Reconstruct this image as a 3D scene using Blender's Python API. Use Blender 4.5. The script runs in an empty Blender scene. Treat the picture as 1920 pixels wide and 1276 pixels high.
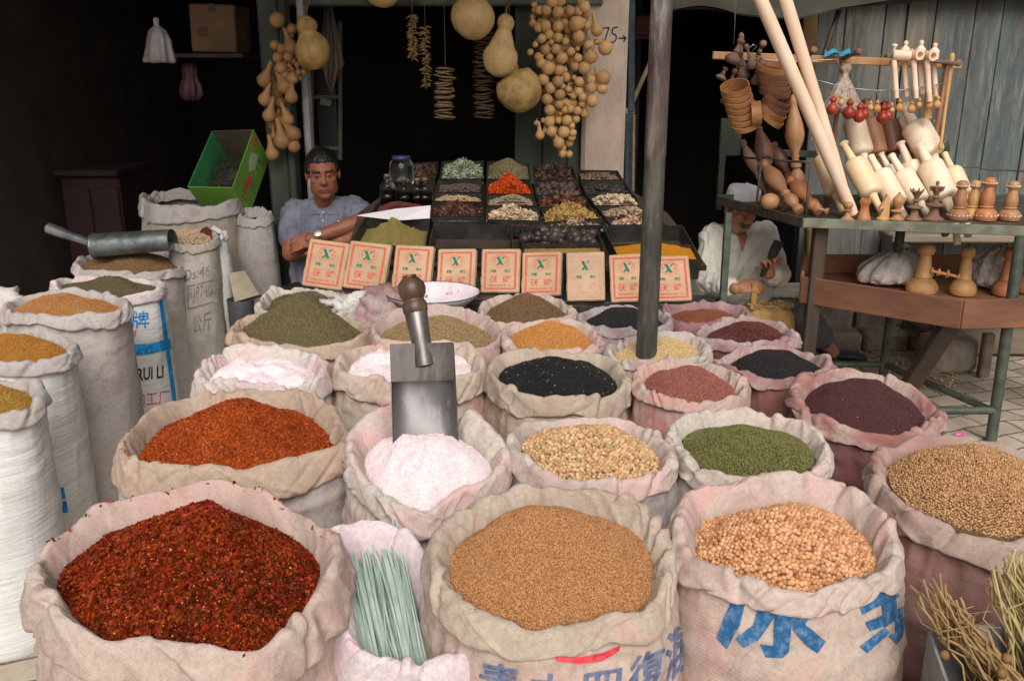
import bpy, bmesh, math, random
import numpy as np
from mathutils import Vector, Matrix, Quaternion
from mathutils.bvhtree import BVHTree
R = math.radians
SC = bpy.context.scene
C = SC.collection
random.seed(7)
RNG = np.random.default_rng(11)

# ------------------------------------------------------------------ camera
F = 1700.0; PITCH = R(16.5); CAMZ = 1.55            # pixels of the 1920-wide photograph
cam = bpy.data.objects.new('camera', bpy.data.cameras.new('camera'))
C.objects.link(cam); SC.camera = cam
cam.location = (0, 0, CAMZ); cam.rotation_euler = (R(90) - PITCH, 0, 0)
cam.data.sensor_width = 36; cam.data.lens = F / 1920 * 36
cam.data.clip_start = 0.05; cam.data.clip_end = 400

# ------------------------------------------------------------------ light
SUN_EL, SUN_AZ = R(44), R(176)                      # azimuth clockwise from +Y: behind the camera
w = bpy.data.worlds.new('World'); SC.world = w; w.use_nodes = True
nt = w.node_tree; nt.nodes.clear()
sky = nt.nodes.new('ShaderNodeTexSky'); sky.sky_type = 'NISHITA'; sky.sun_disc = False
sky.sun_elevation = SUN_EL; sky.sun_rotation = SUN_AZ; sky.air_density = 1.0; sky.dust_density = 4.0
hs = nt.nodes.new('ShaderNodeHueSaturation'); hs.inputs['Saturation'].default_value = 0.22
bg = nt.nodes.new('ShaderNodeBackground'); bg.inputs['Strength'].default_value = 0.088
wo = nt.nodes.new('ShaderNodeOutputWorld')
nt.links.new(sky.outputs[0], hs.inputs['Color']); nt.links.new(hs.outputs[0], bg.inputs['Color']); nt.links.new(bg.outputs[0], wo.inputs['Surface'])
sl = bpy.data.lights.new('sun', 'SUN'); sl.energy = 2.2; sl.angle = R(48); sl.color = (1.0, 0.95, 0.88)
so = bpy.data.objects.new('sun', sl); C.objects.link(so)
sd = Vector((math.sin(SUN_AZ) * math.cos(SUN_EL), math.cos(SUN_AZ) * math.cos(SUN_EL), math.sin(SUN_EL)))
so.rotation_euler = (-sd).to_track_quat('-Z', 'Y').to_euler(); so.location = (3, -4, 8)
SC.view_settings.view_transform = 'Standard'; SC.view_settings.look = 'None'
SC.view_settings.exposure = 0.28; SC.view_settings.gamma = 1.0; SC.view_settings.use_curve_mapping = False
SC.cycles.max_bounces = 6; SC.cycles.diffuse_bounces = 3; SC.cycles.glossy_bounces = 3; SC.cycles.transmission_bounces = 5
SC.cycles.use_denoising = True

# ------------------------------------------------------------------ pixel rays of the calibrated camera -> points in the place
CF = np.array([0, math.cos(PITCH), -math.sin(PITCH)]); CU = np.array([0, math.sin(PITCH), math.cos(PITCH)]); CR = np.array([1.0, 0, 0])
CO = np.array([0, 0, CAMZ])
def ray(px, py): return CF + CR * ((px - 960) / F) + CU * ((638 - py) / F)
def at_z(px, py, z):
    d = ray(px, py); return CO + d * ((z - CAMZ) / d[2])
def at_y(px, py, y):
    d = ray(px, py); return CO + d * (y / d[1])
def at_p(px, py, p0, n):
    d = ray(px, py); n = np.asarray(n, float); return CO + d * (np.dot(np.asarray(p0) - CO, n) / np.dot(d, n))

# ------------------------------------------------------------------ numpy gradient noise
_P = np.random.default_rng(3).permutation(256).astype(np.int64); _P = np.concatenate([_P, _P, _P])
_G = np.random.default_rng(4).normal(size=(256, 3)); _G /= np.linalg.norm(_G, axis=1)[:, None]
def pn(p):
    p = np.asarray(p, float); i = np.floor(p).astype(np.int64); f = p - i; i &= 255
    u = f * f * f * (f * (f * 6 - 15) + 10); out = 0
    for a in (0, 1):
        for b in (0, 1):
            for c in (0, 1):
                g = _G[_P[_P[_P[i[..., 0] + a] + i[..., 1] + b] + i[..., 2] + c]]
                d = f - np.array([a, b, c])
                wt = (u[..., 0] if a else 1 - u[..., 0]) * (u[..., 1] if b else 1 - u[..., 1]) * (u[..., 2] if c else 1 - u[..., 2])
                out = out + wt * np.sum(g * d, -1)
    return out
def fbm(p, o=3):
    s = 0; a = 1
    for k in range(o): s = s + a * pn(p * 2.03 ** k + 17.3 * k); a *= .5
    return s
def ridge(p, o=2):
    s = 0; a = 1
    for k in range(o): s = s + a * (1 - 2 * np.minimum(1, np.abs(pn(p * 2.1 ** k + 9.1 * k)) * 2.2)); a *= .5
    return s

# ------------------------------------------------------------------ mesh helpers
class MB:
    """collects shapes of one mesh"""
    def __init__(s): s.v = []; s.f = []; s.m = []; s.n = 0
    def add(s, v, f, mi=0):
        v = np.asarray(v, float); s.v.append(v)
        for q in f: s.f.append([int(i) + s.n for i in q]); s.m.append(mi)
        s.n += len(v); return s
    def box(s, c, d, rot=None, mi=0, bev=0.0):
        h = np.asarray(d, float) / 2; b = min(bev, h.min() * .9)
        if b > 0:
            vs = []
            for sx in (-1, 1):
                for sy in (-1, 1):
                    for sz in (-1, 1):
                        q = np.array([sx, sy, sz])
                        for ax in range(3):
                            e = q * (h - b); e[ax] = q[ax] * h[ax]; vs.append(e)
            bm = bmesh.new()
            for v in vs: bm.verts.new(v)
            r = bmesh.ops.convex_hull(bm, input=bm.verts)
            bm.verts.index_update()
            v = np.array([x.co[:] for x in bm.verts]); f = [[x.index for x in q.verts] for q in bm.faces]; bm.free()
        else:
            v = np.array([[x, y, z] for x in (-1, 1) for y in (-1, 1) for z in (-1, 1)], float) * h
            f = [(0, 1, 3, 2), (4, 6, 7, 5), (0, 4, 5, 1), (2, 3, 7, 6), (0, 2, 6, 4), (1, 5, 7, 3)]
        if rot is not None: v = v @ np.array(rot).T
        return s.add(v + np.asarray(c), f, mi)
    def beam(s, a, b, wd, th, up=(0, 0, 1), mi=0, bev=0.003, jit=0.0):
        """box from a to b, wd along the side, th along up"""
        a = np.asarray(a, float); b = np.asarray(b, float); d = b - a; L = np.linalg.norm(d); d /= L
        sd = np.cross(d, up); sd /= np.linalg.norm(sd); u = np.cross(sd, d)
        return s.box((a + b) / 2, (L, wd, th), np.stack([d, sd, u], 1), mi, bev)
    def tube(s, pts, r, n=10, mi=0, cap=True):
        pts = np.asarray(pts, float); k = len(pts); r = np.broadcast_to(np.asarray(r, float), (k,))
        t = np.gradient(pts, axis=0); t /= np.linalg.norm(t, axis=1)[:, None] + 1e-12
        a = np.array([0, 0, 1.0]) if abs(t[0][2]) < .9 else np.array([1.0, 0, 0])
        vs = []
        for i in range(k):
            a = a - t[i] * np.dot(a, t[i]); a /= np.linalg.norm(a); b = np.cross(t[i], a)
            th = np.arange(n) * 2 * math.pi / n
            vs.append(pts[i] + r[i] * (np.cos(th)[:, None] * a + np.sin(th)[:, None] * b))
        v = np.concatenate(vs); f = []
        for i in range(k - 1):
            for j in range(n):
                j2 = (j + 1) % n; f.append((i * n + j, i * n + j2, (i + 1) * n + j2, (i + 1) * n + j))
        if cap: f.append(tuple(range(n - 1, -1, -1))); f.append(tuple((k - 1) * n + j for j in range(n)))
        return s.add(v, f, mi)
    def lathe(s, prof, p0=(0, 0, 0), axis=(0, 0, 1), n=20, mi=0, prof_mi=None, cap=True):
        """prof: [(radius, height)] along axis from p0"""
        ax = np.asarray(axis, float); ax /= np.linalg.norm(ax)
        a = np.array([1.0, 0, 0]) if abs(ax[0]) < .9 else np.array([0, 1.0, 0])
        a = a - ax * np.dot(a, ax); a /= np.linalg.norm(a); b = np.cross(ax, a); th = np.arange(n) * 2 * math.pi / n
        ring = np.cos(th)[:, None] * a + np.sin(th)[:, None] * b
        v = np.concatenate([np.asarray(p0) + ax * h + ring * max(r, 1e-5) for r, h in prof]); k = len(prof)
        base = s.n; s.v.append(v); s.n += len(v)
        for i in range(k - 1):
            for j in range(n):
                j2 = (j + 1) % n; s.f.append([base + i * n + j, base + i * n + j2, base + (i + 1) * n + j2, base + (i + 1) * n + j]); s.m.append(prof_mi[i] if prof_mi else mi)
        if cap: s.f.append([base + j for j in range(n - 1, -1, -1)]); s.m.append(mi); s.f.append([base + (k - 1) * n + j for j in range(n)]); s.m.append(mi)
        return s
    def grid(s, V, close_u=False, mi=0):
        """V: (rows, cols, 3)"""
        a, b = V.shape[:2]; f = []
        for i in range(a - 1):
            for j in range(b if close_u else b - 1):
                j2 = (j + 1) % b; f.append((i * b + j, i * b + j2, (i + 1) * b + j2, (i + 1) * b + j))
        return s.add(V.reshape(-1, 3), f, mi)
    def verts(s): return np.concatenate(s.v)

def base_of(parent):
    p = np.zeros(3)
    while parent is not None: p = p + np.array(parent.location); parent = parent.parent
    return p
def obj(name, mb, mats, parent=None, smooth=True, local=False, autosmooth=None):
    """links the collected shapes as ONE mesh object; vertices are in place coordinates unless local"""
    v = mb.verts()
    if not local: v = v - base_of(parent)
    me = bpy.data.meshes.new(name); me.from_pydata(v.tolist(), [], mb.f)
    mats = mats if isinstance(mats, (list, tuple)) else [mats]
    for m in mats: me.materials.append(m)
    if len(mats) > 1: me.polygons.foreach_set('material_index', mb.m)
    me.polygons.foreach_set('use_smooth', [smooth] * len(me.polygons))
    if smooth and autosmooth: me.set_sharp_from_angle(angle=R(autosmooth))
    me.update()
    o = bpy.data.objects.new(name, me); C.objects.link(o)
    if parent is not None: o.parent = parent
    return o
def tag(o, label=None, cat=None, group=None, kind=None):
    for k, v in (('label', label), ('category', cat), ('group', group), ('kind', kind)):
        if v: o[k] = v
    return o
def thing(name, label, cat, loc=(0, 0, 0), group=None, rot=None):
    o = bpy.data.objects.new(name, None); C.objects.link(o); o.location = loc; o.empty_display_size = .05
    if rot is not None: o.rotation_euler = rot
    return tag(o, label, cat, group)
def single(name, mb, mats, label, cat, group=None, kind=None, smooth=True, autosmooth=None, loc=None):
    """a thing that is one mesh, its origin at loc (default: middle of its underside)"""
    v = mb.verts()
    if loc is None: loc = np.array([(v[:, 0].min() + v[:, 0].max()) / 2, (v[:, 1].min() + v[:, 1].max()) / 2, v[:, 2].min()])
    mb2 = MB(); mb2.v = [v - loc]; mb2.f = mb.f; mb2.m = mb.m; mb2.n = mb.n
    o = obj(name, mb2, mats, None, smooth, True, autosmooth); o.location = loc
    return tag(o, label, cat, group, kind)
def dup(root, loc=None, rot=None, label=None, group=None, scale=None):
    r = root.copy(); C.objects.link(r)
    if loc is not None: r.location = loc
    if rot is not None: r.rotation_euler = rot
    if scale is not None: r.scale = (scale,) * 3 if not hasattr(scale, '__len__') else scale
    if label: r['label'] = label
    if group: r['group'] = group
    for ch in root.children:
        c = ch.copy(); C.objects.link(c); c.parent = r
        for g in ch.children:
            d = g.copy(); C.objects.link(d); d.parent = c
    return r

# ------------------------------------------------------------------ materials
def lin(c):
    """sRGB 0-255 -> linear"""
    return tuple((x / 255 / 12.92 if x / 255 <= .04045 else ((x / 255 + .055) / 1.055) ** 2.4) for x in c) + (1.0,)
class NT:
    def __init__(s, name):
        s.m = bpy.data.materials.new(name); s.m.use_nodes = True; s.t = s.m.node_tree; s.N = s.t.nodes; s.L = s.t.links
        s.b = s.N['Principled BSDF']
    def n(s, typ, **kw):
        x = s.N.new(typ)
        for k, v in kw.items():
            if k in x.inputs: x.inputs[k].default_value = v
            else: setattr(x, k, v)
        return x
    def l(s, a, b): s.L.new(a, b)
    def coords(s, scale=(1, 1, 1), rand=True):
        tc = s.n('ShaderNodeTexCoord'); mp = s.n('ShaderNodeMapping'); mp.inputs['Scale'].default_value = scale
        s.l(tc.outputs['Object'], mp.inputs['Vector'])
        if rand:
            oi = s.n('ShaderNodeObjectInfo'); ml = s.n('ShaderNodeMath', operation='MULTIPLY'); ml.inputs[1].default_value = 37.0
            s.l(oi.outputs['Random'], ml.inputs[0]); s.l(ml.outputs[0], mp.inputs['Location'])
        return mp.outputs[0]
    def noise(s, vec, scale, detail=4, rough=.6, dist=0.0):
        x = s.n('ShaderNodeTexNoise', Scale=scale, Detail=detail, Roughness=rough, Distortion=dist); s.l(vec, x.inputs['Vector']); return x.outputs['Fac']
    def ramp(s, fac, stops):
        x = s.n('ShaderNodeValToRGB'); e = x.color_ramp.elements
        while len(e) < len(stops): e.new(.5)
        for q, (p, c) in zip(e, stops): q.position = p; q.color = c
        s.l(fac, x.inputs['Fac']); return x.outputs['Color']
    def mix(s, fac, a, b, mode='MIX'):
        x = s.n('ShaderNodeMix', data_type='RGBA', blend_type=mode)
        for sock, v in ((x.inputs[0], fac), (x.inputs[6], a), (x.inputs[7], b)):
            if isinstance(v, (int, float, tuple)): sock.default_value = v
            else: s.l(v, sock)
        return x.outputs[2]
    def bump(s, h, strength=.3, dist=.01, normal=None):
        x = s.n('ShaderNodeBump', Strength=strength, Distance=dist); s.l(h, x.inputs['Height'])
        if normal is not None: s.l(normal, x.inputs['Normal'])
        return x.outputs[0]
    def done(s, col=None, rough=None, normal=None, metal=None, spec=None):
        for k, v in (('Base Color', col), ('Roughness', rough), ('Normal', normal), ('Metallic', metal), ('Specular IOR Level', spec)):
            if v is None: continue
            if isinstance(v, (int, float, tuple)): s.b.inputs[k].default_value = v
            else: s.l(v, s.b.inputs[k])
        return s.m
def G(v): return (v, v, v, 1)
def basic(name, c1, c2=None, scale=8, rough=.7, bump=.2, bdist=.004, bscale=None, metal=0.0, stretch=(1, 1, 1), detail=5, spec=None, lo=.35, hi=.65):
    """two-tone noisy surface, colours given as sRGB"""
    t = NT(name); v = t.coords(stretch); f = t.noise(v, scale, detail)
    col = t.ramp(f, [(lo, lin(c1)), (hi, lin(c2 or c1))])
    nb = t.noise(v, bscale or scale * 5, 4)
    return t.done(col, rough, t.bump(nb, bump, bdist), metal, spec)
_fab = {}
def plastic_weave(name, base, stain):
    t = NT(name); v = t.coords(); hz = t.coords((1, 1, 9)); vt = t.coords((6, 6, .5))
    c = t.mix(t.ramp(t.noise(v, 5, 5, .6), [(.52, G(0)), (.75, G(.5))]), lin(base), lin(stain)); c = t.mix(t.ramp(t.noise(v, 14, 8, .75), [(.58, G(0)), (.72, G(.35))]), c, lin((168, 160, 152)))
    return t.done(c, .42, t.bump(t.noise(hz, 9, 5, .6), .55, .008, t.bump(t.noise(vt, 3, 4, .6), .35, .010)), None, .45)
def fabric(base, stain=None, amt=.5, dirt=(132, 104, 92), key=None):
    """woven sack cloth: base, blotches of dye or dust, fine weave"""
    k = (base, stain, amt, dirt)
    if k in _fab: return _fab[k]
    t = NT('sack_cloth'); v = t.coords()
    base = tuple(int(x * .925) for x in base); c = t.ramp(t.noise(v, 90, 3), [(.3, lin(tuple(int(x * .90) for x in base))), (.7, lin(base))])
    if stain:
        f = t.ramp(t.noise(v, 5.5, 5, .6, .6), [(.62 - .3 * amt, G(0)), (.80 - .3 * amt, G(.85))])
        c = t.mix(f, c, lin(stain))
    f2 = t.ramp(t.noise(v, 9, 8, .75, .5), [(.50, G(0)), (.74, G(.6))])
    c = t.mix(f2, c, lin(dirt))
    c = t.mix(t.ramp(t.noise(v, 150, 2), [(.28, G(.30)), (.44, G(0))]), c, lin(tuple(int(x * .6) for x in base)))
    wv = t.n('ShaderNodeTexWave', wave_type='BANDS', bands_direction='Z', Scale=110, Distortion=1.5, Detail=2); t.l(v, wv.inputs['Vector'])
    wx = t.n('ShaderNodeTexWave', wave_type='BANDS', bands_direction='DIAGONAL', Scale=80, Distortion=2, Detail=2); t.l(v, wx.inputs['Vector'])
    b1 = t.bump(wv.outputs['Fac'], .18, .002); b2 = t.bump(wx.outputs['Fac'], .12, .002, b1)
    b3 = t.bump(t.noise(v, 28, 5), .35, .006, b2)
    _fab[k] = t.done(c, .82, b3, None, .25); return _fab[k]
# ================================================================== the setting
def mat_paving():
    t = NT('brick_paving'); v = t.coords((1, 1, 1), False)
    rt = t.n('ShaderNodeMapping'); rt.inputs['Rotation'].default_value = (0, 0, R(-17)); t.l(v, rt.inputs['Vector'])
    wob = t.n('ShaderNodeTexNoise', Scale=3.0, Detail=3); t.l(v, wob.inputs['Vector'])
    vm = t.n('ShaderNodeVectorMath', operation='MULTIPLY_ADD'); t.l(wob.outputs['Color'], vm.inputs[0]); vm.inputs[1].default_value = (.11, .11, 0); t.l(rt.outputs[0], vm.inputs[2])
    br = t.n('ShaderNodeTexBrick'); t.l(vm.outputs[0], br.inputs['Vector'])
    for k, q in (('Scale', 1.0), ('Mortar Size', .007), ('Mortar Smooth', .5), ('Brick Width', .25), ('Row Height', .125), ('Bias', -.1)): br.inputs[k].default_value = q
    br.inputs['Color1'].default_value = lin((204, 190, 172)); br.inputs['Color2'].default_value = lin((166, 152, 136)); br.inputs['Mortar'].default_value = lin((96, 86, 74))
    c = t.mix(t.ramp(t.noise(v, 2.2, 8, .7), [(.46, G(0)), (.70, G(.85))]), br.outputs['Color'], lin((105, 96, 84)))
    c = t.mix(t.ramp(t.noise(v, 40, 4), [(.4, G(0)), (.7, G(.35))]), c, lin((185, 175, 160)))
    iv = t.n('ShaderNodeMath', operation='SUBTRACT'); iv.inputs[0].default_value = 1; t.l(br.outputs['Fac'], iv.inputs[1])
    return t.done(c, .9, t.bump(t.noise(v, 25, 6), .4, .01, t.bump(iv.outputs[0], .7, .012)), None, .2)
g = MB(); g.add([(-90, -60, 0), (90, -60, 0), (90, 120, 0), (-90, 120, 0)], [(0, 1, 2, 3)])
tag(obj('ground', g, mat_paving(), None, False), 'worn brick paved street', kind='structure')

M_shadedark = basic('shade_dark_plaster', (40, 36, 33), (25, 23, 22), 3, .95, .3, .01)  # near-black colour stands in for the shade inside the shops
M_leftwall = basic('brown_plaster', (74, 63, 55), (54, 46, 40), 4, .95, .4, .01, 14)
M_greenwood = basic('green_painted_wood', (102, 112, 92), (66, 70, 58), 7, .75, .35, .004, 30, 0, (1, 1, .25))
M_greendark = basic('dark_green_wood', (70, 76, 62), (44, 48, 40), 7, .75, .35, .004, 30, 0, (1, 1, .25))
M_pink = basic('pink_limewash', (206, 186, 168), (172, 152, 136), 5, .95, .7, .008, 45, 0, (1, 1, .45), 8, lo=.35, hi=.65)
M_white = basic('white_plaster', (190, 188, 182), (150, 146, 140), 9, .9, .4, .006)
M_black = basic('black_paint', (20, 20, 20), (34, 32, 30), 20, .8, .1)
M_darkwood = basic('dark_wood', (74, 56, 44), (46, 36, 30), 9, .7, .3, .004, 40, 0, (1, 1, .2))
M_oldwood = basic('old_grey_wood', (140, 126, 108), (98, 86, 72), 8, .85, .4, .005, 40, 0, (.2, 1, 1))
M_stone = basic('grey_stone', (172, 160, 144), (124, 114, 102), 7, .95, .9, .02, 26)

shop = thing('spice_shop', 'dark open shop front with a green lintel and pink pillar', 'shop', (-1.0, 5.6, 0))
m = MB()
m.box((-1.03, 8.1, 1.45), (3.5, .1, 2.9)).box((.70, 6.75, 1.45), (.08, 2.6, 2.9)).box((-1.03, 6.7, 2.96), (3.5, 2.9, .1))
obj('interior_wall', m, M_shadedark, shop, False)
m = MB(); m.box((-2.82, 6.3, 1.5), (.1, 3.7, 3.0)); m.box((-2.70, 4.3, 1.0), (.05, .12, 2.2), Matrix.Rotation(R(7), 3, 'Y'), 0, .01)
obj('side_wall', m, M_leftwall, shop, False)
m = MB(); m.box((-1.0, 5.2, 2.52), (3.6, .25, .85)); obj('fascia', m, M_greendark, shop, False)
m = MB(); m.box((-.38, 5.03, 1.985), (1.70, .12, .215), None, 0, .008); obj('lintel', m, M_greenwood, shop, False)
m = MB(); m.box((-1.235, 4.93, 1.05), (.11, .14, 2.1), None, 0, .012).box((-1.160, 4.90, 1.05), (.035, .12, 2.1), None, 0, .006)
obj('post', m, M_greendark, shop, False)
m = MB(); m.box((-1.092, 4.99, 1.05), (.034, .10, 2.1), None, 0, .008); obj('plaster_jamb', m, M_white, shop, False)
m = MB()
for a, b in ((.015, .165), (.168, .30), (.303, .372)): m.box(((a + b) / 2, 5.10, .95), (b - a, .05, 1.9), None, 0, .006)
obj('plank_panel', m, M_greendark, shop, False)
m = MB(); m.box((.493, 5.14, 1.35), (.234, .28, 2.7), None, 0, .02)
pil = obj('pillar', m, M_pink, shop, False)
# painted house number on the pillar, brushed strokes on its front face
def stroke(mb, pts, y, wd, th=.002):
    for a, b in zip(pts[:-1], pts[1:]):
        A = at_y(a[0], a[1], y); B = at_y(b[0], b[1], y); mb.beam(A, B, th, wd, (0, 0, 1) if abs(A[0] - B[0]) > .4 * abs(A[2] - B[2]) else (1, 0, 0), 0, 0)
m = MB()
for st in ([(1131, 53), (1142, 52), (1134, 76)], [(1159, 51), (1149, 53), (1148, 63), (1155, 66), (1156, 73), (1150, 80), (1145, 79)], [(1160, 72), (1174, 72)], [(1168, 67), (1174, 72), (1169, 78)]): stroke(m, st, 4.9985, .0062)
obj('painted_number', m, M_black, pil, False)
# green window frame inside the shop
m = MB()
for px in (585, 638): A = at_y(px, 40, 5.35); B = at_y(px, 300, 5.35); m.beam(A, B, .022, .022, (0, 1, 0))
for py in (182, 278): A = at_y(588, py, 5.35); B = at_y(635, py, 5.35); m.beam(A, B, .022, .018, (0, 1, 0))
obj('window_frame', m, M_greenwood, shop, False)
m = MB(); A = at_y(587, 60, 5.38); B = at_y(636, 300, 5.38); m.box((A + B) / 2, (abs(A[0] - B[0]), .004, abs(A[2] - B[2])))
t = NT('dusty_glass'); obj('window_pane', m, t.done(lin((52, 54, 52)), .25), shop, False)

# workshop doorway behind the seated carver
ws = thing('carver_workshop', 'dark doorway behind the seated carver', 'workshop', (1.3, 6.5, 0))
m = MB(); m.box((1.3, 8.0, 1.45), (1.4, .1, 2.9)).box((1.92, 6.95, 1.45), (.08, 2.2, 2.9)).box((1.33, 6.75, 2.96), (1.2, 2.6, .1)).box((1.3, 6.2, 2.5), (1.2, .1, .8))
obj('interior_wall', m, M_shadedark, ws, False)
M_yw = basic('yellowed_wood', (132, 106, 66), (84, 68, 48), 9, .8, .4, .005, 40, 0, (1, 1, .2)); m = MB(); m.beam(at_y(1527, 425, 5.7), at_y(1527, 590, 5.7), .11, .08, (0, 1, 0), 0, .01); obj('door_post', m, M_yw, ws, False); m = MB(); m.beam(at_y(1519, -20, 5.75), at_y(1516, 130, 5.75), .09, .04, (0, 1, 0), 0, .006)
obj('door_board', m, M_yw, ws, False)
m = MB(); m.beam(at_y(1184, -20, 5.06), at_y(1183, 210, 5.06), .035, .04, (0, 1, 0), 0, .004); m.beam(at_y(1181, 212, 5.06), at_y(1179, 365, 5.06), .05, .03, (0, 1, 0), 0, .004)
obj('blue_jamb', m, basic('blue_grey_wood', (62, 78, 84), (40, 50, 56), 9, .8, .3), ws, False)
m = MB(); m.beam(at_y(1189, 215, 5.0), at_y(1187, 360, 5.0), .012, .012, (0, 1, 0)); m.beam(at_y(1180, 204, 5.1), at_y(1224, 105, 5.1), .022, .03, (0, 1, 0)); m.beam(at_y(1172, 208, 5.06), at_y(1190, 208, 5.06), .03, .02, (0, 1, 0))
obj('wooden_strut', m, basic('raw_wood', (150, 128, 98), (110, 90, 66), 12, .8, .3), ws, False)
m = MB(); m.box(at_y(1212, 48, 5.4), (.12, .03, .10)); m.box(at_y(1212, 70, 5.42), (.16, .03, .02)); obj('red_board', m, basic('dull_red_paint', (96, 44, 44), (60, 34, 34), 9), ws, False)

# plank wall at the side, weathered grey and teal boards
def mat_planks():
    t = NT('weathered_planks'); v = t.coords((1, 1, 1), False)
    gi = t.n('ShaderNodeNewGeometry')
    sc = t.coords((1, 1, .12), False)
    c = t.ramp(gi.outputs['Random Per Island'], [(0, lin((112, 110, 102))), (.35, lin((90, 96, 96))), (.6, lin((124, 114, 100))), (.8, lin((80, 98, 102))), (1, lin((102, 104, 102)))])
    c = t.mix(t.ramp(t.noise(sc, 6, 6, .7), [(.42, G(0)), (.62, G(.8))]), c, lin((66, 66, 64)))
    c = t.mix(t.ramp(t.noise(t.coords((1.6, 1, .35), False), 2.0, 5, .65), [(.55, G(0)), (.72, G(.55))]), c, lin((70, 98, 102)))
    c = t.mix(t.ramp(t.noise(sc, 34, 5, .7), [(.5, G(0)), (.75, G(.5))]), c, lin((160, 152, 140)))
    c = t.mix(t.ramp(t.noise(v, 1.2, 4), [(.55, G(0)), (.75, G(.5))]), c, lin((140, 120, 88)))
    return t.done(c, .85, t.bump(t.noise(sc, 40, 6, .7), .5, .006), None, .2)
pw = thing('plank_wall', 'wall of weathered grey and teal upright boards', 'wall', (3.0, 5.85, 0))
m = MB(); x = 1.86; rr = random.Random(3)
while x < 5.5:
    wd = rr.choice([.13, .17, .2, .24]); m.box((x + wd / 2, 5.85 + rr.uniform(-.006, .006), 1.15), (wd - .007, .03, 1.9), Matrix.Rotation(rr.uniform(-.004, .004), 3, 'Y'), 0, .003); x += wd
obj('boards', m, mat_planks(), pw, False)
m = MB(); m.box((3.7, 5.9, 1.2), (3.7, .03, 2.4)); obj('backing', m, M_shadedark, pw, False)
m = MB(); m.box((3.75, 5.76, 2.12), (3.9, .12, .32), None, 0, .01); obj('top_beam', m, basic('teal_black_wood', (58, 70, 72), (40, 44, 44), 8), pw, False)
m = MB(); m.box((3.75, 5.93, 2.9), (4.2, .06, 1.3)); obj('upper_wall', m, M_shadedark, pw, False)
m = MB(); m.box((3.9, 5.66, .56), (3.1, .24, .05), None, 0, .01).box((4.0, 5.74, .66), (2.9, .05, .11), None, 0, .01)
obj('ledge', m, M_oldwood, pw, False)

pl = thing('stone_plinth', 'low stone and timber footing below the boards', 'footing', (3.3, 5.4, 0))
m = MB()
for i in range(7): m.box((1.72 + i * .62, 5.44, .12 + rr.uniform(-.008, .008)), (.60, .55, .26), Matrix.Rotation(rr.uniform(-.02, .02), 3, 'Z'), 0, .025)
for i in range(4): m.box((1.62 + i * .27, 5.10 + rr.uniform(-.01, .01), .052), (.262, .2, .12), Matrix.Rotation(rr.uniform(-.04, .04), 3, 'Z'), 0, .02)
obj('stone_course', m, M_stone, pl, True, autosmooth=40)
m = MB(); m.beam(at_z(1672, 588, .14), at_z(1772, 640, .12), .07, .07, bev=.01); m.box((3.9, 4.98, .21), (3.0, .3, .045), Matrix.Rotation(-.03, 3, 'Z'), 0, .01); m.box((3.9, 4.92, .1), (3.0, .12, .17), Matrix.Rotation(-.03, 3, 'Z'), 0, .01)
m.beam(at_z(1842, 706, 0), at_z(1842, 706, 0) + np.array([0, 0.0, .24]), .055, .05, (0, 1, 0), 0, .008)
m.beam(at_z(1760, 575, .3), at_z(1760, 575, .3) - np.array([0, 0, .25]), .05, .05, (0, 1, 0), 0, .008)
obj('timber', m, M_oldwood, pl, False)
m = MB()
bmv = at_z(1770, 690, 0)
V = []
for i in range(9):
    th = np.arange(16) * 2 * math.pi / 16; r = np.array([.02, .1, .118, .12, .12, .118, .11, .09, .01])[i]; z = np.array([.0, .0, .02, .06, .10, .14, .17, .185, .187])[i]
    q = np.stack([np.sign(np.cos(th)) * np.abs(np.cos(th)) ** .6 * r * 1.2, np.sign(np.sin(th)) * np.abs(np.sin(th)) ** .6 * r, np.full(16, z)], 1); V.append(q + fbm(q * 14)[:, None] * .02)
m.grid(np.array(V) + bmv, True); single('stone_block', m, M_stone, 'rough squared stone block on the paving by the footing', 'stone', autosmooth=60)

# shavings on the ground round the carver
m = MB(); rs = np.random.default_rng(5)
for k in range(700):
    p = at_z(rs.uniform(1500, 1800), rs.uniform(640, 730), .004); L = rs.uniform(.015, .05); wd = rs.uniform(.004, .010); a = rs.uniform(0, 6.3)
    d = np.array([math.cos(a), math.sin(a), 0]); s = np.array([-d[1], d[0], 0]); h = rs.uniform(.002, .014)
    m.add([p - d * L / 2 - s * wd / 2, p - d * L / 2 + s * wd / 2, p + s * wd / 2 + [0, 0, h], p - s * wd / 2 + [0, 0, h], p + d * L / 2 - s * wd / 2, p + d * L / 2 + s * wd / 2], [(0, 1, 2, 3), (3, 2, 5, 4)])
tag(obj('wood_shavings', m, basic('shavings', (222, 192, 146), (186, 150, 104), 20), None, False), 'pale wood shavings strewn on the paving by the carver', 'shavings', kind='stuff')
m = MB(); p = at_z(1797, 813, .012); m.box(p, (.035, .02, .012), Matrix.Rotation(.5, 3, 'Z'), 0, .003); m.box(p + [.02, .005, .003], (.02, .022, .006), Matrix.Rotation(.2, 3, 'X'), 0, .002)
single('sweet_wrapper', m, basic('pink_paper', (226, 70, 150), (240, 150, 190), 30, .4), 'small bright pink scrap of wrapper on the paving', 'litter', smooth=False)

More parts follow.
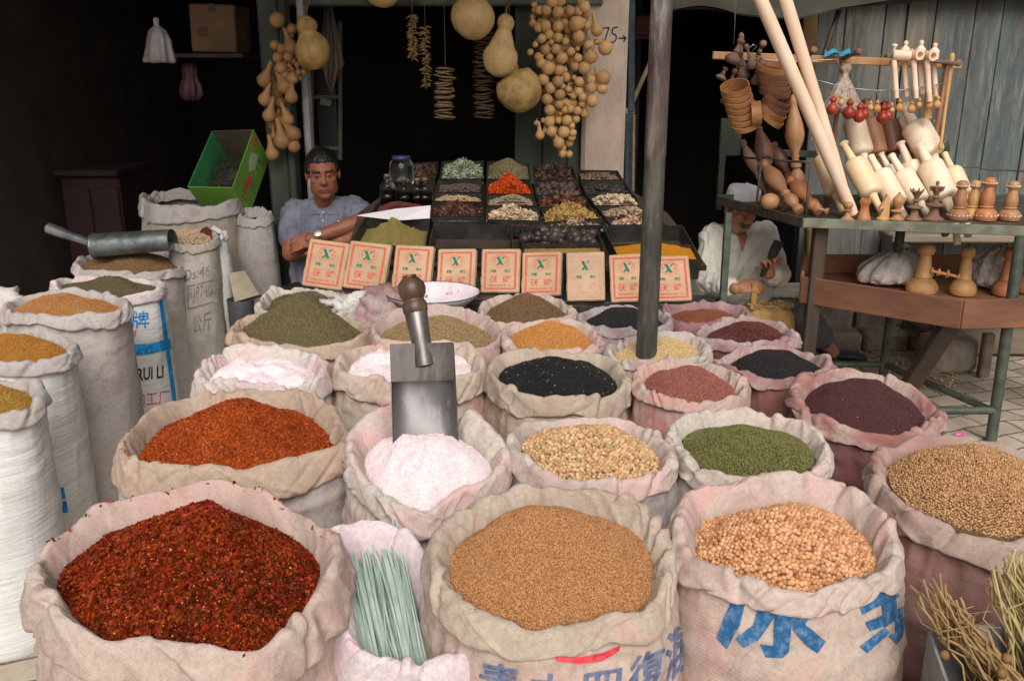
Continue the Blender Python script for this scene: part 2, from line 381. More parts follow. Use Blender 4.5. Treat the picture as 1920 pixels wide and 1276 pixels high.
# unseen canopy carried by the pole, placed for its shade on the stall
def sheet(P00, P10, P01, P11, nu, nv, sag, seed, edge=0.0):
    u = np.linspace(0, 1, nu)[None, :, None]; v = np.linspace(0, 1, nv)[:, None, None]
    V = (1 - v) * ((1 - u) * np.array(P00) + u * np.array(P10)) + v * ((1 - u) * np.array(P01) + u * np.array(P11))
    V[..., 2] -= sag * 4 * (u * (1 - u))[..., 0] * np.sin(np.pi * v[..., 0])
    V[..., 2] += fbm(V * [2.2, 2.2, 2.2] + seed) * .05
    return V
M_canvas = basic('grey_canvas', (96, 92, 80), (66, 62, 54), 5, .9, .4, .006)
m = MB(); V = sheet((-3.6, 2.6, 2.83), (.75, 2.6, 2.80), (-3.6, 5.1, 3.02), (.75, 5.1, 3.02), 40, 26, .08, 3.3); m.grid(V); m.grid(V[::-1] + [0, 0, .006])
cn = thing('unseen_canopy', 'unseen grey cloth canopy shading the spice stall', 'canopy', (-1.4, 3.7, 2.5)); obj('canvas', m, M_canvas, cn)
m = MB(); m.tube([(-3.6, 2.68, 2.785), (.72, 2.68, 2.765)], .025); m.tube([(.415, 2.6, 2.80), (.415, 5.08, 2.985)], .022); obj('rail', m, M_darkwood, cn)
m = MB(); V = sheet((.72, 4.75, 1.80), (1.98, 4.75, 1.86), (.72, 5.65, 2.35), (1.98, 5.65, 2.35), 40, 24, .05, 8.1)
V[0, :, 2] += .025 * np.sin(np.linspace(0, 9, 40)); V[0, -4:, 2] += .06
m.grid(V); m.grid(V[::-1] + [0, 0, .006]); single('door_awning', m, basic('olive_canvas', (62, 58, 46), (44, 42, 34), 5, .9, .4, .006), 'drooping dull green cloth awning over the workshop doorway', 'awning')

# street pole standing among the sacks
def mat_pole():
    t = NT('worn_pole'); v = t.coords((1, 1, .18), False)
    c = t.ramp(t.noise(v, 22, 6, .7), [(.35, lin((46, 43, 39))), (.5, lin((66, 63, 57))), (.62, lin((92, 88, 80)))])
    c2 = t.ramp(t.noise(v, 15, 6, .7, .5), [(.38, lin((66, 44, 40))), (.52, lin((88, 78, 72))), (.70, lin((150, 146, 140)))])
    tc = t.n('ShaderNodeTexCoord'); sp = t.n('ShaderNodeSeparateXYZ'); t.l(tc.outputs['Object'], sp.inputs[0])
    f = t.ramp(sp.outputs['Z'], [(.0, G(0)), (1, G(1))])
    mr = t.n('ShaderNodeMapRange'); t.l(sp.outputs['Z'], mr.inputs['Value']); mr.inputs['From Min'].default_value = 1.30; mr.inputs['From Max'].default_value = 1.33
    return t.done(t.mix(mr.outputs[0], c, c2), .55, t.bump(t.noise(v, 40, 5), .3, .004), None, .4)
m = MB(); m.lathe([(.001, 0), (.033, 0), (.0325, .5), (.031, 1.2), (.0300, 1.312), (.0312, 1.316), (.0305, 2.0), (.030, 2.74), (.001, 2.74)], (.416, 2.68, 0), n=28)
single('upright_pole', m, mat_pole(), 'tall worn pole rising between the sacks, flaking red and grey paint above', 'pole', autosmooth=40)
# ================================================================== sacks and what fills them
def smooth_loop(pts, n):
    """closed Catmull-Rom through pts, n points evenly spaced"""
    P = np.asarray(pts, float); k = len(P); out = []
    for i in range(k):
        a, b, c, d = P[i - 1], P[i], P[(i + 1) % k], P[(i + 2) % k]
        for t in np.linspace(0, 1, 24, endpoint=False):
            out.append(.5 * ((2 * b) + (c - a) * t + (2 * a - 5 * b + 4 * c - d) * t * t + (3 * b - a - 3 * c + d) * t ** 3))
    Q = np.array(out); s = np.concatenate([[0], np.cumsum(np.linalg.norm(np.roll(Q, -1, 0) - Q, axis=1))])
    Q = np.concatenate([Q, Q[:1]]); t = np.linspace(0, s[-1], n, endpoint=False)
    return np.stack([np.interp(t, s, Q[:, j]) for j in range(Q.shape[1])], 1)
def loop_normals(L):
    t = np.roll(L, -3, 0) - np.roll(L, 3, 0); n = np.stack([t[:, 1], -t[:, 0]], 1); n /= np.linalg.norm(n, axis=1)[:, None]
    c = L[:, :2].mean(0)
    if np.sum((L[:, :2] - c) * n) < 0: n = -n
    for _ in range(4): n = (np.roll(n, 1, 0) + n + np.roll(n, -1, 0)); n /= np.linalg.norm(n, axis=1)[:, None]
    return n
def ring_smooth(a, k):
    for _ in range(k): a = (np.roll(a, 1, 0) + 2 * a + np.roll(a, -1, 0)) / 4
    return a
class Sack: pass
def place_loop(px_loop, z0, n=168, aspect=.92):
    """crest outline seen in the photo laid on a gently tilted plane so that the mouth comes out about as deep as wide"""
    best = None
    for t in np.linspace(0, .34, 18):
        cpx = np.mean(px_loop, 0); c = at_z(cpx[0], cpx[1], z0); nrm = (0, -t, 1)
        P = np.array([at_p(x, y, c, nrm) for x, y in px_loop]); asp = np.ptp(P[:, 1]) / np.ptp(P[:, 0])
        e = abs(asp - aspect)
        if best is None or e < best[0] - 1e-4: best = (e, P, t)
    return smooth_loop(best[1], n)
def sack(label, px_loop, z0, cloth, cuff=None, drop=.085, out=.03, bulge=.03, inner=.12, wrinkle=1.0, group='open sacks of the spice stall', seed=0, base_z=0.0, aspect=.92, body_cloth=None, name='grain_sack', taper=.93, cat='sack', dropvar=.35, N=None):
    if N is None: N = 300 if seed < 16 else 180
    NR = 72 if seed < 16 else 44
    S = Sack(); L = place_loop(px_loop, z0, N, aspect); S.seed = seed
    rs = np.random.default_rng(100 + seed); N = len(L); th = np.arange(N) / N
    arc = np.linalg.norm(np.roll(L, -1, 0) - L, axis=1).sum(); u = th * arc
    cyc = lambda f, s, a=1.0: np.array([fbm(np.array([math.cos(x * 2 * math.pi) * f, math.sin(x * 2 * math.pi) * f, s + seed * 3.7]), 3) * a for x in th])
    L[:, 2] += cyc(1.6, 1.1, .022) + cyc(4, 2.2, .007)
    nr = loop_normals(L); S.L, S.nr = L, nr
    c = L.mean(0); S.c = c
    dp = drop * (1 + dropvar * cyc(1.3, 5.5) * 1.6); ou = out * (1 + .5 * cyc(2.5, 7.7))
    # ---- rolled cuff: lining up, over the crest, down the outside, tucked under
    prof = [(-.034, -inner), (-.033, -inner * .8), (-.030, -inner * .55), (-.025, -inner * .35), (-.018, -.026), (-.010, -.011), (-.004, -.003), (.001, .001)]
    nin = len(prof)
    outp = [(.20, .03), (.34, .11), (.46, .23), (.57, .39), (.68, .56), (.78, .73), (.84, .88), (.80, .98), (.58, 1.02), (.32, .98), (.10, .88)]
    rows = []
    for d, h in prof: rows.append(np.concatenate([L[:, :2] + nr * d, (L[:, 2] + h)[:, None]], 1))
    for d, h in outp: rows.append(np.concatenate([L[:, :2] + nr * (ou * d + .004)[:, None], (L[:, 2] - dp * h)[:, None]], 1))
    V = np.array(rows)
    # finer rows
    k = len(V); tt = np.linspace(0, k - 1, NR); i0 = np.minimum(tt.astype(int), k - 2); fr = (tt - i0)[:, None, None]
    def cr(i): return V[np.clip(i, 0, k - 1)]
    a, b, cc, d = cr(i0 - 1), cr(i0), cr(i0 + 1), cr(i0 + 2)
    V = .5 * (2 * b + (cc - a) * fr + (2 * a - 5 * b + 4 * cc - d) * fr ** 2 + (3 * b - a - 3 * cc + d) * fr ** 3)
    nrm3 = np.cross(np.roll(V, -1, 1) - np.roll(V, 1, 1), np.gradient(V, axis=0)); nrm3 /= np.linalg.norm(nrm3, axis=2)[..., None] + 1e-9
    if np.sum(nrm3[NR * 2 // 3, :, :2] * nr) < 0: nrm3 = -nrm3
    vv = np.linspace(0, 1, NR)[:, None] * np.ones((1, N)); uu = np.ones((NR, 1)) * th[None, :]
    rad = arc / (2 * math.pi); cx = np.cos(uu * 2 * math.pi) * rad; sx = np.sin(uu * 2 * math.pi) * rad
    q = np.stack([cx, sx, vv * .22 + seed * 1.3], 2)
    slant = np.stack([np.cos(uu * 2 * math.pi + vv * 1.3) * rad, np.sin(uu * 2 * math.pi + vv * 1.3) * rad, vv * .10 + seed], 2)
    slant2 = np.stack([np.cos(uu * 2 * math.pi - vv * .9) * rad, np.sin(uu * 2 * math.pi - vv * .9) * rad, vv * .12 + seed + 5], 2)
    crease = lambda p, k: np.maximum(0, 1 - np.abs(pn(p)) * k) ** 1.4
    on = np.clip(.5 + 1.6 * pn(q * [7, 7, 9] + 31), 0, 1); on2 = np.clip(.5 + 1.6 * pn(q * [6, 6, 8] + 57), 0, 1)
    on = np.clip(.15 + 2.0 * pn(q * [6, 6, 7] + 31), 0, 1); on2 = np.clip(.10 + 2.0 * pn(q * [5, 5, 6] + 57), 0, 1)
    dis = ridge(slant * [9, 9, 5], 1) * .0026 + fbm(q * [5, 5, 6], 2) * .0060 + crease(slant * [12, 12, 5], 6) * .0085 * on - crease(slant2 * [16, 16, 6] + 3, 7) * .0080 * on2 + crease(slant2 * [26, 26, 10] + 8, 6) * .0026 * on
    # a few sharp pinches running over the crest
    for _ in range(rs.integers(4, 8)):
        t0 = rs.uniform(0, 1); wd = rs.uniform(.004, .010); dd = (uu - t0 + (vv - .4) * rs.uniform(-.08, .08) + .5) % 1 - .5
        dis -= rs.uniform(.006, .013) * np.exp(-(dd / wd) ** 2) * np.exp(-((vv - rs.uniform(.35, .7)) / .3) ** 2)
        dis += .006 * np.exp(-((dd - wd * 2.2) / (wd * 1.6)) ** 2) * np.exp(-((vv - .5) / .3) ** 2)
    V = V + nrm3 * (dis * wrinkle * np.minimum(1, rad / .16))[..., None]
    mb = MB(); mb.grid(V, True)
    # ---- body below the cuff
    body = MB(); zt = L[:, 2] - dp * .80
    Hm = zt.mean() - base_z; rows = []; hs_ = [0, .012, .03, .055, .09, .13, .18, .24, .31, .39, .48, .57, .66, .75, .83, .90, .95, .98, 1.0]
    circ = np.sqrt(np.abs(np.sum(L[:, 0] * np.roll(L[:, 1], -1) - np.roll(L[:, 0], -1) * L[:, 1])) / 2 / math.pi)
    ang = np.arctan2(L[:, 1] - c[1], L[:, 0] - c[0]); E = np.stack([c[0] + np.cos(ang) * circ, c[1] + np.sin(ang) * circ], 1)
    for h in hs_:
        top = L[:, :2] + nr * (ou * .25)[:, None]; mixf = min(1, h * 2.2); base = top * (1 - mixf) + (E + nr * .006) * mixf
        gr = bulge * math.sin(min(1, (h + .02) / .42) * math.pi / 2) * (1 - .35 * h); tp = 1 - (1 - taper) * max(0, h - .3) / .7
        pt = c[:2] + (base + nr * gr - c[:2]) * tp
        if h > .96: pt = c[:2] + (pt - c[:2]) * (1 - (h - .96) * 1.2)
        rows.append(np.concatenate([pt, (zt * (1 - h) + base_z * h)[:, None] if h < 1 else np.full((N, 1), base_z)], 1))
    B = np.array(rows); k = len(B); tt = np.linspace(0, k - 1, 60); i0 = np.minimum(tt.astype(int), k - 2); fr = (tt - i0)[:, None, None]; B = B[i0] * (1 - fr) + B[i0 + 1] * fr
    hh = np.interp(tt, np.arange(k), hs_)[:, None] * np.ones((1, N)); uu = np.ones((60, 1)) * th[None, :]; q = np.stack([np.cos(uu * 2 * math.pi) * rad, np.sin(uu * 2 * math.pi) * rad, hh * Hm + seed * 2.1], 2)
    dis = ridge(q * [22, 22, 3.0], 2) * .0050 * np.exp(-hh * 7) + ridge(q * [3.2, 3.2, 24] + 3, 3) * .0032 * np.minimum(1, hh * 6) + fbm(q * [6, 6, 6], 3) * .016 * np.minimum(1, hh * 8 + .2) + ridge(q * [9, 9, 14] + 8, 2) * .0022
    if seed >= 30: dis = ridge(q * [22, 22, 3.0], 2) * .0030 * np.exp(-hh * 9) + ridge(q * [3, 3, 44] + fbm(q * [4, 4, 6])[..., None] * .5, 2) * .0016 * np.minimum(1, hh * 6) + fbm(q * [4, 4, 3], 2) * .009 * np.minimum(1, hh * 5) + np.maximum(0, 1 - np.abs(pn(q * [8, 8, 5] + 40)) * 6) * .0028
    dis *= np.minimum(1, (1 - hh) * 12)
    n3 = np.broadcast_to(np.concatenate([nr, np.zeros((N, 1))], 1)[None], B.shape); B = B + n3 * (dis * wrinkle)[..., None]
    body.grid(B, True); body.add([c * [1, 1, 0] + [0, 0, base_z + .002]], []); last = body.n - 1; r0 = 59 * N
    for j in range(N): body.f.append([r0 + j, r0 + (j + 1) % N, last]); body.m.append(0)
    t = thing(name, label, cat, (c[0], c[1], base_z), group)
    obj('sack_body', body, body_cloth or cloth, t); obj('rolled_cuff', mb, cuff or cloth, t)
    S.V = V; S.root = t; S.body = (body.verts(), body.f); S.arc = arc; S.dp = dp
    return S
def inner_loop(S, depth, inset=.030):
    L = S.L; return np.concatenate([L[:, :2] - S.nr * inset, (L[:, 2] - depth)[:, None]], 1)

# ---- grain shapes
def ico(sub):
    bm = bmesh.new(); bmesh.ops.create_icosphere(bm, subdivisions=sub, radius=1.0); v = np.array([x.co[:] for x in bm.verts]); f = np.array([[q.index for q in y.verts] for y in bm.faces]); bm.free(); return v, f
_octv = np.array([(1, 0, 0), (-1, 0, 0), (0, 1, 0), (0, -1, 0), (0, 0, 1), (0, 0, -1)], float)
_octf = np.array([(0, 2, 4), (2, 1, 4), (1, 3, 4), (3, 0, 4), (2, 0, 5), (1, 2, 5), (3, 1, 5), (0, 3, 5)])
SHAPES = {'round': ico(2), 'pea': ico(1), 'oct': (_octv, _octf), 'seed': (_octv * [1.7, .8, .65], _octf), 'rice': (ico(1)[0] * [2.0, .7, .6], ico(1)[1]), 'husk': (_octv * [2.4, .75, .35], _octf),
          'flake': (np.array([(-1, -.7, 0), (0, -.9, .25), (1, -.6, 0), (1.1, .5, .15), (.1, .8, -.15), (-.9, .6, .2)], float), np.array([(0, 1, 5), (1, 4, 5), (1, 2, 4), (2, 3, 4)])),
          'nut': (ico(2)[0] * [1.15, .92, .8] * (1 + .12 * fbm(ico(2)[0] * 1.7)[:, None]), ico(2)[1]),
          'root': (ico(2)[0] * [2.6, .62, .55] + np.stack([0 * ico(2)[0][:, 0], .5 * ico(2)[0][:, 0] ** 2, .3 * fbm(ico(2)[0] * 1.5)], 1), ico(2)[1]),
          'chunk': (ico(2)[0] * (1 + .55 * fbm(ico(2)[0] * 1.6 + 5, 3)[:, None]), ico(2)[1]),
          'curl': (np.array([(-1.6, -.5, 0), (-1.6, .5, .2), (-.6, -.5, .5), (-.6, .6, .8), (.5, -.6, .4), (.5, .5, .7), (1.6, -.4, -.2), (1.6, .4, .0)], float), np.array([(0, 2, 1), (1, 2, 3), (2, 4, 3), (3, 4, 5), (4, 6, 5), (5, 6, 7)]))}
def rot_mats(n, rs, flat=0.0):
    q = rs.normal(size=(n, 4)); q /= np.linalg.norm(q, axis=1)[:, None]; 
    if flat > 0: q[:, 1:3] *= (1 - flat); q /= np.linalg.norm(q, axis=1)[:, None]
    w, x, y, z = q.T
    return np.stack([np.stack([1 - 2 * (y * y + z * z), 2 * (x * y - z * w), 2 * (x * z + y * w)], -1), np.stack([2 * (x * y + z * w), 1 - 2 * (x * x + z * z), 2 * (y * z - x * w)], -1), np.stack([2 * (x * z - y * w), 2 * (y * z + x * w), 1 - 2 * (x * x + y * y)], -1)], -2)
def grain_mat(cols, rough=.6, name='grains', spec=.35, var=0.0):
    """cols sRGB low..high, each grain of its own tone"""
    t = NT(name); gi = t.n('ShaderNodeNewGeometry'); st = [(i / max(1, len(cols) - 1), lin(c)) for i, c in enumerate(cols)]
    c = t.ramp(gi.outputs['Random Per Island'], st)
    if var: c = t.mix(t.ramp(t.noise(t.coords(rand=False), 9, 4, .6), [(.45, G(0)), (.65, G(var))]), c, lin(tuple(int(x * .62) for x in cols[0])))
    return t.done(c, rough, None, None, spec)
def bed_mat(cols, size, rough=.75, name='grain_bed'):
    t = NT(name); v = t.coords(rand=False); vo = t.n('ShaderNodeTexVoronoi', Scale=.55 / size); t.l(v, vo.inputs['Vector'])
    st = [(i / max(1, len(cols) - 1), lin(tuple(int(x * (.55 if size > .0023 else .86)) for x in c))) for i, c in enumerate(cols)]  # coarse beds darkened: shade of the gaps between grains put into the colour
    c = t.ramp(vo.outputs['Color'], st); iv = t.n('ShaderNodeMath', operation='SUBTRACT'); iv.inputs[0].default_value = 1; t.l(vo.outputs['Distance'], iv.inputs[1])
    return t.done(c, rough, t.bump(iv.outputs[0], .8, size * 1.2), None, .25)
def big_mesh(name, parts, mats, loc):
    """parts: [(verts, tri/quad faces array, material index)] joined to one mesh"""
    vs, lv, ls, mi, off = [], [], [], [], 0
    for v, f, m in parts:
        f = np.asarray(f); vs.append(v - loc); lv.append((f + off).ravel()); ls.append(np.full(len(f), f.shape[1])); mi.append(np.full(len(f), m)); off += len(v)
    vs = np.concatenate(vs); lv = np.concatenate(lv).astype(np.int32); ls = np.concatenate(ls); mi = np.concatenate(mi).astype(np.int32)
    me = bpy.data.meshes.new(name); me.vertices.add(len(vs)); me.vertices.foreach_set('co', vs.astype(np.float32).ravel())
    me.loops.add(len(lv)); me.loops.foreach_set('vertex_index', lv); me.polygons.add(len(ls))
    me.polygons.foreach_set('loop_start', np.concatenate([[0], np.cumsum(ls)[:-1]]).astype(np.int32))
    for m in mats: me.materials.append(m)
    me.polygons.foreach_set('material_index', mi); me.polygons.foreach_set('use_smooth', np.ones(len(ls), bool)); me.update(calc_edges=True)
    o = bpy.data.objects.new(name, me); C.objects.link(o); o.location = loc; return o
def scatter(pos, nrm, shape, size, rs, svar=.18, flat=0.0):
    v, f = SHAPES[shape]; n = len(pos); Rm = rot_mats(n, rs, flat); s = size * (1 + svar * rs.normal(size=n)).clip(.5, 1.7)
    P = (np.einsum('nij,kj->nki', Rm, v) * s[:, None, None] + pos[:, None, :]).reshape(-1, 3)
    Fc = (f[None] + (np.arange(n) * len(v))[:, None, None]).reshape(-1, f.shape[1]); return P, Fc
def heap(name, label, cat, bound, apex, cols, shape, size, n, p=1.25, seed=0, rough=.6, lump=.006, kind='stuff', group='spice heaps in open sacks', extra=None, flat=0.0, svar=.18, var=0.0, bedcols=None, spec=.35, lattice=True, skirt=None, spill=None):
    """bound: closed loop of the edge; apex: highest point"""
    rs = np.random.default_rng(500 + seed); N = len(bound); K = 44; r = np.linspace(0, 1, K) ** .9
    bound = np.asarray(bound); apex = np.asarray(apex, float)
    V = []; bsm = ring_smooth(bound, 400)
    for rr_ in r:
        bq = bsm * (1 - rr_ ** 3) + bound * rr_ ** 3; xy = apex[:2] + (bq[:, :2] - apex[:2]) * rr_; hgt = 1 - (rr_ ** p) if p >= 1 else (1 - rr_) ** (1 / p)
        hgt = hgt * (1 - .0) ; z = bound[:, 2] + (apex[2] - bound[:, 2]) * hgt; V.append(np.concatenate([xy, z[:, None]], 1))
    V = np.array(V)
    if p < 1.3: V[0:2, :, 2] = V[2, :, 2].mean() + (V[0:2, :, 2] - V[2, :, 2].mean()) * .6
    nz = (fbm(V * [11, 11, 0] + seed, 3) * lump * 2.4 + fbm(V * [4.5, 4.5, 0] + seed * 2, 2) * .014 * min(1, size / .001) * (0 if 'tray' in str(group) else 1)); V[..., 2] += (nz - nz[0].mean()) * np.minimum(1, (1 - r) * 4)[:, None]
    fs = []
    for i in range(K - 1):
        j = np.arange(N); j2 = (j + 1) % N; fs.append(np.stack([i * N + j, i * N + j2, (i + 1) * N + j2, (i + 1) * N + j], 1))
    parts = [(V.reshape(-1, 3), np.concatenate(fs), 1)]
    if skirt is not None:
        j = np.arange(N); j2 = (j + 1) % N; parts.append((np.concatenate([V[-1], skirt]), np.stack([j, j2, N + j2, N + j], 1), 1))
    def spots(n):
        rr_ = np.sqrt(rs.uniform(0, 1, n)) * (K - 1); rr_ = np.interp(np.sqrt(rs.uniform(0, 1, n)), r, np.arange(K)); a = rs.uniform(0, N, n)
        i = np.minimum(rr_.astype(int), K - 2); fi = (rr_ - i)[:, None]; j = a.astype(int) % N; j2 = (j + 1) % N; fj = (a - a.astype(int))[:, None]
        return (V[i, j] * (1 - fj) + V[i, j2] * fj) * (1 - fi) + (V[i + 1, j] * (1 - fj) + V[i + 1, j2] * fj) * fi
    if n and shape in ('round', 'pea', 'nut') and lattice:
        sp = size * 1.86; mn = bound.min(0); mx = bound.max(0); gx = np.arange(mn[0] - apex[0], mx[0] - apex[0], sp); gy = np.arange(mn[1] - apex[1], mx[1] - apex[1], sp * .84); P = []
        for layer, (ox, oy, oz) in enumerate(((0, 0, .25), (.5, .28, -.75))):
            for r_, y_ in enumerate(gy): P.append(np.stack([gx + (r_ % 2) * sp / 2 + ox * sp, np.full(len(gx), y_ + oy * sp), np.full(len(gx), oz * size)], 1))
        P = np.concatenate(P); P[:, :2] += rs.normal(size=(len(P), 2)) * size * .30; P[:, 2] += rs.uniform(-.30, .30, len(P)) * size
        ba = np.arctan2(bound[:, 1] - apex[1], bound[:, 0] - apex[0]); br = np.hypot(bound[:, 0] - apex[0], bound[:, 1] - apex[1]); od = np.argsort(ba); ba_ = np.concatenate([ba[od] - 2 * math.pi, ba[od], ba[od] + 2 * math.pi]); br_ = np.tile(br[od], 3); jx = np.tile(np.arange(N)[od], 3)
        pa = np.arctan2(P[:, 1], P[:, 0]); pr = np.hypot(P[:, 0], P[:, 1]) / np.interp(pa, ba_, br_); ok = pr < .985; P, pa, pr = P[ok], pa[ok], pr[ok]
        j = jx[np.clip(np.searchsorted(ba_, pa), 0, len(ba_) - 1)]; ri = np.interp(pr, r, np.arange(K)); i = np.minimum(ri.astype(int), K - 2); fi = ri - i
        z = V[i, j, 2] * (1 - fi) + V[i + 1, j, 2] * fi; pos = np.stack([apex[0] + P[:, 0], apex[1] + P[:, 1], z + P[:, 2]], 1)
        Pv, Fc = scatter(pos, None, shape, size, rs, svar, flat); parts.append((Pv, Fc, 0))
    elif n:
        pos = spots(n); pos[:, 2] += rs.uniform(-.35, .75, n) * size
        P, Fc = scatter(pos, None, shape, size, rs, svar, flat); parts.append((P, Fc, 0))
    if spill is not None and n and size < .0036 and shape != 'pea':                                # a few grains dropped on the rim
        k = int(min(34, 8 + n * .001)); row = (spill.shape[0] * np.clip(rs.normal(.37, .05, k), .28, .60)).astype(int); col_ = (rs.uniform(0, 1, k) * spill.shape[1] * .5 + rs.uniform(0, 1) * spill.shape[1] + (rs.uniform(0, 1, k) > .7) * spill.shape[1] * rs.uniform(0, 1, k)).astype(int) % spill.shape[1]
        P, Fc = scatter(spill[row, col_] + [0, 0, size * .5], None, shape, size, rs, svar, flat); parts.append((P, Fc, 0))
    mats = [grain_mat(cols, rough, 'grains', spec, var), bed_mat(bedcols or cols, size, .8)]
    for e in (extra or []):                                    # (cols, shape, size, n)
        pos = spots(e[3]); pos[:, 2] += rs.uniform(.1, .9, e[3]) * e[2]; P, Fc = scatter(pos, None, e[1], e[2], rs, .3, flat); parts.append((P, Fc, len(mats))); mats.append(grain_mat(e[0], .5, 'specks', .2))
    o = big_mesh(name, parts, mats, np.array([apex[0], apex[1], bound[:, 2].min()]))
    return tag(o, label, cat, group, kind)
def fill(S, name, label, cat, peak_px, cols, shape, size, n, depth=.035, p=1.5, dy=.03, inset=.021, **kw):
    b = inner_loop(S, depth, inset); sk = np.concatenate([S.L[:, :2] + S.nr * .006, np.zeros((len(S.L), 1))], 1); b[:, 2] = .5 * b[:, 2] + .5 * b[:, 2].mean(); b[:, 2] = ring_smooth(b[:, 2], 20)
    cy = S.c[1] + dy * .5; a = at_y(peak_px[0], peak_px[1], cy)
    def top(z):                                                # highest photo row the heap reaches with its apex at height z
        q = []
        for r_ in np.linspace(0, 1, 16):
            xy = a[:2] + (b[:, :2] - a[:2]) * r_; zz = b[:, 2] + (z - b[:, 2]) * (1 - r_ ** p); P = np.concatenate([xy, zz[:, None]], 1) - CO; q.append((638 - F * (P @ CU) / (P @ CF)).min())
        return min(q)
    for _ in range(14):
        if top(b[:, 2].mean() + .022) >= peak_px[1]: break
        b[:, 2] -= .004
    lo, hi = b[:, 2].mean() + .022, b[:, 2].mean() + .26
    for _ in range(20):
        mid = (lo + hi) / 2
        if top(mid) > peak_px[1]: lo = mid
        else: hi = mid
    a[2] = lo
    sk[:, 2] = b[:, 2] - .022; return heap(name, label, cat, b, a, cols, shape, size, n, p, seed=S.seed, skirt=sk, spill=S.V, **kw)

BEIGE = (208, 188, 174); PINKISH = (196, 152, 148); GREYW = (205, 200, 196)
F_beige = fabric(BEIGE, (192, 156, 148), .45); F_tan = fabric((198, 174, 152), (176, 146, 130), .4); F_grey = fabric((196, 188, 182), (176, 160, 156), .4)
F_white = fabric((226, 220, 214), (206, 180, 178), .4); F_pink = fabric((206, 182, 174), (182, 144, 144), .5); F_mauve = fabric((190, 168, 164), (142, 98, 98), .7, (104, 70, 70))
F_maroon = fabric((140, 104, 98), (110, 66, 64), .8, (84, 54, 52)); F_dust = fabric((202, 178, 166), (178, 112, 108), .75)
F_plastic = plastic_weave('white_woven_plastic', (222, 221, 218), (204, 198, 197))
X = 'open sacks of the spice stall'
# --- front row
s1 = sack('big beige sack of dark red chilli flakes, front corner', [(370, 914), (434, 909), (496, 928), (560, 958), (606, 990), (627, 1030), (618, 1078), (590, 1122), (545, 1168), (500, 1207), (455, 1222), (400, 1218), (335, 1206), (262, 1192), (180, 1184), (125, 1160), (92, 1118), (73, 1075), (86, 1030), (130, 990), (190, 952), (280, 926)], .72, F_beige, drop=0.075, out=0.03, seed=1)
fill(s1, 'chilli_flake_heap', 'heap of dark red chilli flakes in the big front sack', 'chilli flakes', (385, 951), [(80, 24, 8), (112, 38, 10), (138, 54, 14), (166, 78, 26), (96, 26, 10)], 'flake', .0033, 42000, depth=.045, p=1.6, rough=.6, lump=.012, svar=.4, var=.5, spec=.15, extra=[([(208, 120, 40), (200, 90, 36), (226, 160, 84)], 'oct', .0021, 1700), ([(150, 40, 20), (120, 26, 16)], 'flake', .0044, 2200)])
s3 = sack('beige sack of tiny brown millet grain with blue lettering', [(970, 910), (1045, 912), (1150, 932), (1212, 966), (1243, 1010), (1246, 1060), (1235, 1105), (1195, 1146), (1115, 1158), (1018, 1188), (955, 1170), (880, 1135), (840, 1098), (818, 1045), (835, 990), (882, 948)], .72, fabric((200, 182, 164), (186, 150, 140), .4), drop=0.045, out=0.026, bulge=.045, seed=3, body_cloth=F_beige)
fill(s3, 'millet_heap', 'heap of fine brown millet grain in the sack with a red stripe', 'millet', (1000, 948), [(128, 82, 46), (170, 116, 72), (204, 154, 104), (148, 96, 56)], 'oct', .00155, 60000, depth=.030, p=1.55, lump=.004, rough=.4)
s4 = sack('beige sack of orange chickpeas with big blue characters', [(1310, 921), (1380, 904), (1467, 893), (1540, 904), (1600, 922), (1652, 965), (1676, 1012), (1670, 1050), (1640, 1071), (1585, 1086), (1500, 1104), (1410, 1087), (1328, 1060), (1288, 1022), (1279, 970), (1290, 938)], .72, fabric((212, 192, 180), (200, 158, 152), .5), drop=0.04, out=0.024, bulge=.045, seed=4, body_cloth=F_beige)
fill(s4, 'chickpea_heap', 'heap of orange chickpeas in the sack with blue characters', 'chickpeas', (1460, 948), [(176, 118, 76), (204, 150, 106), (218, 170, 128), (160, 102, 64)], 'round', .0048, 3600, depth=.03, p=1.45, lump=.005, rough=.45, svar=.12)
s5 = sack('wide beige sack of coriander seed on the street side', [(1658, 843), (1747, 822), (1850, 830), (1950, 860), (2020, 905), (2035, 955), (1990, 1000), (1920, 1013), (1840, 1001), (1775, 980), (1700, 944), (1657, 902), (1647, 870)], .72, fabric((186, 164, 150), (160, 118, 112), .5), drop=0.052, out=0.026, seed=5, body_cloth=fabric((158, 128, 120), (134, 94, 88), .8))
fill(s5, 'coriander_seed_heap', 'heap of brown coriander seed in the wide street side sack', 'coriander seed', (1835, 836), [(140, 100, 66), (176, 134, 92), (196, 156, 110), (156, 104, 70)], 'pea', .0026, 11000, depth=.022, p=1.6, lump=.004)
# --- second row
s6 = sack('tan burlap sack of orange chilli powder with a twisted corner', [(353, 743), (420, 736), (493, 732), (550, 732), (600, 752), (636, 785), (646, 820), (620, 840), (560, 855), (480, 868), (400, 872), (330, 873), (270, 868), (234, 850), (240, 815), (285, 770)], .72, F_tan, drop=0.082, out=0.028, seed=6, body_cloth=F_grey)
fill(s6, 'chilli_powder_heap', 'heap of orange red chilli powder in the tan burlap sack', 'chilli powder', (425, 746), [(134, 46, 8), (164, 66, 12), (188, 88, 22), (118, 38, 8)], 'flake', .0021, 26000, depth=.045, p=1.5, lump=.010, rough=.55, var=.35)
s7 = sack('sack of pale pink powder with a scoop stuck in it', [(662, 806), (700, 774), (760, 757), (840, 767), (900, 787), (938, 827), (940, 870), (905, 906), (850, 924), (792, 958), (735, 937), (692, 904), (664, 860)], .72, fabric((216, 204, 192), (206, 164, 164), .6), drop=0.048, out=0.024, seed=7)
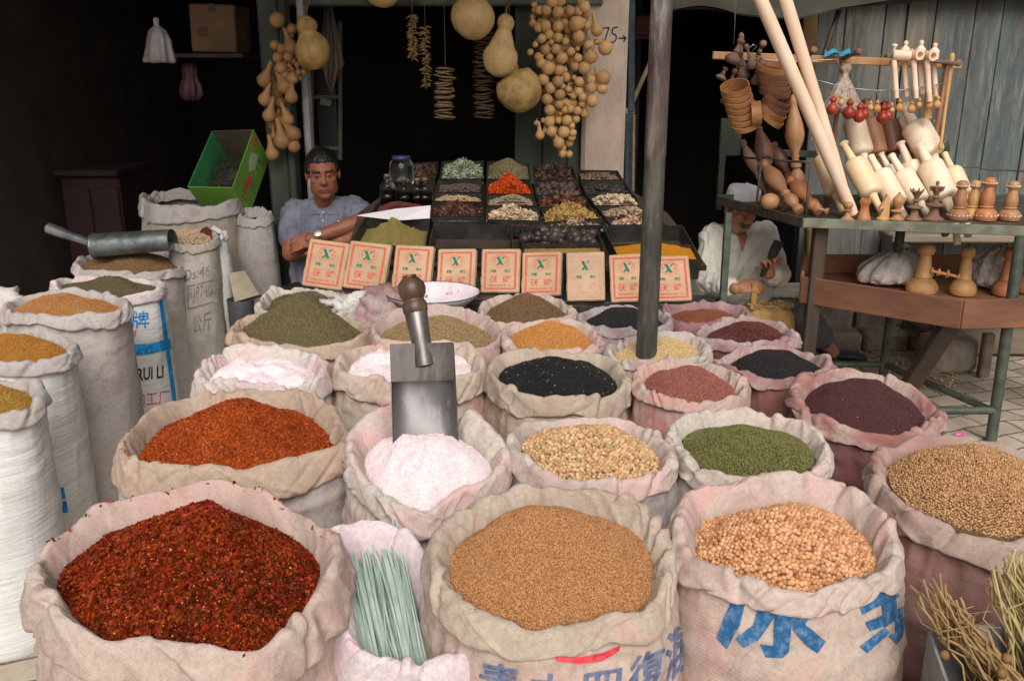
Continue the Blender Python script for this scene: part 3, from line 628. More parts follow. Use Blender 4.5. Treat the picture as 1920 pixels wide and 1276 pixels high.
def powder_mat():
    t = NT('pink_powder'); v = t.coords(rand=False); c = t.ramp(t.noise(v, 7, 6, .6, .4), [(.44, lin((244, 232, 233))), (.64, lin((238, 214, 218))), (.80, lin((208, 136, 148)))])
    c = t.mix(t.ramp(t.noise(v, 160, 4), [(.35, G(.5)), (.6, G(0))]), c, lin((222, 196, 200)))
    return t.done(c, .95, t.bump(t.noise(v, 220, 5, .7), .8, .003, t.bump(t.noise(v, 40, 4), .5, .006)), None, .1)
M_powder = powder_mat()
def powder(S, label, pk, depth=.03, p=1.7, dy=.02):
    o = fill(S, 'powder_heap', label, 'powder', pk, [(246, 228, 232)], 'oct', .0017, 7000 if S.seed == 7 else 2500, depth=depth, p=p, dy=dy, lump=.012); o.data.materials[0] = M_powder; o.data.materials[1] = M_powder; return o
powder(s7, 'heap of pale pink powder round the upright scoop', (812, 818), .030, 1.6, -.12)
s8 = sack('beige sack of pale chickpeas behind the millet sack', [(970, 803), (1010, 785), (1075, 785), (1160, 785), (1210, 801), (1248, 832), (1256, 862), (1228, 884), (1172, 896), (1110, 899), (1055, 891), (1000, 868), (964, 838)], .72, fabric((214, 196, 184), (204, 166, 160), .45), drop=0.042, out=0.022, seed=8, body_cloth=F_grey)
fill(s8, 'pale_chickpea_heap', 'heap of pale chickpeas in the sack behind the millet', 'chickpeas', (1100, 797), [(168, 126, 88), (204, 164, 122), (214, 178, 136), (164, 142, 92), (190, 136, 104)], 'round', .0049, 2400, depth=.026, p=1.5, lump=.005, svar=.14)
s9 = sack('beige sack of green mung beans', [(1264, 802), (1300, 777), (1360, 766), (1430, 770), (1500, 791), (1540, 825), (1548, 858), (1525, 877), (1480, 886), (1430, 893), (1370, 889), (1318, 873), (1284, 847)], .72, fabric((212, 198, 186), (204, 172, 166), .4), drop=0.04, out=0.021, seed=9)
fill(s9, 'mung_bean_heap', 'heap of small green mung beans', 'mung beans', (1410, 797), [(74, 74, 34), (98, 98, 50), (124, 120, 70), (88, 84, 42)], 'pea', .0024, 9000, depth=.026, p=1.5, lump=.004, rough=.35)
s10 = sack('dusty maroon stained sack of fine purple grain', [(1497, 717), (1535, 700), (1600, 696), (1667, 712), (1720, 739), (1758, 768), (1757, 786), (1725, 802), (1680, 811), (1630, 806), (1575, 793), (1520, 772), (1496, 746)], .72, fabric((204, 178, 168), (142, 82, 76), .6, (110, 66, 60)), drop=0.036, out=0.022, seed=10, body_cloth=F_maroon)
fill(s10, 'purple_grain_heap', 'wide bed of fine dark purple grain in the maroon stained sack', 'purple grain', (1600, 712), [(64, 32, 36), (86, 46, 48), (98, 58, 58), (54, 26, 32)], 'oct', .0014, 22000, depth=.035, p=2.6, lump=.006, rough=.5, extra=[([(190, 168, 140)], 'oct', .0015, 9)])
# --- third row
s11 = sack('white cloth sack of white powder', [(372, 697), (392, 674), (425, 654), (485, 652), (550, 653), (593, 669), (605, 690), (590, 707), (540, 720), (490, 724), (440, 719), (397, 710)], .72, fabric((222, 208, 202), (208, 170, 172), .5), drop=0.062, out=0.024, seed=11)
powder(s11, 'bed of white pink tinged powder in the white cloth sack', (470, 676), .04, 2.2)
s12 = sack('beige sack of white powder behind the upright scoop', [(634, 682), (652, 657), (700, 644), (780, 640), (860, 642), (893, 657), (900, 682), (888, 697), (850, 707), (780, 714), (700, 707), (652, 699)], .72, fabric((214, 196, 178), (204, 158, 150), .5), drop=0.062, out=0.024, seed=12)
powder(s12, 'bed of white powder in the beige sack behind the scoop', (690, 664), .035, 2.2)
s13 = sack('tan sack of black sesame seed', [(922, 682), (942, 662), (990, 658), (1057, 661), (1130, 665), (1166, 690), (1170, 713), (1150, 730), (1090, 747), (1030, 742), (970, 731), (930, 710)], .72, fabric((196, 178, 158), (180, 150, 136), .4), drop=0.056, out=0.024, seed=13)
fill(s13, 'black_sesame_heap', 'heap of black sesame seed in the tan sack', 'sesame seed', (1040, 668), [(14, 14, 14), (26, 25, 24), (36, 34, 32)], 'seed', .0017, 14000, depth=.03, p=1.4, lump=.008, rough=.35, spec=.5, extra=[([(210, 200, 180), (190, 190, 190)], 'oct', .0017, 90)])
s14 = sack('small beige sack of pinkish red grain beside the pole', [(1196, 697), (1226, 680), (1290, 674), (1345, 687), (1387, 711), (1393, 731), (1368, 744), (1310, 751), (1250, 744), (1211, 727)], .72, fabric((206, 180, 168), (196, 140, 130), .6), drop=0.034, out=0.02, seed=14, body_cloth=F_dust)
fill(s14, 'red_grain_heap', 'heap of small pinkish red grain beside the pole', 'red grain', (1285, 686), [(120, 66, 58), (150, 90, 78), (168, 108, 92)], 'oct', .0019, 9000, depth=.025, p=2.0)
s15 = sack('mauve stained sack of black seed under the carver', [(1344, 676), (1382, 660), (1458, 652), (1512, 660), (1550, 679), (1542, 693), (1490, 709), (1440, 710), (1395, 699), (1362, 687)], .72, fabric((196, 172, 166), (146, 98, 98), .7, (90, 64, 66)), drop=0.032, out=0.02, seed=15, body_cloth=fabric((160, 122, 112), (120, 72, 68), .7))
fill(s15, 'black_seed_heap', 'heap of black seed in the mauve stained sack', 'black seed', (1455, 659), [(22, 18, 20), (38, 32, 34), (52, 46, 48)], 'seed', .0020, 8000, depth=.025, p=2.0, rough=.4)
# --- fourth row
s16 = sack('beige sack heaped high with a cone of dried green herb', [(434, 613), (457, 598), (500, 590), (560, 587), (620, 592), (665, 600), (686, 611), (677, 631), (640, 642), (580, 648), (520, 646), (470, 635), (442, 624)], .72, F_tan, drop=0.042, out=0.02, seed=16)
fill(s16, 'dried_herb_cone', 'tall cone of crushed dried green herb', 'dried herb', (558, 548), [(84, 74, 46), (112, 100, 66), (134, 120, 84), (70, 60, 38)], 'husk', .0022, 17000, depth=.02, p=1.15, dy=.02, lump=.006)
s17 = sack('pink lined sack of pale brown seed behind the scoop handle', [(702, 610), (750, 582), (827, 574), (893, 587), (929, 608), (934, 632), (908, 652), (850, 657), (780, 652), (720, 637)], .72, F_pink, drop=0.05, out=0.02, seed=17)
fill(s17, 'pale_seed_heap', 'heap of pale brown seed behind the scoop handle', 'seed', (820, 594), [(120, 96, 64), (154, 128, 90), (176, 150, 110)], 'seed', .0021, 12000, depth=.035, p=2.0)
s18 = sack('small pale sack of golden orange grain', [(947, 632), (952, 611), (985, 602), (1050, 599), (1098, 607), (1121, 631), (1116, 646), (1085, 657), (1030, 659), (976, 654)], .72, fabric((214, 192, 180), (198, 154, 154), .5), drop=0.024, out=0.016, seed=18)
fill(s18, 'golden_grain_heap', 'heap of golden orange grain in the small pale sack', 'golden grain', (1035, 602), [(164, 102, 44), (196, 136, 70), (210, 154, 90)], 'oct', .0018, 9000, depth=.02, p=1.7)
s19 = sack('small grey sack of pale yellow grain behind the pole', [(1142, 652), (1167, 635), (1210, 626), (1270, 624), (1313, 634), (1326, 651), (1313, 667), (1270, 675), (1210, 675), (1163, 667)], .72, fabric((204, 190, 180), (186, 150, 148), .4), drop=0.026, out=0.017, seed=19)
fill(s19, 'yellow_grain_heap', 'heap of pale yellow grain behind the pole', 'yellow grain', (1240, 634), [(176, 142, 92), (206, 176, 126), (220, 194, 146)], 'oct', .0018, 7000, depth=.022, p=2.0)
s20 = sack('beige sack of peaked brown seed below the tea bricks', [(906, 572), (930, 557), (985, 552), (1040, 557), (1068, 577), (1070, 592), (1040, 602), (985, 605), (930, 600), (909, 587)], .72, fabric((206, 188, 174), (190, 154, 146), .4), drop=0.03, out=0.018, seed=20)
fill(s20, 'brown_seed_heap', 'peaked heap of brown seed below the tea bricks', 'brown seed', (985, 550), [(92, 68, 44), (122, 94, 62), (146, 116, 80)], 'husk', .0020, 8000, depth=.02, p=1.25)
s21 = sack('grey mauve sack of black cumin left of the pole', [(1089, 592), (1112, 579), (1160, 575), (1220, 579), (1252, 596), (1247, 609), (1200, 617), (1140, 614), (1102, 605)], .72, fabric((188, 172, 170), (160, 126, 130), .5), drop=0.03, out=0.018, seed=21)
fill(s21, 'black_cumin_heap', 'heap of black cumin beside the pole', 'black cumin', (1165, 579), [(26, 24, 26), (44, 40, 42), (58, 54, 54)], 'seed', .0020, 6000, depth=.022, p=1.8)
s22 = sack('mauve dusted sack of dark red beans', [(1312, 622), (1337, 604), (1400, 596), (1460, 604), (1490, 623), (1482, 637), (1430, 643), (1370, 642), (1327, 634)], .72, F_mauve, drop=0.03, out=0.018, seed=22, body_cloth=F_maroon)
fill(s22, 'dark_red_bean_heap', 'heap of small dark red beans', 'red beans', (1400, 602), [(62, 26, 24), (88, 40, 36), (106, 54, 46)], 'pea', .0027, 4500, depth=.022, p=1.9, rough=.4)
s23 = sack('purple pink plastic sack of brown grain nearest the carver', [(1246, 582), (1262, 567), (1320, 563), (1380, 571), (1402, 586), (1388, 598), (1330, 601), (1270, 599)], .72, fabric((178, 146, 148), (132, 86, 92), .7), drop=0.05, out=0.018, seed=23)
fill(s23, 'brown_grain_bed', 'bed of brown grain in the purple pink plastic sack', 'brown grain', (1330, 580), [(116, 66, 44), (146, 92, 64)], 'oct', .0019, 3500, depth=.035, p=2.5)
s24 = sack('white cloth sack of grey green herb behind the herb cone', [(488, 572), (503, 547), (530, 540), (580, 542), (640, 552), (667, 566), (650, 582), (580, 587), (512, 584)], .72, fabric((206, 198, 186), (176, 160, 146), .4), drop=0.05, out=0.02, seed=24)
fill(s24, 'grey_herb_heap', 'low heap of grey green herb behind the herb cone', 'dried herb', (585, 548), [(92, 84, 58), (120, 108, 78)], 'husk', .0024, 6000, depth=.03, p=1.6)
# --- tall sacks of the side row
Y = 'tall sacks in the side row'
l1 = sack('tall grey sack of brown seed with a metal scoop laid across', [(146, 488), (170, 476), (235, 468), (300, 470), (333, 480), (336, 494), (305, 506), (240, 511), (175, 507), (148, 500)], 0.72, F_grey, drop=0.034, out=0.022, seed=31, bulge=.006, group=Y, body_cloth=fabric((216, 208, 200), (186, 164, 158), .4), taper=1.0)
fill(l1, 'tall_sack_brown_seed', 'brown seed under the scoop in a tall grey sack', 'brown seed', (255, 470), [(104, 76, 46), (134, 102, 66), (154, 122, 82)], 'oct', .0019, 6000, depth=.02, p=1.8, group='spice heaps in tall sacks')
l6 = sack('tall white plastic sack printed with blue frame and lettering', [(106, 529), (140, 521), (220, 519), (285, 523), (303, 533), (290, 546), (235, 553), (160, 552), (115, 543)], 0.7, fabric((228, 216, 214), (206, 160, 168), .5), drop=0.036, out=0.018, seed=36, bulge=.030, group=Y, body_cloth=F_plastic, taper=1.02)
fill(l6, 'tall_sack_grey_seed', 'grey green seed in the printed plastic sack', 'grey seed', (215, 518), [(92, 80, 56), (122, 108, 78)], 'husk', .0020, 4000, depth=.02, p=1.6, group='spice heaps in tall sacks')
l7 = sack('tall plain grey cloth sack of orange brown grain', [(12, 570), (40, 556), (110, 547), (190, 549), (230, 560), (236, 572), (205, 586), (130, 592), (50, 590), (17, 582)], 0.75, F_grey, drop=0.042, out=0.024, seed=37, bulge=.006, group=Y, body_cloth=fabric((214, 204, 198), (190, 172, 166), .35), taper=1.0)
fill(l7, 'tall_sack_orange_grain', 'orange brown grain in the plain grey sack', 'orange grain', (105, 552), [(150, 98, 50), (182, 126, 72), (196, 144, 92)], 'oct', .0018, 6000, depth=.025, p=1.7, group='spice heaps in tall sacks')
l8 = sack('tall white woven sack of golden grain with a blue stamp', [(-110, 650), (-80, 632), (0, 625), (90, 626), (128, 637), (133, 651), (105, 668), (30, 678), (-70, 674)], 0.72, F_grey, drop=0.04, out=0.023, seed=38, bulge=.006, group=Y, body_cloth=F_plastic, taper=1.0)
fill(l8, 'tall_sack_golden_grain', 'golden grain in the white woven sack', 'golden grain', (10, 627), [(160, 104, 40), (190, 132, 56)], 'oct', .0019, 7000, depth=.02, p=2.0, group='spice heaps in tall sacks')
l9 = sack('white sack at the frame edge with yellow grain', [(-190, 745), (-140, 722), (-50, 713), (40, 715), (70, 726), (74, 742), (45, 762), (-40, 775), (-150, 770)], 0.72, F_grey, drop=0.036, out=0.023, seed=39, bulge=.006, group=Y, body_cloth=F_plastic, taper=1.0)
fill(l9, 'tall_sack_yellow_grain', 'yellow grain in the white sack at the edge', 'yellow grain', (-40, 717), [(150, 110, 40), (176, 138, 60)], 'oct', .0019, 6000, depth=.02, p=2.0, group='spice heaps in tall sacks')
l2 = sack('tall stained sack stencilled with grey letters and a boxed line', [(318, 440), (335, 431), (370, 428), (398, 433), (405, 443), (390, 454), (350, 458), (324, 452)], 0.82, fabric((190, 180, 168), (160, 148, 136), .4), drop=0.036, out=0.018, seed=32, bulge=.004, group=Y, body_cloth=fabric((196, 188, 176), (160, 150, 138), .5), taper=1.0)
fill(l2, 'tall_sack_pale_bean', 'pale beans in the stencilled sack', 'beans', (345, 430), [(170, 140, 110), (196, 168, 138)], 'pea', .004, 1200, depth=.015, p=1.6, group='spice heaps in tall sacks')
l3 = sack('tall white plastic sack of dark red berries', [(362, 437), (378, 428), (402, 426), (420, 432), (421, 441), (400, 448), (372, 446)], 0.82, fabric((226, 224, 224), (206, 196, 200), .3), drop=0.024, out=0.014, seed=33, bulge=.012, group=Y, body_cloth=F_plastic, taper=1.05)
fill(l3, 'tall_sack_berry', 'dark red berries in the white plastic sack', 'berries', (385, 427), [(84, 34, 30), (112, 52, 46)], 'pea', .004, 800, depth=.012, p=1.6, group='spice heaps in tall sacks')
l4 = sack('large rear sack with a thick rolled neck under the green carton', [(268, 370), (285, 361), (350, 356), (415, 357), (442, 365), (446, 374), (420, 382), (350, 386), (290, 383)], 0.92, F_grey, drop=0.085, out=0.028, seed=34, group=Y, body_cloth=fabric((186, 172, 156), (160, 140, 124), .4), taper=1.0, inner=.05)
l5 = sack('shadowed small sack behind the rear sack by the post', [(448, 396), (460, 389), (485, 388), (503, 393), (505, 401), (490, 407), (460, 406)], 0.86, F_grey, drop=0.05, out=0.02, seed=35, group=Y, inner=.05)
# ================================================================== lettering laid onto surfaces
def text_tris(s, bold=0.0):
    """flat triangles of a string in the built-in font, scaled to unit height, origin lower left"""
    cu = bpy.data.curves.new('t', 'FONT'); cu.body = s; cu.size = 1.0; cu.offset = bold; cu.resolution_u = 3; cu.fill_mode = 'FRONT'
    o = bpy.data.objects.new('t', cu); C.objects.link(o); dg = bpy.context.evaluated_depsgraph_get(); me = bpy.data.meshes.new_from_object(o.evaluated_get(dg))
    bm = bmesh.new(); bm.from_mesh(me); bmesh.ops.triangulate(bm, faces=bm.faces); v = np.array([x.co[:2] for x in bm.verts]); f = [[q.index for q in y.verts] for y in bm.faces]; bm.free()
    bpy.data.objects.remove(o); bpy.data.curves.remove(cu); bpy.data.meshes.remove(me)
    mn = v.min(0); sz = np.ptp(v, axis=0); return (v - mn) / sz[1], f, sz[0] / sz[1]
def subdiv(v, f, L):
    bm = bmesh.new(); vs = [bm.verts.new((x, y, 0)) for x, y in v]
    for q in f:
        try: bm.faces.new([vs[i] for i in q])
        except ValueError: pass
    for _ in range(7):
        es = [e for e in bm.edges if e.calc_length() > L]
        if not es: break
        bmesh.ops.subdivide_edges(bm, edges=es, cuts=1, use_grid_fill=False); bmesh.ops.triangulate(bm, faces=bm.faces)
    bm.verts.index_update(); v = np.array([x.co[:2] for x in bm.verts]); f = [[q.index for q in y.verts] for y in bm.faces]; bm.free(); return v, f
def lay(mb, pix_v, f, bvh, off=.0016, L=7, maxd=9):
    """shapes given in photo pixels land on the surface they are printed on"""
    v, f = subdiv(pix_v, f, L); P = []; ok = []
    for x, y in v:
        d = Vector(ray(x, y)).normalized(); h = bvh.ray_cast(Vector(CO), d)
        if h[0] is None: P.append((0, 0, 0)); ok.append(False)
        else:
            n = h[1] if h[1].dot(d) < 0 else -h[1]; P.append(tuple(h[0] + n * off)); ok.append(True)
    mb.add(P, [q for q in f if all(ok[i] for i in q)])
def poly_tris(pts):
    bm = bmesh.new(); fc = bm.faces.new([bm.verts.new((x, y, 0)) for x, y in pts]); bmesh.ops.triangulate(bm, faces=[fc]); bm.verts.index_update()
    v = np.array([x.co[:2] for x in bm.verts]); f = [[q.index for q in y.verts] for y in bm.faces]; bm.free(); return v, f
def px_text(s, x0, y0, x1, y1, skew=0.0, slope=0.0, bold=0.0):
    """string in the pixel box x0..x1, y0 (top)..y1 (bottom)"""
    v, f, a = text_tris(s, bold); X = v[:, 0] / a; Yv = v[:, 1]
    return np.stack([x0 + X * (x1 - x0) + Yv * skew, y1 - Yv * (y1 - y0) + X * slope], 1), f
def sack_bvh(S): return BVHTree.FromPolygons([tuple(p) for p in S.body[0]], S.body[1])
def ink(name, c, c2=None, fade=.45):
    t = NT(name); v = t.coords(rand=False); f = t.ramp(t.noise(v, 60, 5, .7), [(.35, lin(c2 or tuple(min(255, int(x * 1.25 + 30)) for x in c))), (.35 + fade * .5, lin(c))]); return t.done(f, .8, None, None, .2)
I_blue = ink('blue_print', (40, 88, 132), (96, 130, 160), .4); I_navy = ink('navy_print', (58, 76, 118), (120, 128, 150), .7); I_cyan = ink('bright_blue_print', (26, 118, 178)); I_red = ink('red_print', (190, 52, 62)); I_black = ink('black_print', (36, 36, 40)); I_grey = ink('grey_stencil', (92, 88, 86), (140, 132, 124), .8)
def z3(pts): return [(1280 + x / 2.995, 850 + y / 2.995) for x, y in pts]
b4 = sack_bvh(s4); m = MB()
for pl_ in enumerate(([(270, 830), (352, 830), (322, 960), (250, 1095), (190, 1030)], [(300, 1035), (345, 1085), (430, 1040), (525, 905), (420, 870), (395, 960)], [(520, 880), (622, 880), (597, 1110), (560, 1145), (465, 1140), (435, 1065), (510, 1075)], [(618, 880), (740, 880), (685, 955), (800, 1050), (755, 1120), (690, 1070), (618, 985)],
            [(990, 845), (1180, 740), (1215, 800), (1005, 900)], [(1020, 945), (1128, 900), (1140, 960), (1050, 995)], [(1110, 800), (1190, 780), (1205, 925), (1128, 975)], [(1200, 870), (1300, 830), (1312, 870), (1205, 925)], [(1235, 790), (1296, 845), (1240, 862)], [(1128, 975), (1160, 1000), (1035, 1115), (990, 1080)], [(1190, 932), (1242, 912), (1232, 1020), (1195, 1068), (1150, 1020), (1190, 1008)], [(1262, 905), (1312, 885), (1318, 965), (1262, 945)])):
    if pl_[0] == 4: obj('printed_character', m, I_blue, s4.root); m = MB()
    lay(m, *poly_tris(z3(pl_[1])), b4, .0022)
obj('printed_character', m, I_blue, s4.root)
b3 = sack_bvh(s3)
for ch, x0, y0, x1, y1, sl in (('青', 898, 1236, 974, 1312, 14), ('中', 994, 1258, 1062, 1330, 6), ('四', 1090, 1262, 1162, 1320, -12), ('復', 1176, 1234, 1244, 1312, -30), ('混', 1244, 1190, 1290, 1290, -42)): m = MB(); lay(m, *px_text(ch, x0, y0, x1, y1, 4, sl, .018), b3, .0022); obj('printed_character', m, I_navy, s3.root)
m = MB(); lay(m, *poly_tris([(1035, 1228), (1090, 1230), (1130, 1222), (1163, 1208), (1160, 1218), (1130, 1237), (1085, 1243), (1045, 1238)]), b3, .002); obj('red_stripe', m, I_red, s3.root)
b6 = sack_bvh(l6); m = MB()
lay(m, *poly_tris([(294, 540), (302, 540), (332, 760), (324, 760)]), b6); lay(m, *poly_tris([(236, 646), (280, 644), (318, 634), (321, 653), (280, 663), (238, 667)]), b6, .0022); obj('blue_frame', m, I_cyan, l6.root); m = MB(); lay(m, *px_text('牌', 246, 584, 279, 616, 0, -2, .012), b6); obj('printed_character', m, I_cyan, l6.root)
m = MB(); lay(m, *px_text('· RUI LI', 246, 692, 306, 716, 0, -8, .02), b6); obj('black_lettering', m, I_black, l6.root)
m = MB(); lay(m, *px_text('百', 243, 619, 256, 631), b6); obj('red_mark', m, I_red, l6.root); m = MB(); lay(m, *px_text('加工厂', 250, 738, 318, 764, 0, -8), b6); obj('red_lettering', m, I_red, l6.root)
b2 = sack_bvh(l2); m = MB()
lay(m, *px_text('Ds:46', 346, 506, 394, 527, 0, -10, .01), b2); obj('stencilled_line', m, I_grey, l2.root); m = MB(); lay(m, *px_text('RJP740', 354, 540, 397, 570, 0, -10), b2); obj('stencilled_line', m, I_grey, l2.root); m = MB(); lay(m, *px_text('公斤', 362, 590, 396, 626, 0, -8), b2); obj('stencilled_line', m, I_grey, l2.root); m = MB()
for q in ([(350, 536), (400, 524), (400, 527), (350, 539)], [(352, 578), (401, 564), (401, 567), (352, 581)], [(350, 536), (353, 536), (355, 580), (352, 580)]): lay(m, *poly_tris(q), b2)
obj('stencilled_box', m, I_grey, l2.root)
b8 = sack_bvh(l8); m = MB(); lay(m, *poly_tris([(100, 914), (119, 913), (123, 934), (100, 938)]), b8); lay(m, *poly_tris([(100, 942), (124, 938), (128, 959), (101, 965)]), b8); obj('blue_stamp', m, I_cyan, l8.root)
b33 = sack_bvh(l3); m = MB(); lay(m, *px_text('仁', 406, 630, 420, 646), b33); obj('small_mark', m, I_navy, l3.root)

# ================================================================== tray stand with spice trays and tea bricks
TP0 = np.array([0, 3.7, .845]); TN = np.array([0, -.377, .926])
def zt(pts): return [(680 + x / 3.4286, 290 + y / 3.4286) for x, y in pts]
def on_trays(p, up=0.0): return at_p(p[0], p[1], TP0, TN) + TN * up
def mat_tin():
    t = NT('blackened_tin'); v = t.coords(); c = t.ramp(t.noise(v, 9, 6, .7), [(.35, lin((52, 50, 48))), (.6, lin((84, 80, 74))), (.75, lin((110, 98, 84)))])
    return t.done(c, .45, t.bump(t.noise(v, 30, 4), .2, .004), .55)
M_tin = mat_tin()
def tray(label, quad, depth=.06, divider=None, heapspec=None, group='tin spice trays on the stand'):
    Q = np.array([on_trays(p) for p in quad]); c = Q.mean(0); Q = c + (Q - c) * (1 - .004 / (np.linalg.norm(Q - c, axis=1).mean()))
    def inset(P, d):
        out = []
        for i in range(4):
            a = P[i - 1] - P[i]; b = P[(i + 1) % 4] - P[i]; a /= np.linalg.norm(a); b /= np.linalg.norm(b); s = np.linalg.norm(np.cross(a, b)); out.append(P[i] + (a + b) * d / s)
        return np.array(out)
    I = inset(Q, .0035); D = np.array(TN) * depth; B = inset(Q, .006) - D; IB = inset(Q, .0095) - D + TN * .003
    t = thing('spice_tray', label, 'tray', c - D, group); m = MB(); v = np.concatenate([Q, I, IB, B]); f = []
    for a, b in ((0, 4), (4, 8), (12, 0)):
        for i in range(4): f.append((a + i, a + (i + 1) % 4, b + (i + 1) % 4, b + i))
    f += [(8, 9, 10, 11), (15, 14, 13, 12)]; m.add(v, f); obj('tray_walls', m, M_tin, t, False)
    if divider is not None:
        m = MB(); a = I[3] * (1 - divider) + I[0] * divider; b = I[2] * (1 - divider) + I[1] * divider; m.beam(a - TN * depth * .45, b - TN * depth * .45, .003, depth * .75, TN, 0, 0); obj('divider', m, M_tin, t, False)
    return Q, I
def tray_heap(name, label, cat, I, height, cols, shape, size, n, down=.028, part=(0, 1), p=1.6, sx=0.0, **kw):
    A = I[3] * (1 - part[0]) + I[0] * part[0]; Bq = I[2] * (1 - part[0]) + I[1] * part[0]; Cq = I[2] * (1 - part[1]) + I[1] * part[1]; Dq = I[3] * (1 - part[1]) + I[0] * part[1]
    K = np.array([A, Bq, Cq, Dq]); c = K.mean(0); K = c + (K - c) * .97; lp = []
    for i in range(4):
        for t in np.linspace(0, 1, 24, endpoint=False): lp.append(K[i] * (1 - t) + K[(i + 1) % 4] * t)
    lp = np.array(lp) - TN * down; ap = lp.mean(0) + np.array([sx, 0, 0]) + np.array([0, -.1, .99]) * height
    global _hs; _hs += 1
    return heap(name, label, cat, lp, ap, cols, shape, size, n, p, seed=_hs, group='spice heaps in tin trays', **kw)
_hs = 60
st = thing('tray_stand', 'dark sloping wooden stand carrying the rows of tin spice trays', 'stand', (.05, 3.9, 0))
m = MB(); dk = [on_trays(p, -.075) for p in ((668, 372), (745, 318), (1165, 318), (1255, 372), (1330, 470), (640, 470))]; dk2 = [p - TN * .025 for p in dk]
m.add(dk + dk2, [(0, 1, 2, 3, 4, 5), (11, 10, 9, 8, 7, 6)] + [(i, (i + 1) % 6, 6 + (i + 1) % 6, 6 + i) for i in range(6)]); obj('sloping_deck', m, M_darkwood, st, False)
for p in ((690, 455), (1280, 458), (770, 340), (1150, 340)):
    q = on_trays(p, -.1); m = MB(); m.box((q[0], q[1], q[2] / 2), (.05, .05, q[2]), None, 0, .005); obj('leg', m, M_darkwood, st, False)
bl, br = at_z(556, 552, .685), at_z(1350, 577, .685); m = MB(); dv = np.array([0, .075, 0])
m.beam(bl + dv, br + dv, .17, .02, (0, 0, 1), 0, .004); m.beam(bl + dv - [0, .09, .03], br + dv - [0, .09, .03], .012, .05, (0, 0, 1), 0, .002); obj('front_ledge', m, M_tin, st, False)
m = MB(); m.beam(bl + dv + [0, .07, -.35], br + dv + [0, .07, -.35], .02, .66, (0, 0, 1), 0, .004); obj('front_board', m, M_darkwood, st, False)
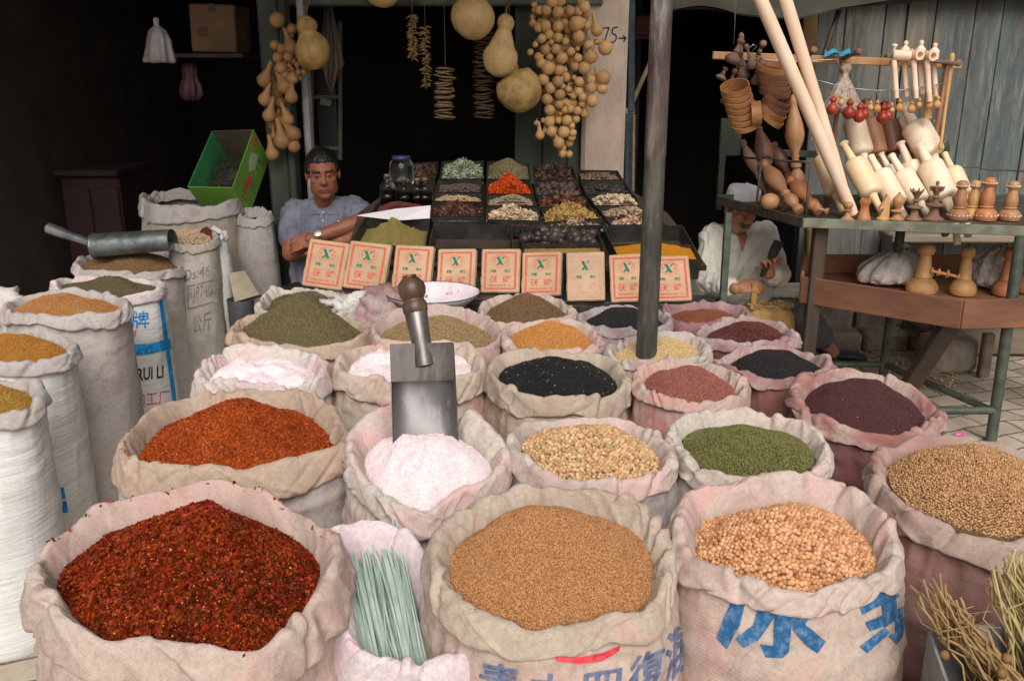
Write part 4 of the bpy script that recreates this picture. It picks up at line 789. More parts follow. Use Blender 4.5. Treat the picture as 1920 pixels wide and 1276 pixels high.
TR = [  # quad in zoom coordinates TL TR BR BL, label, contents
 ([(215, 62), (488, 42), (470, 158), (325, 160)], 'brown bark curls', (.045, [(70, 52, 42), (104, 78, 60), (86, 66, 52)], 'curl', .009, 260), 'bark'),
 ([(507, 40), (783, 38), (778, 156), (486, 158)], 'pale green cardamom leaves', (.07, [(120, 134, 104), (156, 166, 134), (174, 182, 150)], 'curl', .0062, 1300), 'leaves'),
 ([(797, 38), (1073, 50), (1085, 163), (791, 157)], 'grey green seed pods', (.075, [(104, 96, 66), (134, 122, 86), (150, 138, 100)], 'husk', .004, 3600), 'seed'),
 ([(1088, 62), (1353, 72), (1388, 166), (1100, 166)], 'dark brown roots', (.06, [(62, 44, 36), (90, 64, 50), (76, 54, 44)], 'curl', .008, 600), 'roots'),
 ([(1377, 95), (1643, 100), (1683, 164), (1402, 163)], 'brown shelled nuts', (.03, [(88, 66, 52), (116, 90, 70), (132, 106, 84)], 'nut', .0075, 420), 'nuts'),
 ([(478, 163), (773, 161), (773, 243), (458, 243)], 'grey brown peppercorns', (.03, [(74, 62, 56), (102, 86, 78), (88, 74, 66)], 'nut', .0058, 900), 'pepper'),
 ([(792, 166), (1083, 173), (1103, 253), (792, 253)], 'bright orange saffron shreds', (.085, [(196, 70, 12), (220, 90, 22), (176, 56, 10)], 'curl', .005, 2600), 'saffron'),
 ([(1098, 172), (1378, 172), (1418, 262), (1113, 260)], 'dark shrivelled figs', (.035, [(58, 46, 44), (84, 68, 64), (72, 58, 54)], 'nut', .015, 150), 'figs'),
 ([(1397, 172), (1690, 167), (1738, 243), (1432, 260)], 'small black dried plums', (.03, [(44, 36, 36), (66, 54, 52)], 'nut', .011, 260), 'plums'),
 ([(452, 247), (773, 247), (773, 305), (442, 298)], 'pale buff beans', (.03, [(150, 122, 88), (184, 156, 118), (170, 140, 104)], 'nut', .0058, 900), 'beans'),
 ([(793, 258), (1103, 262), (1128, 330), (793, 328)], 'fine pale grey seed', (.05, [(140, 120, 98), (166, 146, 122)], 'pea', .0036, 2600), 'seed'),
 ([(1116, 268), (1428, 265), (1478, 340), (1138, 336)], 'reddish star anise', (.05, [(84, 52, 38), (116, 74, 52), (98, 62, 44)], 'curl', .0105, 520), 'anise'),
 ([(1442, 266), (1743, 250), (1810, 326), (1492, 328)], 'cream pistachios', (.045, [(140, 118, 92), (186, 164, 134), (200, 180, 150)], 'nut', .010, 380), 'nuts'),
 ([(95, 296), (436, 306), (424, 384), (38, 384)], 'dark red berries', (.05, [(84, 36, 36), (112, 54, 52), (98, 44, 42)], 'pea', .0042, 1500), 'berries'),
 ([(441, 306), (777, 315), (777, 398), (428, 396)], 'reddish brown seed pods', (.055, [(84, 50, 40), (112, 70, 56), (72, 42, 34)], 'curl', .007, 1000), 'pods'),
 ([(793, 336), (1128, 340), (1162, 428), (793, 418)], 'cream dried root slices', (.05, [(186, 162, 128), (212, 190, 156), (170, 144, 110)], 'curl', .0095, 620), 'roots'),
 ([(1144, 345), (1488, 345), (1543, 410), (1168, 436)], 'yellow turmeric root fingers', (.065, [(150, 118, 62), (182, 148, 84), (128, 96, 50)], 'root', .0075, 420), 'turmeric root'),
 ([(1502, 335), (1850, 322), (1915, 398), (1552, 402)], 'mixed cream and brown nuts', (.04, [(86, 60, 48), (150, 126, 100), (176, 152, 124), (70, 48, 40)], 'nut', .009, 520), 'nuts'),
 ([(428, 402), (785, 404), (790, 436), (448, 434)], 'grey poppy seed', (.02, [(74, 68, 66), (98, 90, 88)], 'pea', .0036, 1300), 'seed'),
 ([(797, 424), (1162, 434), (1180, 462), (960, 458)], 'dull red shards', (.012, [(104, 64, 54), (128, 84, 70)], 'curl', .006, 320), 'shards'),
 ([(1170, 441), (1545, 416), (1580, 452), (1190, 462)], 'pale broken shells', (.03, [(150, 124, 100), (190, 166, 140), (96, 66, 50)], 'curl', .010, 240), 'shells'),
 ([(1556, 408), (1920, 400), (1960, 450), (1590, 452)], 'white and red slices', (.03, [(196, 172, 144), (150, 84, 62), (210, 190, 164)], 'curl', .011, 260), 'slices')]
for q, what, (h, cols, shp, sz, n), cat in TR:
    Q, I = tray('tin spice tray holding ' + what, zt(q)); tray_heap('spice_heap', 'heap of ' + what + ' in its tin tray', cat, I, h, cols, shp, sz, n, lump=.006)
Q, I = tray('large front tin tray of yellow green powder', [(683, 407), (808, 412), (799, 463), (650, 460)], .10); tray_heap('powder_heap', 'rugged mound of yellow green powder in the front tray', 'powder', I, .115, [(126, 110, 56), (150, 134, 74), (138, 122, 66)], 'oct', .0018, 6000, down=.055, p=1.2, lump=.018)
tray('empty large front tin tray with a scuffed inner wall', [(812, 418), (961, 420), (964, 468), (801, 465)], .11)
Q, I = tray('large front tin tray parted between black chunks and sandy powder', [(977, 424), (1120, 425), (1138, 474), (978, 477)], .10, .42)
tray_heap('resin_chunk_heap', 'pile of black glossy resin chunks in the parted tray', 'resin', I, .035, [(34, 28, 28), (56, 46, 44), (74, 62, 60)], 'chunk', .022, 60, down=.03, part=(.46, 1), rough=.35)
tray_heap('sandy_powder_bed', 'bed of sandy ochre powder before the black chunks', 'powder', I, .012, [(150, 116, 68), (172, 138, 86)], 'oct', .0018, 2500, down=.03, part=(0, .40))
Q, I = tray('large front tin tray parted with orange turmeric powder', [(1129, 424), (1280, 421), (1319, 488), (1156, 480)], .10, .45)
tray_heap('turmeric_powder_heap', 'mound of orange yellow turmeric powder beside the pole', 'powder', I, .05, [(176, 112, 14), (200, 134, 24), (190, 122, 20)], 'oct', .0017, 5000, down=.022, part=(0, .44), lump=.004)

# tea bricks leaning in a row
M_kraft = basic('kraft_wrapper', (194, 160, 130), (174, 142, 112), 9, .85, .35, .004, 40); M_kraft2 = basic('pale_kraft_wrapper', (200, 170, 142), (178, 148, 120), 7, .85, .5, .006, 22)
I_tred = ink('red_label_print', (206, 76, 58), (214, 130, 104), .3); I_tfade = ink('faded_red_print', (206, 140, 116), (208, 170, 142), .5); I_tgreen = ink('green_label_print', (20, 108, 80), (70, 130, 100), .4)
BW, BH, BT = .155, .222, .032
def flat(mb, v, f, x0, z0, w_, h_, y=-BT / 2 - .0008):
    v = np.asarray(v); mb.add(np.stack([x0 + v[:, 0] * w_, np.full(len(v), y), z0 + v[:, 1] * h_], 1), f)
def rect(mb, x0, z0, x1, z1, y=-BT / 2 - .0008): mb.add([(x0, y, z0), (x1, y, z0), (x1, y, z1), (x0, y, z1)], [(0, 1, 2, 3)])
def ringm(mb, cx, cz, rx, rz, th_, n=36, y=-BT / 2 - .0008):
    a = np.arange(n) * 2 * math.pi / n; o = np.stack([cx + np.cos(a) * rx, np.full(n, y), cz + np.sin(a) * rz], 1); i = np.stack([cx + np.cos(a) * (rx - th_), np.full(n, y), cz + np.sin(a) * (rz - th_)], 1)
    mb.add(np.concatenate([o, i]), [(k, (k + 1) % n, n + (k + 1) % n, n + k) for k in range(n)])
def brick_parts(root, faded=False):
    m = MB(); m.box((0, 0, BH / 2), (BW, BT, BH), None, 0, .005)
    bm = bmesh.new(); me = bpy.data.meshes.new('x'); me.from_pydata(m.verts().tolist(), [], m.f); bm.from_mesh(me); bpy.data.meshes.remove(me)
    bmesh.ops.subdivide_edges(bm, edges=bm.edges, cuts=6, use_grid_fill=True); bm.verts.index_update(); v = np.array([x.co[:] for x in bm.verts]); f = [[q.index for q in y.verts] for y in bm.faces]; bm.free()
    back = v[:, 1] > -BT / 2 + .003; v[back] += fbm(v[back] * 60, 2)[:, None] * .0022
    m = MB(); m.add(v, f); obj('paper_wrapper', m, M_kraft2 if faded else M_kraft, root, False, True)
    r = MB(); X, Z0, Z1 = .064, .016, .206
    for a, t_ in ((0, .0022), (.0062, .0018)): rect(r, -X + a, Z0 + a, X - a, Z0 + a + t_); rect(r, -X + a, Z1 - a - t_, X - a, Z1 - a); rect(r, -X + a, Z0 + a + t_, -X + a + t_, Z1 - a - t_); rect(r, X - a - t_, Z0 + a + t_, X - a, Z1 - a - t_)
    for k in range(44):
        z = Z0 + .006 + k * (Z1 - Z0 - .012) / 43
        for s_ in (-1, 1): rect(r, s_ * (X - .0042) - .0016, z - .0013, s_ * (X - .0042) + .0016, z + .0013)
    for k in range(29):
        x_ = -X + .008 + k * (2 * X - .016) / 28
        for zz in (Z0 + .0042, Z1 - .0042): rect(r, x_ - .0014, zz - .0015, x_ + .0014, zz + .0015)
    ringm(r, 0, .160, .035, .032, .0013); ringm(r, 0, .160, .026, .0235, .0009)
    for a in np.linspace(25, 155, 9): c_ = (.0305 * math.cos(R(a)), .160 + .028 * math.sin(R(a))); rect(r, c_[0] - .0016, c_[1] - .0018, c_[0] + .0016, c_[1] + .0018)
    for ch, x_ in (('湘', -.0222), ('益', .0222)): v, f, a = text_tris(ch); flat(r, v, f, x_ - .004, .156, .008, .008)
    for ch, x_ in (('茯', -.043), ('砖', .010)): v, f, a = text_tris(ch, .008); flat(r, v, f, x_, .050, .034 / a, .036)
    v, f, a = text_tris('湖南省益阳茶厂制', 0); flat(r, v, f, -.046, .030, .092 / a, .0115)
    obj('red_print', r, I_tfade if faded else I_tred, root, False, True)
    g_ = MB(); y = -BT / 2 - .0014
    for q in ([(-.017, .180), (-.005, .180), (.012, .140), (.000, .140)], [(.008, .180), (.019, .183), (.010, .170), (.004, .172)], [(-.018, .139), (-.009, .139), (-.003, .150), (-.007, .155)]): g_.add([(a, y, b) for a, b in q], [(0, 1, 2, 3)])
    for ch, x_ in (('精', -.038), ('制', .016)): v, f, a = text_tris(ch, .008); flat(g_, v, f, x_, .101, .022 / a, .015)
    obj('green_print', g_, I_tgreen, root, False, True)
TB = [((586, 455), (660, 457), (641, 544), (564, 541)), ((664, 457), (736, 462), (720, 548), (641, 544)), ((742, 462), (818, 466), (806, 552), (733, 548)), ((821, 468), (894, 471), (890, 556), (818, 552)), ((904, 467), (976, 472), (975, 553), (901, 550)), ((980, 475), (1053, 476), (1053, 560), (978, 555)), ((1061, 475), (1133, 476), (1136, 568), (1063, 566)), ((1138, 478), (1209, 480), (1213, 570), (1146, 568)), ((1213, 482), (1288, 484), (1298, 566), (1218, 570))]
TL_ = ['paper wrapped tea brick at the end by the seated shopkeeper', 'second tea brick in the row beside the one by the shopkeeper', 'tea brick behind the wooden scoop knob', 'tea brick half hidden by the white enamel bowl', 'crisply printed tea brick just past the enamel bowl', 'tea brick above the peaked brown seed sack', 'palest tea brick with faded red print', 'tea brick standing left of the pole, next to the faded one', 'last tea brick right behind the pole']
b0 = thing('tea_brick', TL_[0], 'tea brick', (0, 0, 0), 'wrapped tea bricks leaning in a row'); brick_parts(b0)
bf = thing('tea_brick', TL_[6], 'tea brick', (0, 0, 0), 'wrapped tea bricks leaning in a row'); brick_parts(bf, True)
for i, q in enumerate(TB):
    A, B_ = at_z(*q[3], .697), at_z(*q[2], .697); e = B_ - A; yaw = math.atan2(e[1], e[0]); mid = (A + B_) / 2; wsc = np.linalg.norm(e) / BW
    lean = R(24); T0 = at_p((q[0][0] + q[1][0]) / 2, (q[0][1] + q[1][1]) / 2, mid, (-math.sin(yaw) * -math.cos(lean) * -1, -math.cos(yaw) * math.cos(lean), math.sin(lean)))
    hgt = np.linalg.norm(T0 - mid); roll = math.atan2(np.dot(T0 - mid, e / np.linalg.norm(e)), hgt)
    Mx = Matrix.Rotation(yaw, 4, 'Z') @ Matrix.Rotation(-lean, 4, 'X') @ Matrix.Rotation(roll * .8, 4, 'Y')
    mid = mid + np.array([0, BT * .5, 0])
    o = b0 if i == 0 else (bf if i == 6 else dup(b0)); o.location = mid; o.rotation_euler = Mx.to_euler(); o.scale = (min(1.14, wsc * .985), 1, min(1.16, hgt / BH)); o['label'] = TL_[i]

# bottles, jar and paper among the trays
tg = NT('bottle_glass'); tg.b.inputs['Transmission Weight'].default_value = 1.0; M_glass = tg.done(lin((220, 235, 225)), .05); tg.b.inputs['IOR'].default_value = 1.3
M_syrup = basic('dark_syrup', (26, 14, 12), None, 5, .15, 0); M_cork = basic('cork', (150, 112, 84), (120, 86, 62), 30, .9)
def bottle(px, py0, py1, lab):
    p = on_trays((px, py1), -.02); H = at_y(px, py0, p[1])[2] - p[2]; t = thing('glass_bottle', lab, 'bottle', p, 'syrup bottles behind the trays'); r = .036
    m = MB(); m.lathe([(.001, 0), (r, .004), (r, H * .60), (r * .9, H * .70), (r * .45, H * .82), (r * .40, H * .94), (r * .46, H * .95), (r * .46, H * .97), (r * .3, H * .97)], p, n=20); obj('glass', m, M_glass, t)
    m = MB(); m.lathe([(.001, .006), (r * .9, .008), (r * .9, H * .50), (.001, H * .50)], p, n=18); obj('liquid', m, M_syrup, t)
    m = MB(); m.lathe([(.001, H * .9), (r * .28, H * .9), (r * .36, H * 1.02), (.001, H * 1.03)], p, n=12); obj('stopper', m, M_cork, t)
for px, lab in ((727, 'dark syrup bottle nearest the shopkeeper'), (758, 'dark syrup bottle below the big jar'), (783, 'dark syrup bottle with a crooked stopper, third in its row'), (797, 'dark syrup bottle beside the peppercorn tray')): bottle(px, 328 if px in (727,) else 335, 376, lab)
p = on_trays((752, 352), 0) + np.array([0, .05, 0]); t = thing('glass_jar', 'big glass jar with a blue lid behind the syrup bottles', 'jar', p); m = MB(); m.lathe([(.001, 0), (.055, .004), (.058, .06), (.055, .11), (.04, .125), (.001, .126)], p, n=22); obj('glass', m, M_glass, t); m = MB(); m.lathe([(.001, .122), (.043, .122), (.043, .14), (.001, .141)], p, n=22); obj('lid', m, basic('blue_lid', (54, 52, 96), None, 9, .4), t)
m = MB(); Qp = [on_trays(p, .012) for p in ((670, 408), (741, 396), (808, 398), (806, 413), (745, 417))]; Qp[2] = Qp[2] + [0, 0, .02]; V = np.array(Qp)
m.add(np.concatenate([V, V - [0, 0, .002]]), [(0, 1, 4), (1, 2, 3, 4), (9, 6, 5), (9, 8, 7, 6)] + [(i, (i + 1) % 5, 5 + (i + 1) % 5, 5 + i) for i in range(5)]); single('paper_sheet', m, basic('white_paper', (222, 214, 216), None, 6, .8), 'creased white paper laid over the dark red berry tray', 'paper', smooth=False)

# enamel bowl on a folded sack
p = at_y(812, 548, 3.34); t = thing('enamel_bowl', 'white enamel bowl with a chipped rim and soot stain', 'bowl', p - [0, 0, .055])
m = MB(); pr = [(.001, -.055), (.09, -.055), (.13, -.04), (.158, -.018), (.172, -.002), (.178, .001), (.178, -.003), (.170, -.004)]
inn = [(.169, .000), (.155, -.014), (.126, -.035), (.088, -.050), (.001, -.050)]
m.lathe([(.001, -.056), (.09, -.056), (.132, -.041), (.16, -.019), (.178, -.001), (.178, .002)], p, n=48, cap=False); me_ = MB(); me_.lathe([(.176, .002), (.170, .0005), (.155, -.014), (.126, -.035), (.088, -.049), (.001, -.0495)], p, n=48, cap=False)
def enamel():
    t = NT('enamel'); v = t.coords(rand=False); c = t.ramp(t.noise(v, 9, 5, .6), [(.4, lin((228, 226, 228))), (.6, lin((222, 200, 206)))]); sp = t.n('ShaderNodeSeparateXYZ'); t.l(v, sp.inputs[0])
    c = t.mix(t.ramp(t.noise(v, 26, 5, .7), [(.60, G(0)), (.66, G(.9))]), c, lin((90, 80, 78))); return t.done(c, .3, None, None, .5)
ME = enamel(); obj('outer_shell', m, basic('enamel_grey', (204, 202, 206), (176, 174, 180), 7, .35, .05), t); obj('inside', me_, ME, t); m = MB(); a = np.linspace(0, 2 * math.pi, 61); m.tube(np.stack([p[0] + .177 * np.cos(a), p[1] + .177 * np.sin(a), p[2] + .002 + 0 * a], 1), .0022, 6, cap=False); obj('rim', m, basic('dark_rim', (52, 54, 74), (30, 30, 36), 12, .4), t)

def lump(px, py, y, rx, ry, rz, cloth, label, name='folded_sack', seed=0, amp=.03):
    c = at_y(px, py, y); v, f = ico(4); q = np.sign(v) * np.abs(v) ** .8 * [rx, ry, rz]; q = q + v * (ridge(v * 2.2 + seed, 3) * amp + fbm(v * 1.3 + seed) * amp * 1.6)[:, None]
    m = MB(); m.add(q + c, f.tolist()); return single(name, m, cloth, label, 'sack')
lump(722, 590, 3.33, .10, .12, .075, F_mauve, 'dark pink folded sack under the enamel bowl', seed=3)
lump(655, 580, 3.30, .052, .05, .034, F_white, 'crumpled white sack corner beside the herb cone', seed=5)
lump(828, 622, 3.36, .12, .10, .055, F_dust, 'dusty pink closed sack holding up the enamel bowl', seed=9)

lump(-6, 592, 3.62, .085, .09, .07, F_white, 'crumpled white sack behind the plain grey sack at the frame edge', seed=12)
# ---- upright scoop in the pink powder
M_steel = (lambda t: t.done(t.mix(t.ramp(t.noise(t.coords((1, 1, .35)), 9, 6, .7, .6), [(.45, G(0)), (.60, G(1))]), lin((128, 122, 118)), lin((86, 80, 78))), .38, t.bump(t.noise(t.coords(), 30, 4), .15, .003), .85))(NT('worn_sheet_steel'))
def floured():
    t = NT('floured_steel'); v = t.coords((1, 1, .4)); f = t.ramp(t.noise(v, 6, 7, .7, .3), [(.53, G(0)), (.70, G(.8))])
    rgh = t.mix(f, G(.4), G(.9)); mt = t.mix(f, G(.85), G(0)); return t.done(t.mix(f, lin((124, 120, 120)), lin((196, 190, 194))), rgh, t.bump(t.noise(v, 30, 4), .15, .003), mt)
tip = at_y(800, 842, 1.945); top = at_y(794, 645, 2.015); d = top - tip; L = np.linalg.norm(d); d /= L; sx_ = np.array([1, 0, 0]) - d * d[0]; sx_ /= np.linalg.norm(sx_); fr_ = np.cross(sx_, d)  # fr_ points to the viewer
if fr_[1] > 0: fr_ = -fr_
sc_ = thing('flour_scoop', 'square steel scoop with a turned wooden knob upright in pink powder', 'scoop', tip)
def sp_(x, h, z): return tip + sx_ * x + d * h * L + fr_ * z
m = MB(); W0, W1 = .0745, .069
def plate(a, b, c_, d_, th_=.0022):
    n_ = np.cross(np.array(b) - a, np.array(d_) - a); n_ /= np.linalg.norm(n_); P = np.array([a, b, c_, d_]); m.add(np.concatenate([P - n_ * th_ / 2, P + n_ * th_ / 2]), [(3, 2, 1, 0), (4, 5, 6, 7), (0, 1, 5, 4), (1, 2, 6, 5), (2, 3, 7, 6), (3, 0, 4, 7)])
BLV = lambda off: np.array([[sp_((W0 * (1 - h_) + W1 * h_) * x_, h_ * 1.20 - .20, .018 * x_ ** 4 + .003 * math.sin(h_ * 9 + x_ * 2) + off) for x_ in np.linspace(-1, 1, 21)] for h_ in np.linspace(0, 1, 24)])
m.grid(BLV(.001)); m.grid(BLV(-.001)[::-1]); obj('blade', m, floured(), sc_)
m = MB(); plate(sp_(-W0 - .001, -.20, .0), sp_(-W0 - .001, -.12, .012), sp_(-W1 - .001, 1, .052), sp_(-W1 - .001, 1, .0)); plate(sp_(W0 + .001, -.12, .012), sp_(W0 + .001, -.20, .0), sp_(W1 + .001, 1, .0), sp_(W1 + .001, 1, .052)); plate(sp_(-W1, 1.005, 0), sp_(W1, 1.005, 0), sp_(W1, 1.005, .052), sp_(-W1, 1.005, .052)); plate(sp_(-W1 - .003, .66, .046), sp_(W1 + .003, .66, .046), sp_(W1 + .002, 1.01, .055), sp_(-W1 - .002, 1.01, .055)); obj('hood', m, M_steel, sc_, False)
hb = at_y(798, 688, 1.962); hm_ = at_y(776, 588, 2.0); hk = at_y(768, 520, 2.03); ax = hk - hb; LL = np.linalg.norm(ax)
m = MB(); m.lathe([(.012, 0), (.0245, .004), (.0225, LL * .3), (.0265, LL * .61), (.026, LL * .62), (.001, LL * .62)], hb, ax, 20); obj('ferrule', m, M_steel, sc_, autosmooth=40)
m = MB(); s = LL * .60; m.lathe([(.001, s), (.026, s), (.029, s + .006), (.0285, s + .022), (.025, s + .027), (.024, s + .032), (.030, s + .042), (.0325, s + .056), (.030, s + .069), (.020, s + .080), (.016, s + .083), (.016, s + .088), (.001, s + .090)], hb, ax, 22); obj('knob_handle', m, basic('smoked_wood', (96, 70, 52), (48, 34, 28), 22, .4, .2, .003, 40, 0, (1, 1, .4)), sc_, autosmooth=40)

# ---- scoop lying on the tall grey sack
a = at_y(176, 458, 4.02); b = at_y(320, 440, 4.0); ax = b - a; Lb = np.linalg.norm(ax); ax /= Lb; upv = np.array([0, -.25, 1.0]); upv -= ax * np.dot(upv, ax); upv /= np.linalg.norm(upv); sd = np.cross(ax, upv)
sc2 = thing('grain_scoop', 'round backed tin scoop lying across the brown seed sack', 'scoop', a)
def halfpipe(r0, r1, a0, a1, th_):
    V = []
    for i, t_ in enumerate(np.linspace(0, 1, 14)):
        r = r0 + (r1 - r0) * t_; ang = np.linspace(a0, a1, 22); V.append(a + ax * t_ * Lb + np.cos(ang)[:, None] * sd * (r) + np.sin(ang)[:, None] * upv * r - upv * (.012 + .02 * t_))
    return np.array(V)
m = MB(); V1 = halfpipe(.060, .055, R(-25), R(205), 0); V2 = halfpipe(.058, .053, R(-25), R(205), 0); m.grid(V1); m.grid(V2[::-1])
m.grid(np.stack([V1[-1], V2[-1]])); M_tin2 = (lambda t: t.done(t.ramp(t.noise(t.coords(), 14, 6, .7), [(.4, lin((100, 104, 104))), (.6, lin((138, 142, 142)))]), .42, t.bump(t.noise(t.coords(), 22, 4), .3, .004), .8))(NT('dull_tin'))
obj('scoop_bowl', m, M_tin2, sc2)
m = MB(); m.lathe([(.001, -.014), (.036, -.012), (.059, -.002), (.062, .004), (.060, .009), (.001, .010)], a - upv * .012, ax, 26); obj('end_cap', m, M_tin2, sc2, autosmooth=50)
h0 = at_y(172, 456, 4.02); h1 = at_y(92, 428, 4.10); m = MB(); m.tube([h0, h0 + (h1 - h0) * .3, h0 + (h1 - h0) * .8, h1], [.017, .019, .025, .026], 16); obj('handle', m, basic('bright_tin', (170, 172, 176), (130, 132, 136), 16, .3, .1, .003, None, .85), sc2, autosmooth=40)

# ---- plastic sack of glass noodle strips
_pl = place_loop
def place_loop(px_loop, z0, n=168, aspect=.92):
    if aspect < 1.2: return _pl(px_loop, z0, n, aspect)
    c = at_z(*np.mean(px_loop, 0), z0); return smooth_loop(np.array([at_p(x, y, c, (0, -.42, 1)) for x, y in px_loop]), n)
F_film = fabric((232, 216, 218), (210, 166, 182), .4, (196, 170, 176))
s2 = sack('pink tinged white plastic sack of green glass noodle strips', [(628, 1000), (655, 984), (690, 977), (744, 980), (775, 1003), (800, 1050), (825, 1120), (862, 1188), (868, 1222), (832, 1238), (780, 1243), (725, 1232), (672, 1216), (652, 1180), (640, 1110), (628, 1050)], .66, F_film, drop=.10, out=.030, seed=2, aspect=1.5, bulge=.01, wrinkle=1.15, inner=.16, taper=.8)
tn = NT('glass_noodle'); tn.b.inputs['Transmission Weight'].default_value = .45; tn.b.inputs['IOR'].default_value = 1.25; vv_ = tn.coords((1, 1, 1)); M_nood = tn.done(tn.ramp(tn.noise(vv_, 14, 4), [(.35, lin((166, 190, 174))), (.65, lin((214, 226, 218)))]), .35, tn.bump(tn.noise(vv_, 60, 3), .2, .002), None, .5)
rs = np.random.default_rng(21); LBL = 'flat translucent green noodle strip lying along the plastic sack'
NPL = lambda px, py, h: at_p(px, py, s2.c + [0, 0, -.075 + h], (0, -.42, 1))
for k in range(230):
    deep = k < 90; u = rs.uniform(0, 1)
    if deep: x0, y0, x1, y1, h = 622 + u * 118, 1050 - 40 * u + rs.uniform(-30, 50), 648 + u * 146 + rs.normal() * 8, 1206 + u * 55 + rs.uniform(-10, 20), rs.uniform(-.02, .0)
    else: x0, y0, x1, y1, h = 634 + u * 112 + rs.normal() * 4, 1056 - 62 * min(1, u * 1.4) + rs.uniform(-12, 24), 674 + u * 128 + rs.normal() * 9, 1226 + u * 38 + rs.uniform(-8, 14), .0 + .035 * (k - 90) / 140
    A = NPL(x0, y0, h) + [0, 0, rs.uniform(0, .018) * (not deep)]; B_ = NPL(x1, y1, h - .012)
    tt = np.linspace(0, 1, 9)[:, None]; P = A * (1 - tt) + B_ * tt; P[:, 2] += np.sin(tt[:, 0] * math.pi) * rs.uniform(-.010, .008); P[:, 0] += np.sin(tt[:, 0] * math.pi) * rs.normal() * .004; dr = (B_ - A) / np.linalg.norm(B_ - A); tw = rs.normal() * .35; sdv = np.cross(dr, (tw, -.38, .92)); sdv /= np.linalg.norm(sdv); wv_ = rs.choice([.0012, .0018, .0026, .0042], p=[.45, .35, .15, .05]); nn = np.cross(sdv, dr) * .0005
    m = MB(); V = np.stack([P - sdv * wv_ + nn, P + sdv * wv_ + nn, P + sdv * wv_ - nn, P - sdv * wv_ - nn], 1); m.grid(V, True); m.f += [[0, 1, 2, 3], [35, 34, 33, 32]]; m.m += [0, 0]
    o = single('noodle_strip', m, M_nood, LBL, 'noodle', 'green glass noodle strips in the plastic sack', smooth=False)
# ---- stalk bundles in a carton at the corner
M_stalk = basic('dry_stalk', (170, 138, 92), (124, 96, 60), 14, .8, .3, .002, 60, lo=.3, hi=.7); M_stalk2 = basic('straw_stalk', (184, 166, 112), (146, 128, 84), 14, .8, .3, .002, 60)
def bundle(label, top_px, bot_px, ty, by, n, mat_, seed, spread):
    rs = np.random.default_rng(seed); t = thing('stalk_bundle', label, 'stalks', at_y(*bot_px[0], by))
    for k in range(n):
        u = rs.uniform(0, 1); A = at_y(top_px[0][0] * (1 - u) + top_px[1][0] * u + rs.normal() * 8, top_px[0][1] * (1 - u) + top_px[1][1] * u + rs.normal() * 16, ty + rs.uniform(-.04, .04)); w_ = .6 * u + .4 * rs.uniform()
        B_ = at_y(bot_px[0][0] * (1 - w_) + bot_px[1][0] * w_, bot_px[0][1] * (1 - w_) + bot_px[1][1] * w_, by + rs.uniform(-.04, .04)); pts = []; nod = rs.normal(size=(7, 3)) * .007
        for i, q in enumerate(np.linspace(0, 1, 7)): pts.append(A * (1 - q) + B_ * q + nod[i] * (1.2 if i in (1, 2, 4) else .8))
        m = MB(); r = rs.uniform(.0014, .0033); m.tube(pts, np.linspace(r * .8, r * 1.1, 7), 6)
        if k % 5 == 0: m.tube([pts[2], pts[2] + np.array([rs.normal() * .012, rs.normal() * .012, .02]), pts[2] + np.array([rs.normal() * .02, -.01, .03])], [r * .6, r * .5, r * .35], 5)
        obj('stalk', m, mat_, t)
bundle('dry brown root stalk bundle leaning against the blue lettered sack', [(1728, 1108), (1800, 1150)], [(1850, 1330), (1935, 1290)], 1.36, 1.30, 64, M_stalk, 1, .02)
bundle('upright pale stalk bundle at the frame corner', [(1842, 1080), (1935, 1050)], [(1915, 1330), (1985, 1300)], 1.42, 1.34, 46, M_stalk2, 2, .02)
cb = thing('cardboard_carton', 'open grey cardboard carton holding the dry stalk bundles', 'carton', (.90, 1.24, 0)); M_card = basic('grey_cardboard', (150, 146, 146), (120, 112, 108), 9, .85, .2); P4 = [at_y(1737, 1216, 1.38), at_y(1815, 1300, 1.14), at_y(2050, 1290, 1.17), at_y(1975, 1215, 1.42)]
zz = np.mean([p[2] for p in P4]); P4 = [np.array([p[0], p[1], zz]) for p in P4]
for i in range(4):
    m = MB(); A, B_ = P4[i], P4[(i + 1) % 4]; mid = (A + B_) / 2; m.box((mid[0], mid[1], zz / 2 + .001), (np.linalg.norm(B_ - A) - .006, .005, zz), Matrix.Rotation(math.atan2(B_[1] - A[1], B_[0] - A[0]), 3, 'Z')); obj('side_flap', m, M_card, cb, False)
m = MB(); v = np.array(P4); m.add(np.concatenate([v * [1, 1, 0] + [0, 0, .12], v * [1, 1, 0] + [0, 0, .125]]), [(3, 2, 1, 0), (4, 5, 6, 7)]); obj('carton_floor', m, M_card, cb, False)
for px, py, y in ((1771, 1228, 1.31), (1887, 1233, 1.27), (1878, 1262, 1.26)):
    m = MB(); v, f = ico(2); c = at_y(px, py, y); m.add(v * [.0085, .0085, .0095] * (1 + .1 * fbm(v * 2)[:, None]) + c, f.tolist()); single('seed_head', m, basic('dry_seed_head', (140, 96, 50), (100, 68, 36), 40, .7), 'round brown seed head caught among the corner stalks', 'seed head', 'seed heads among the stalks')

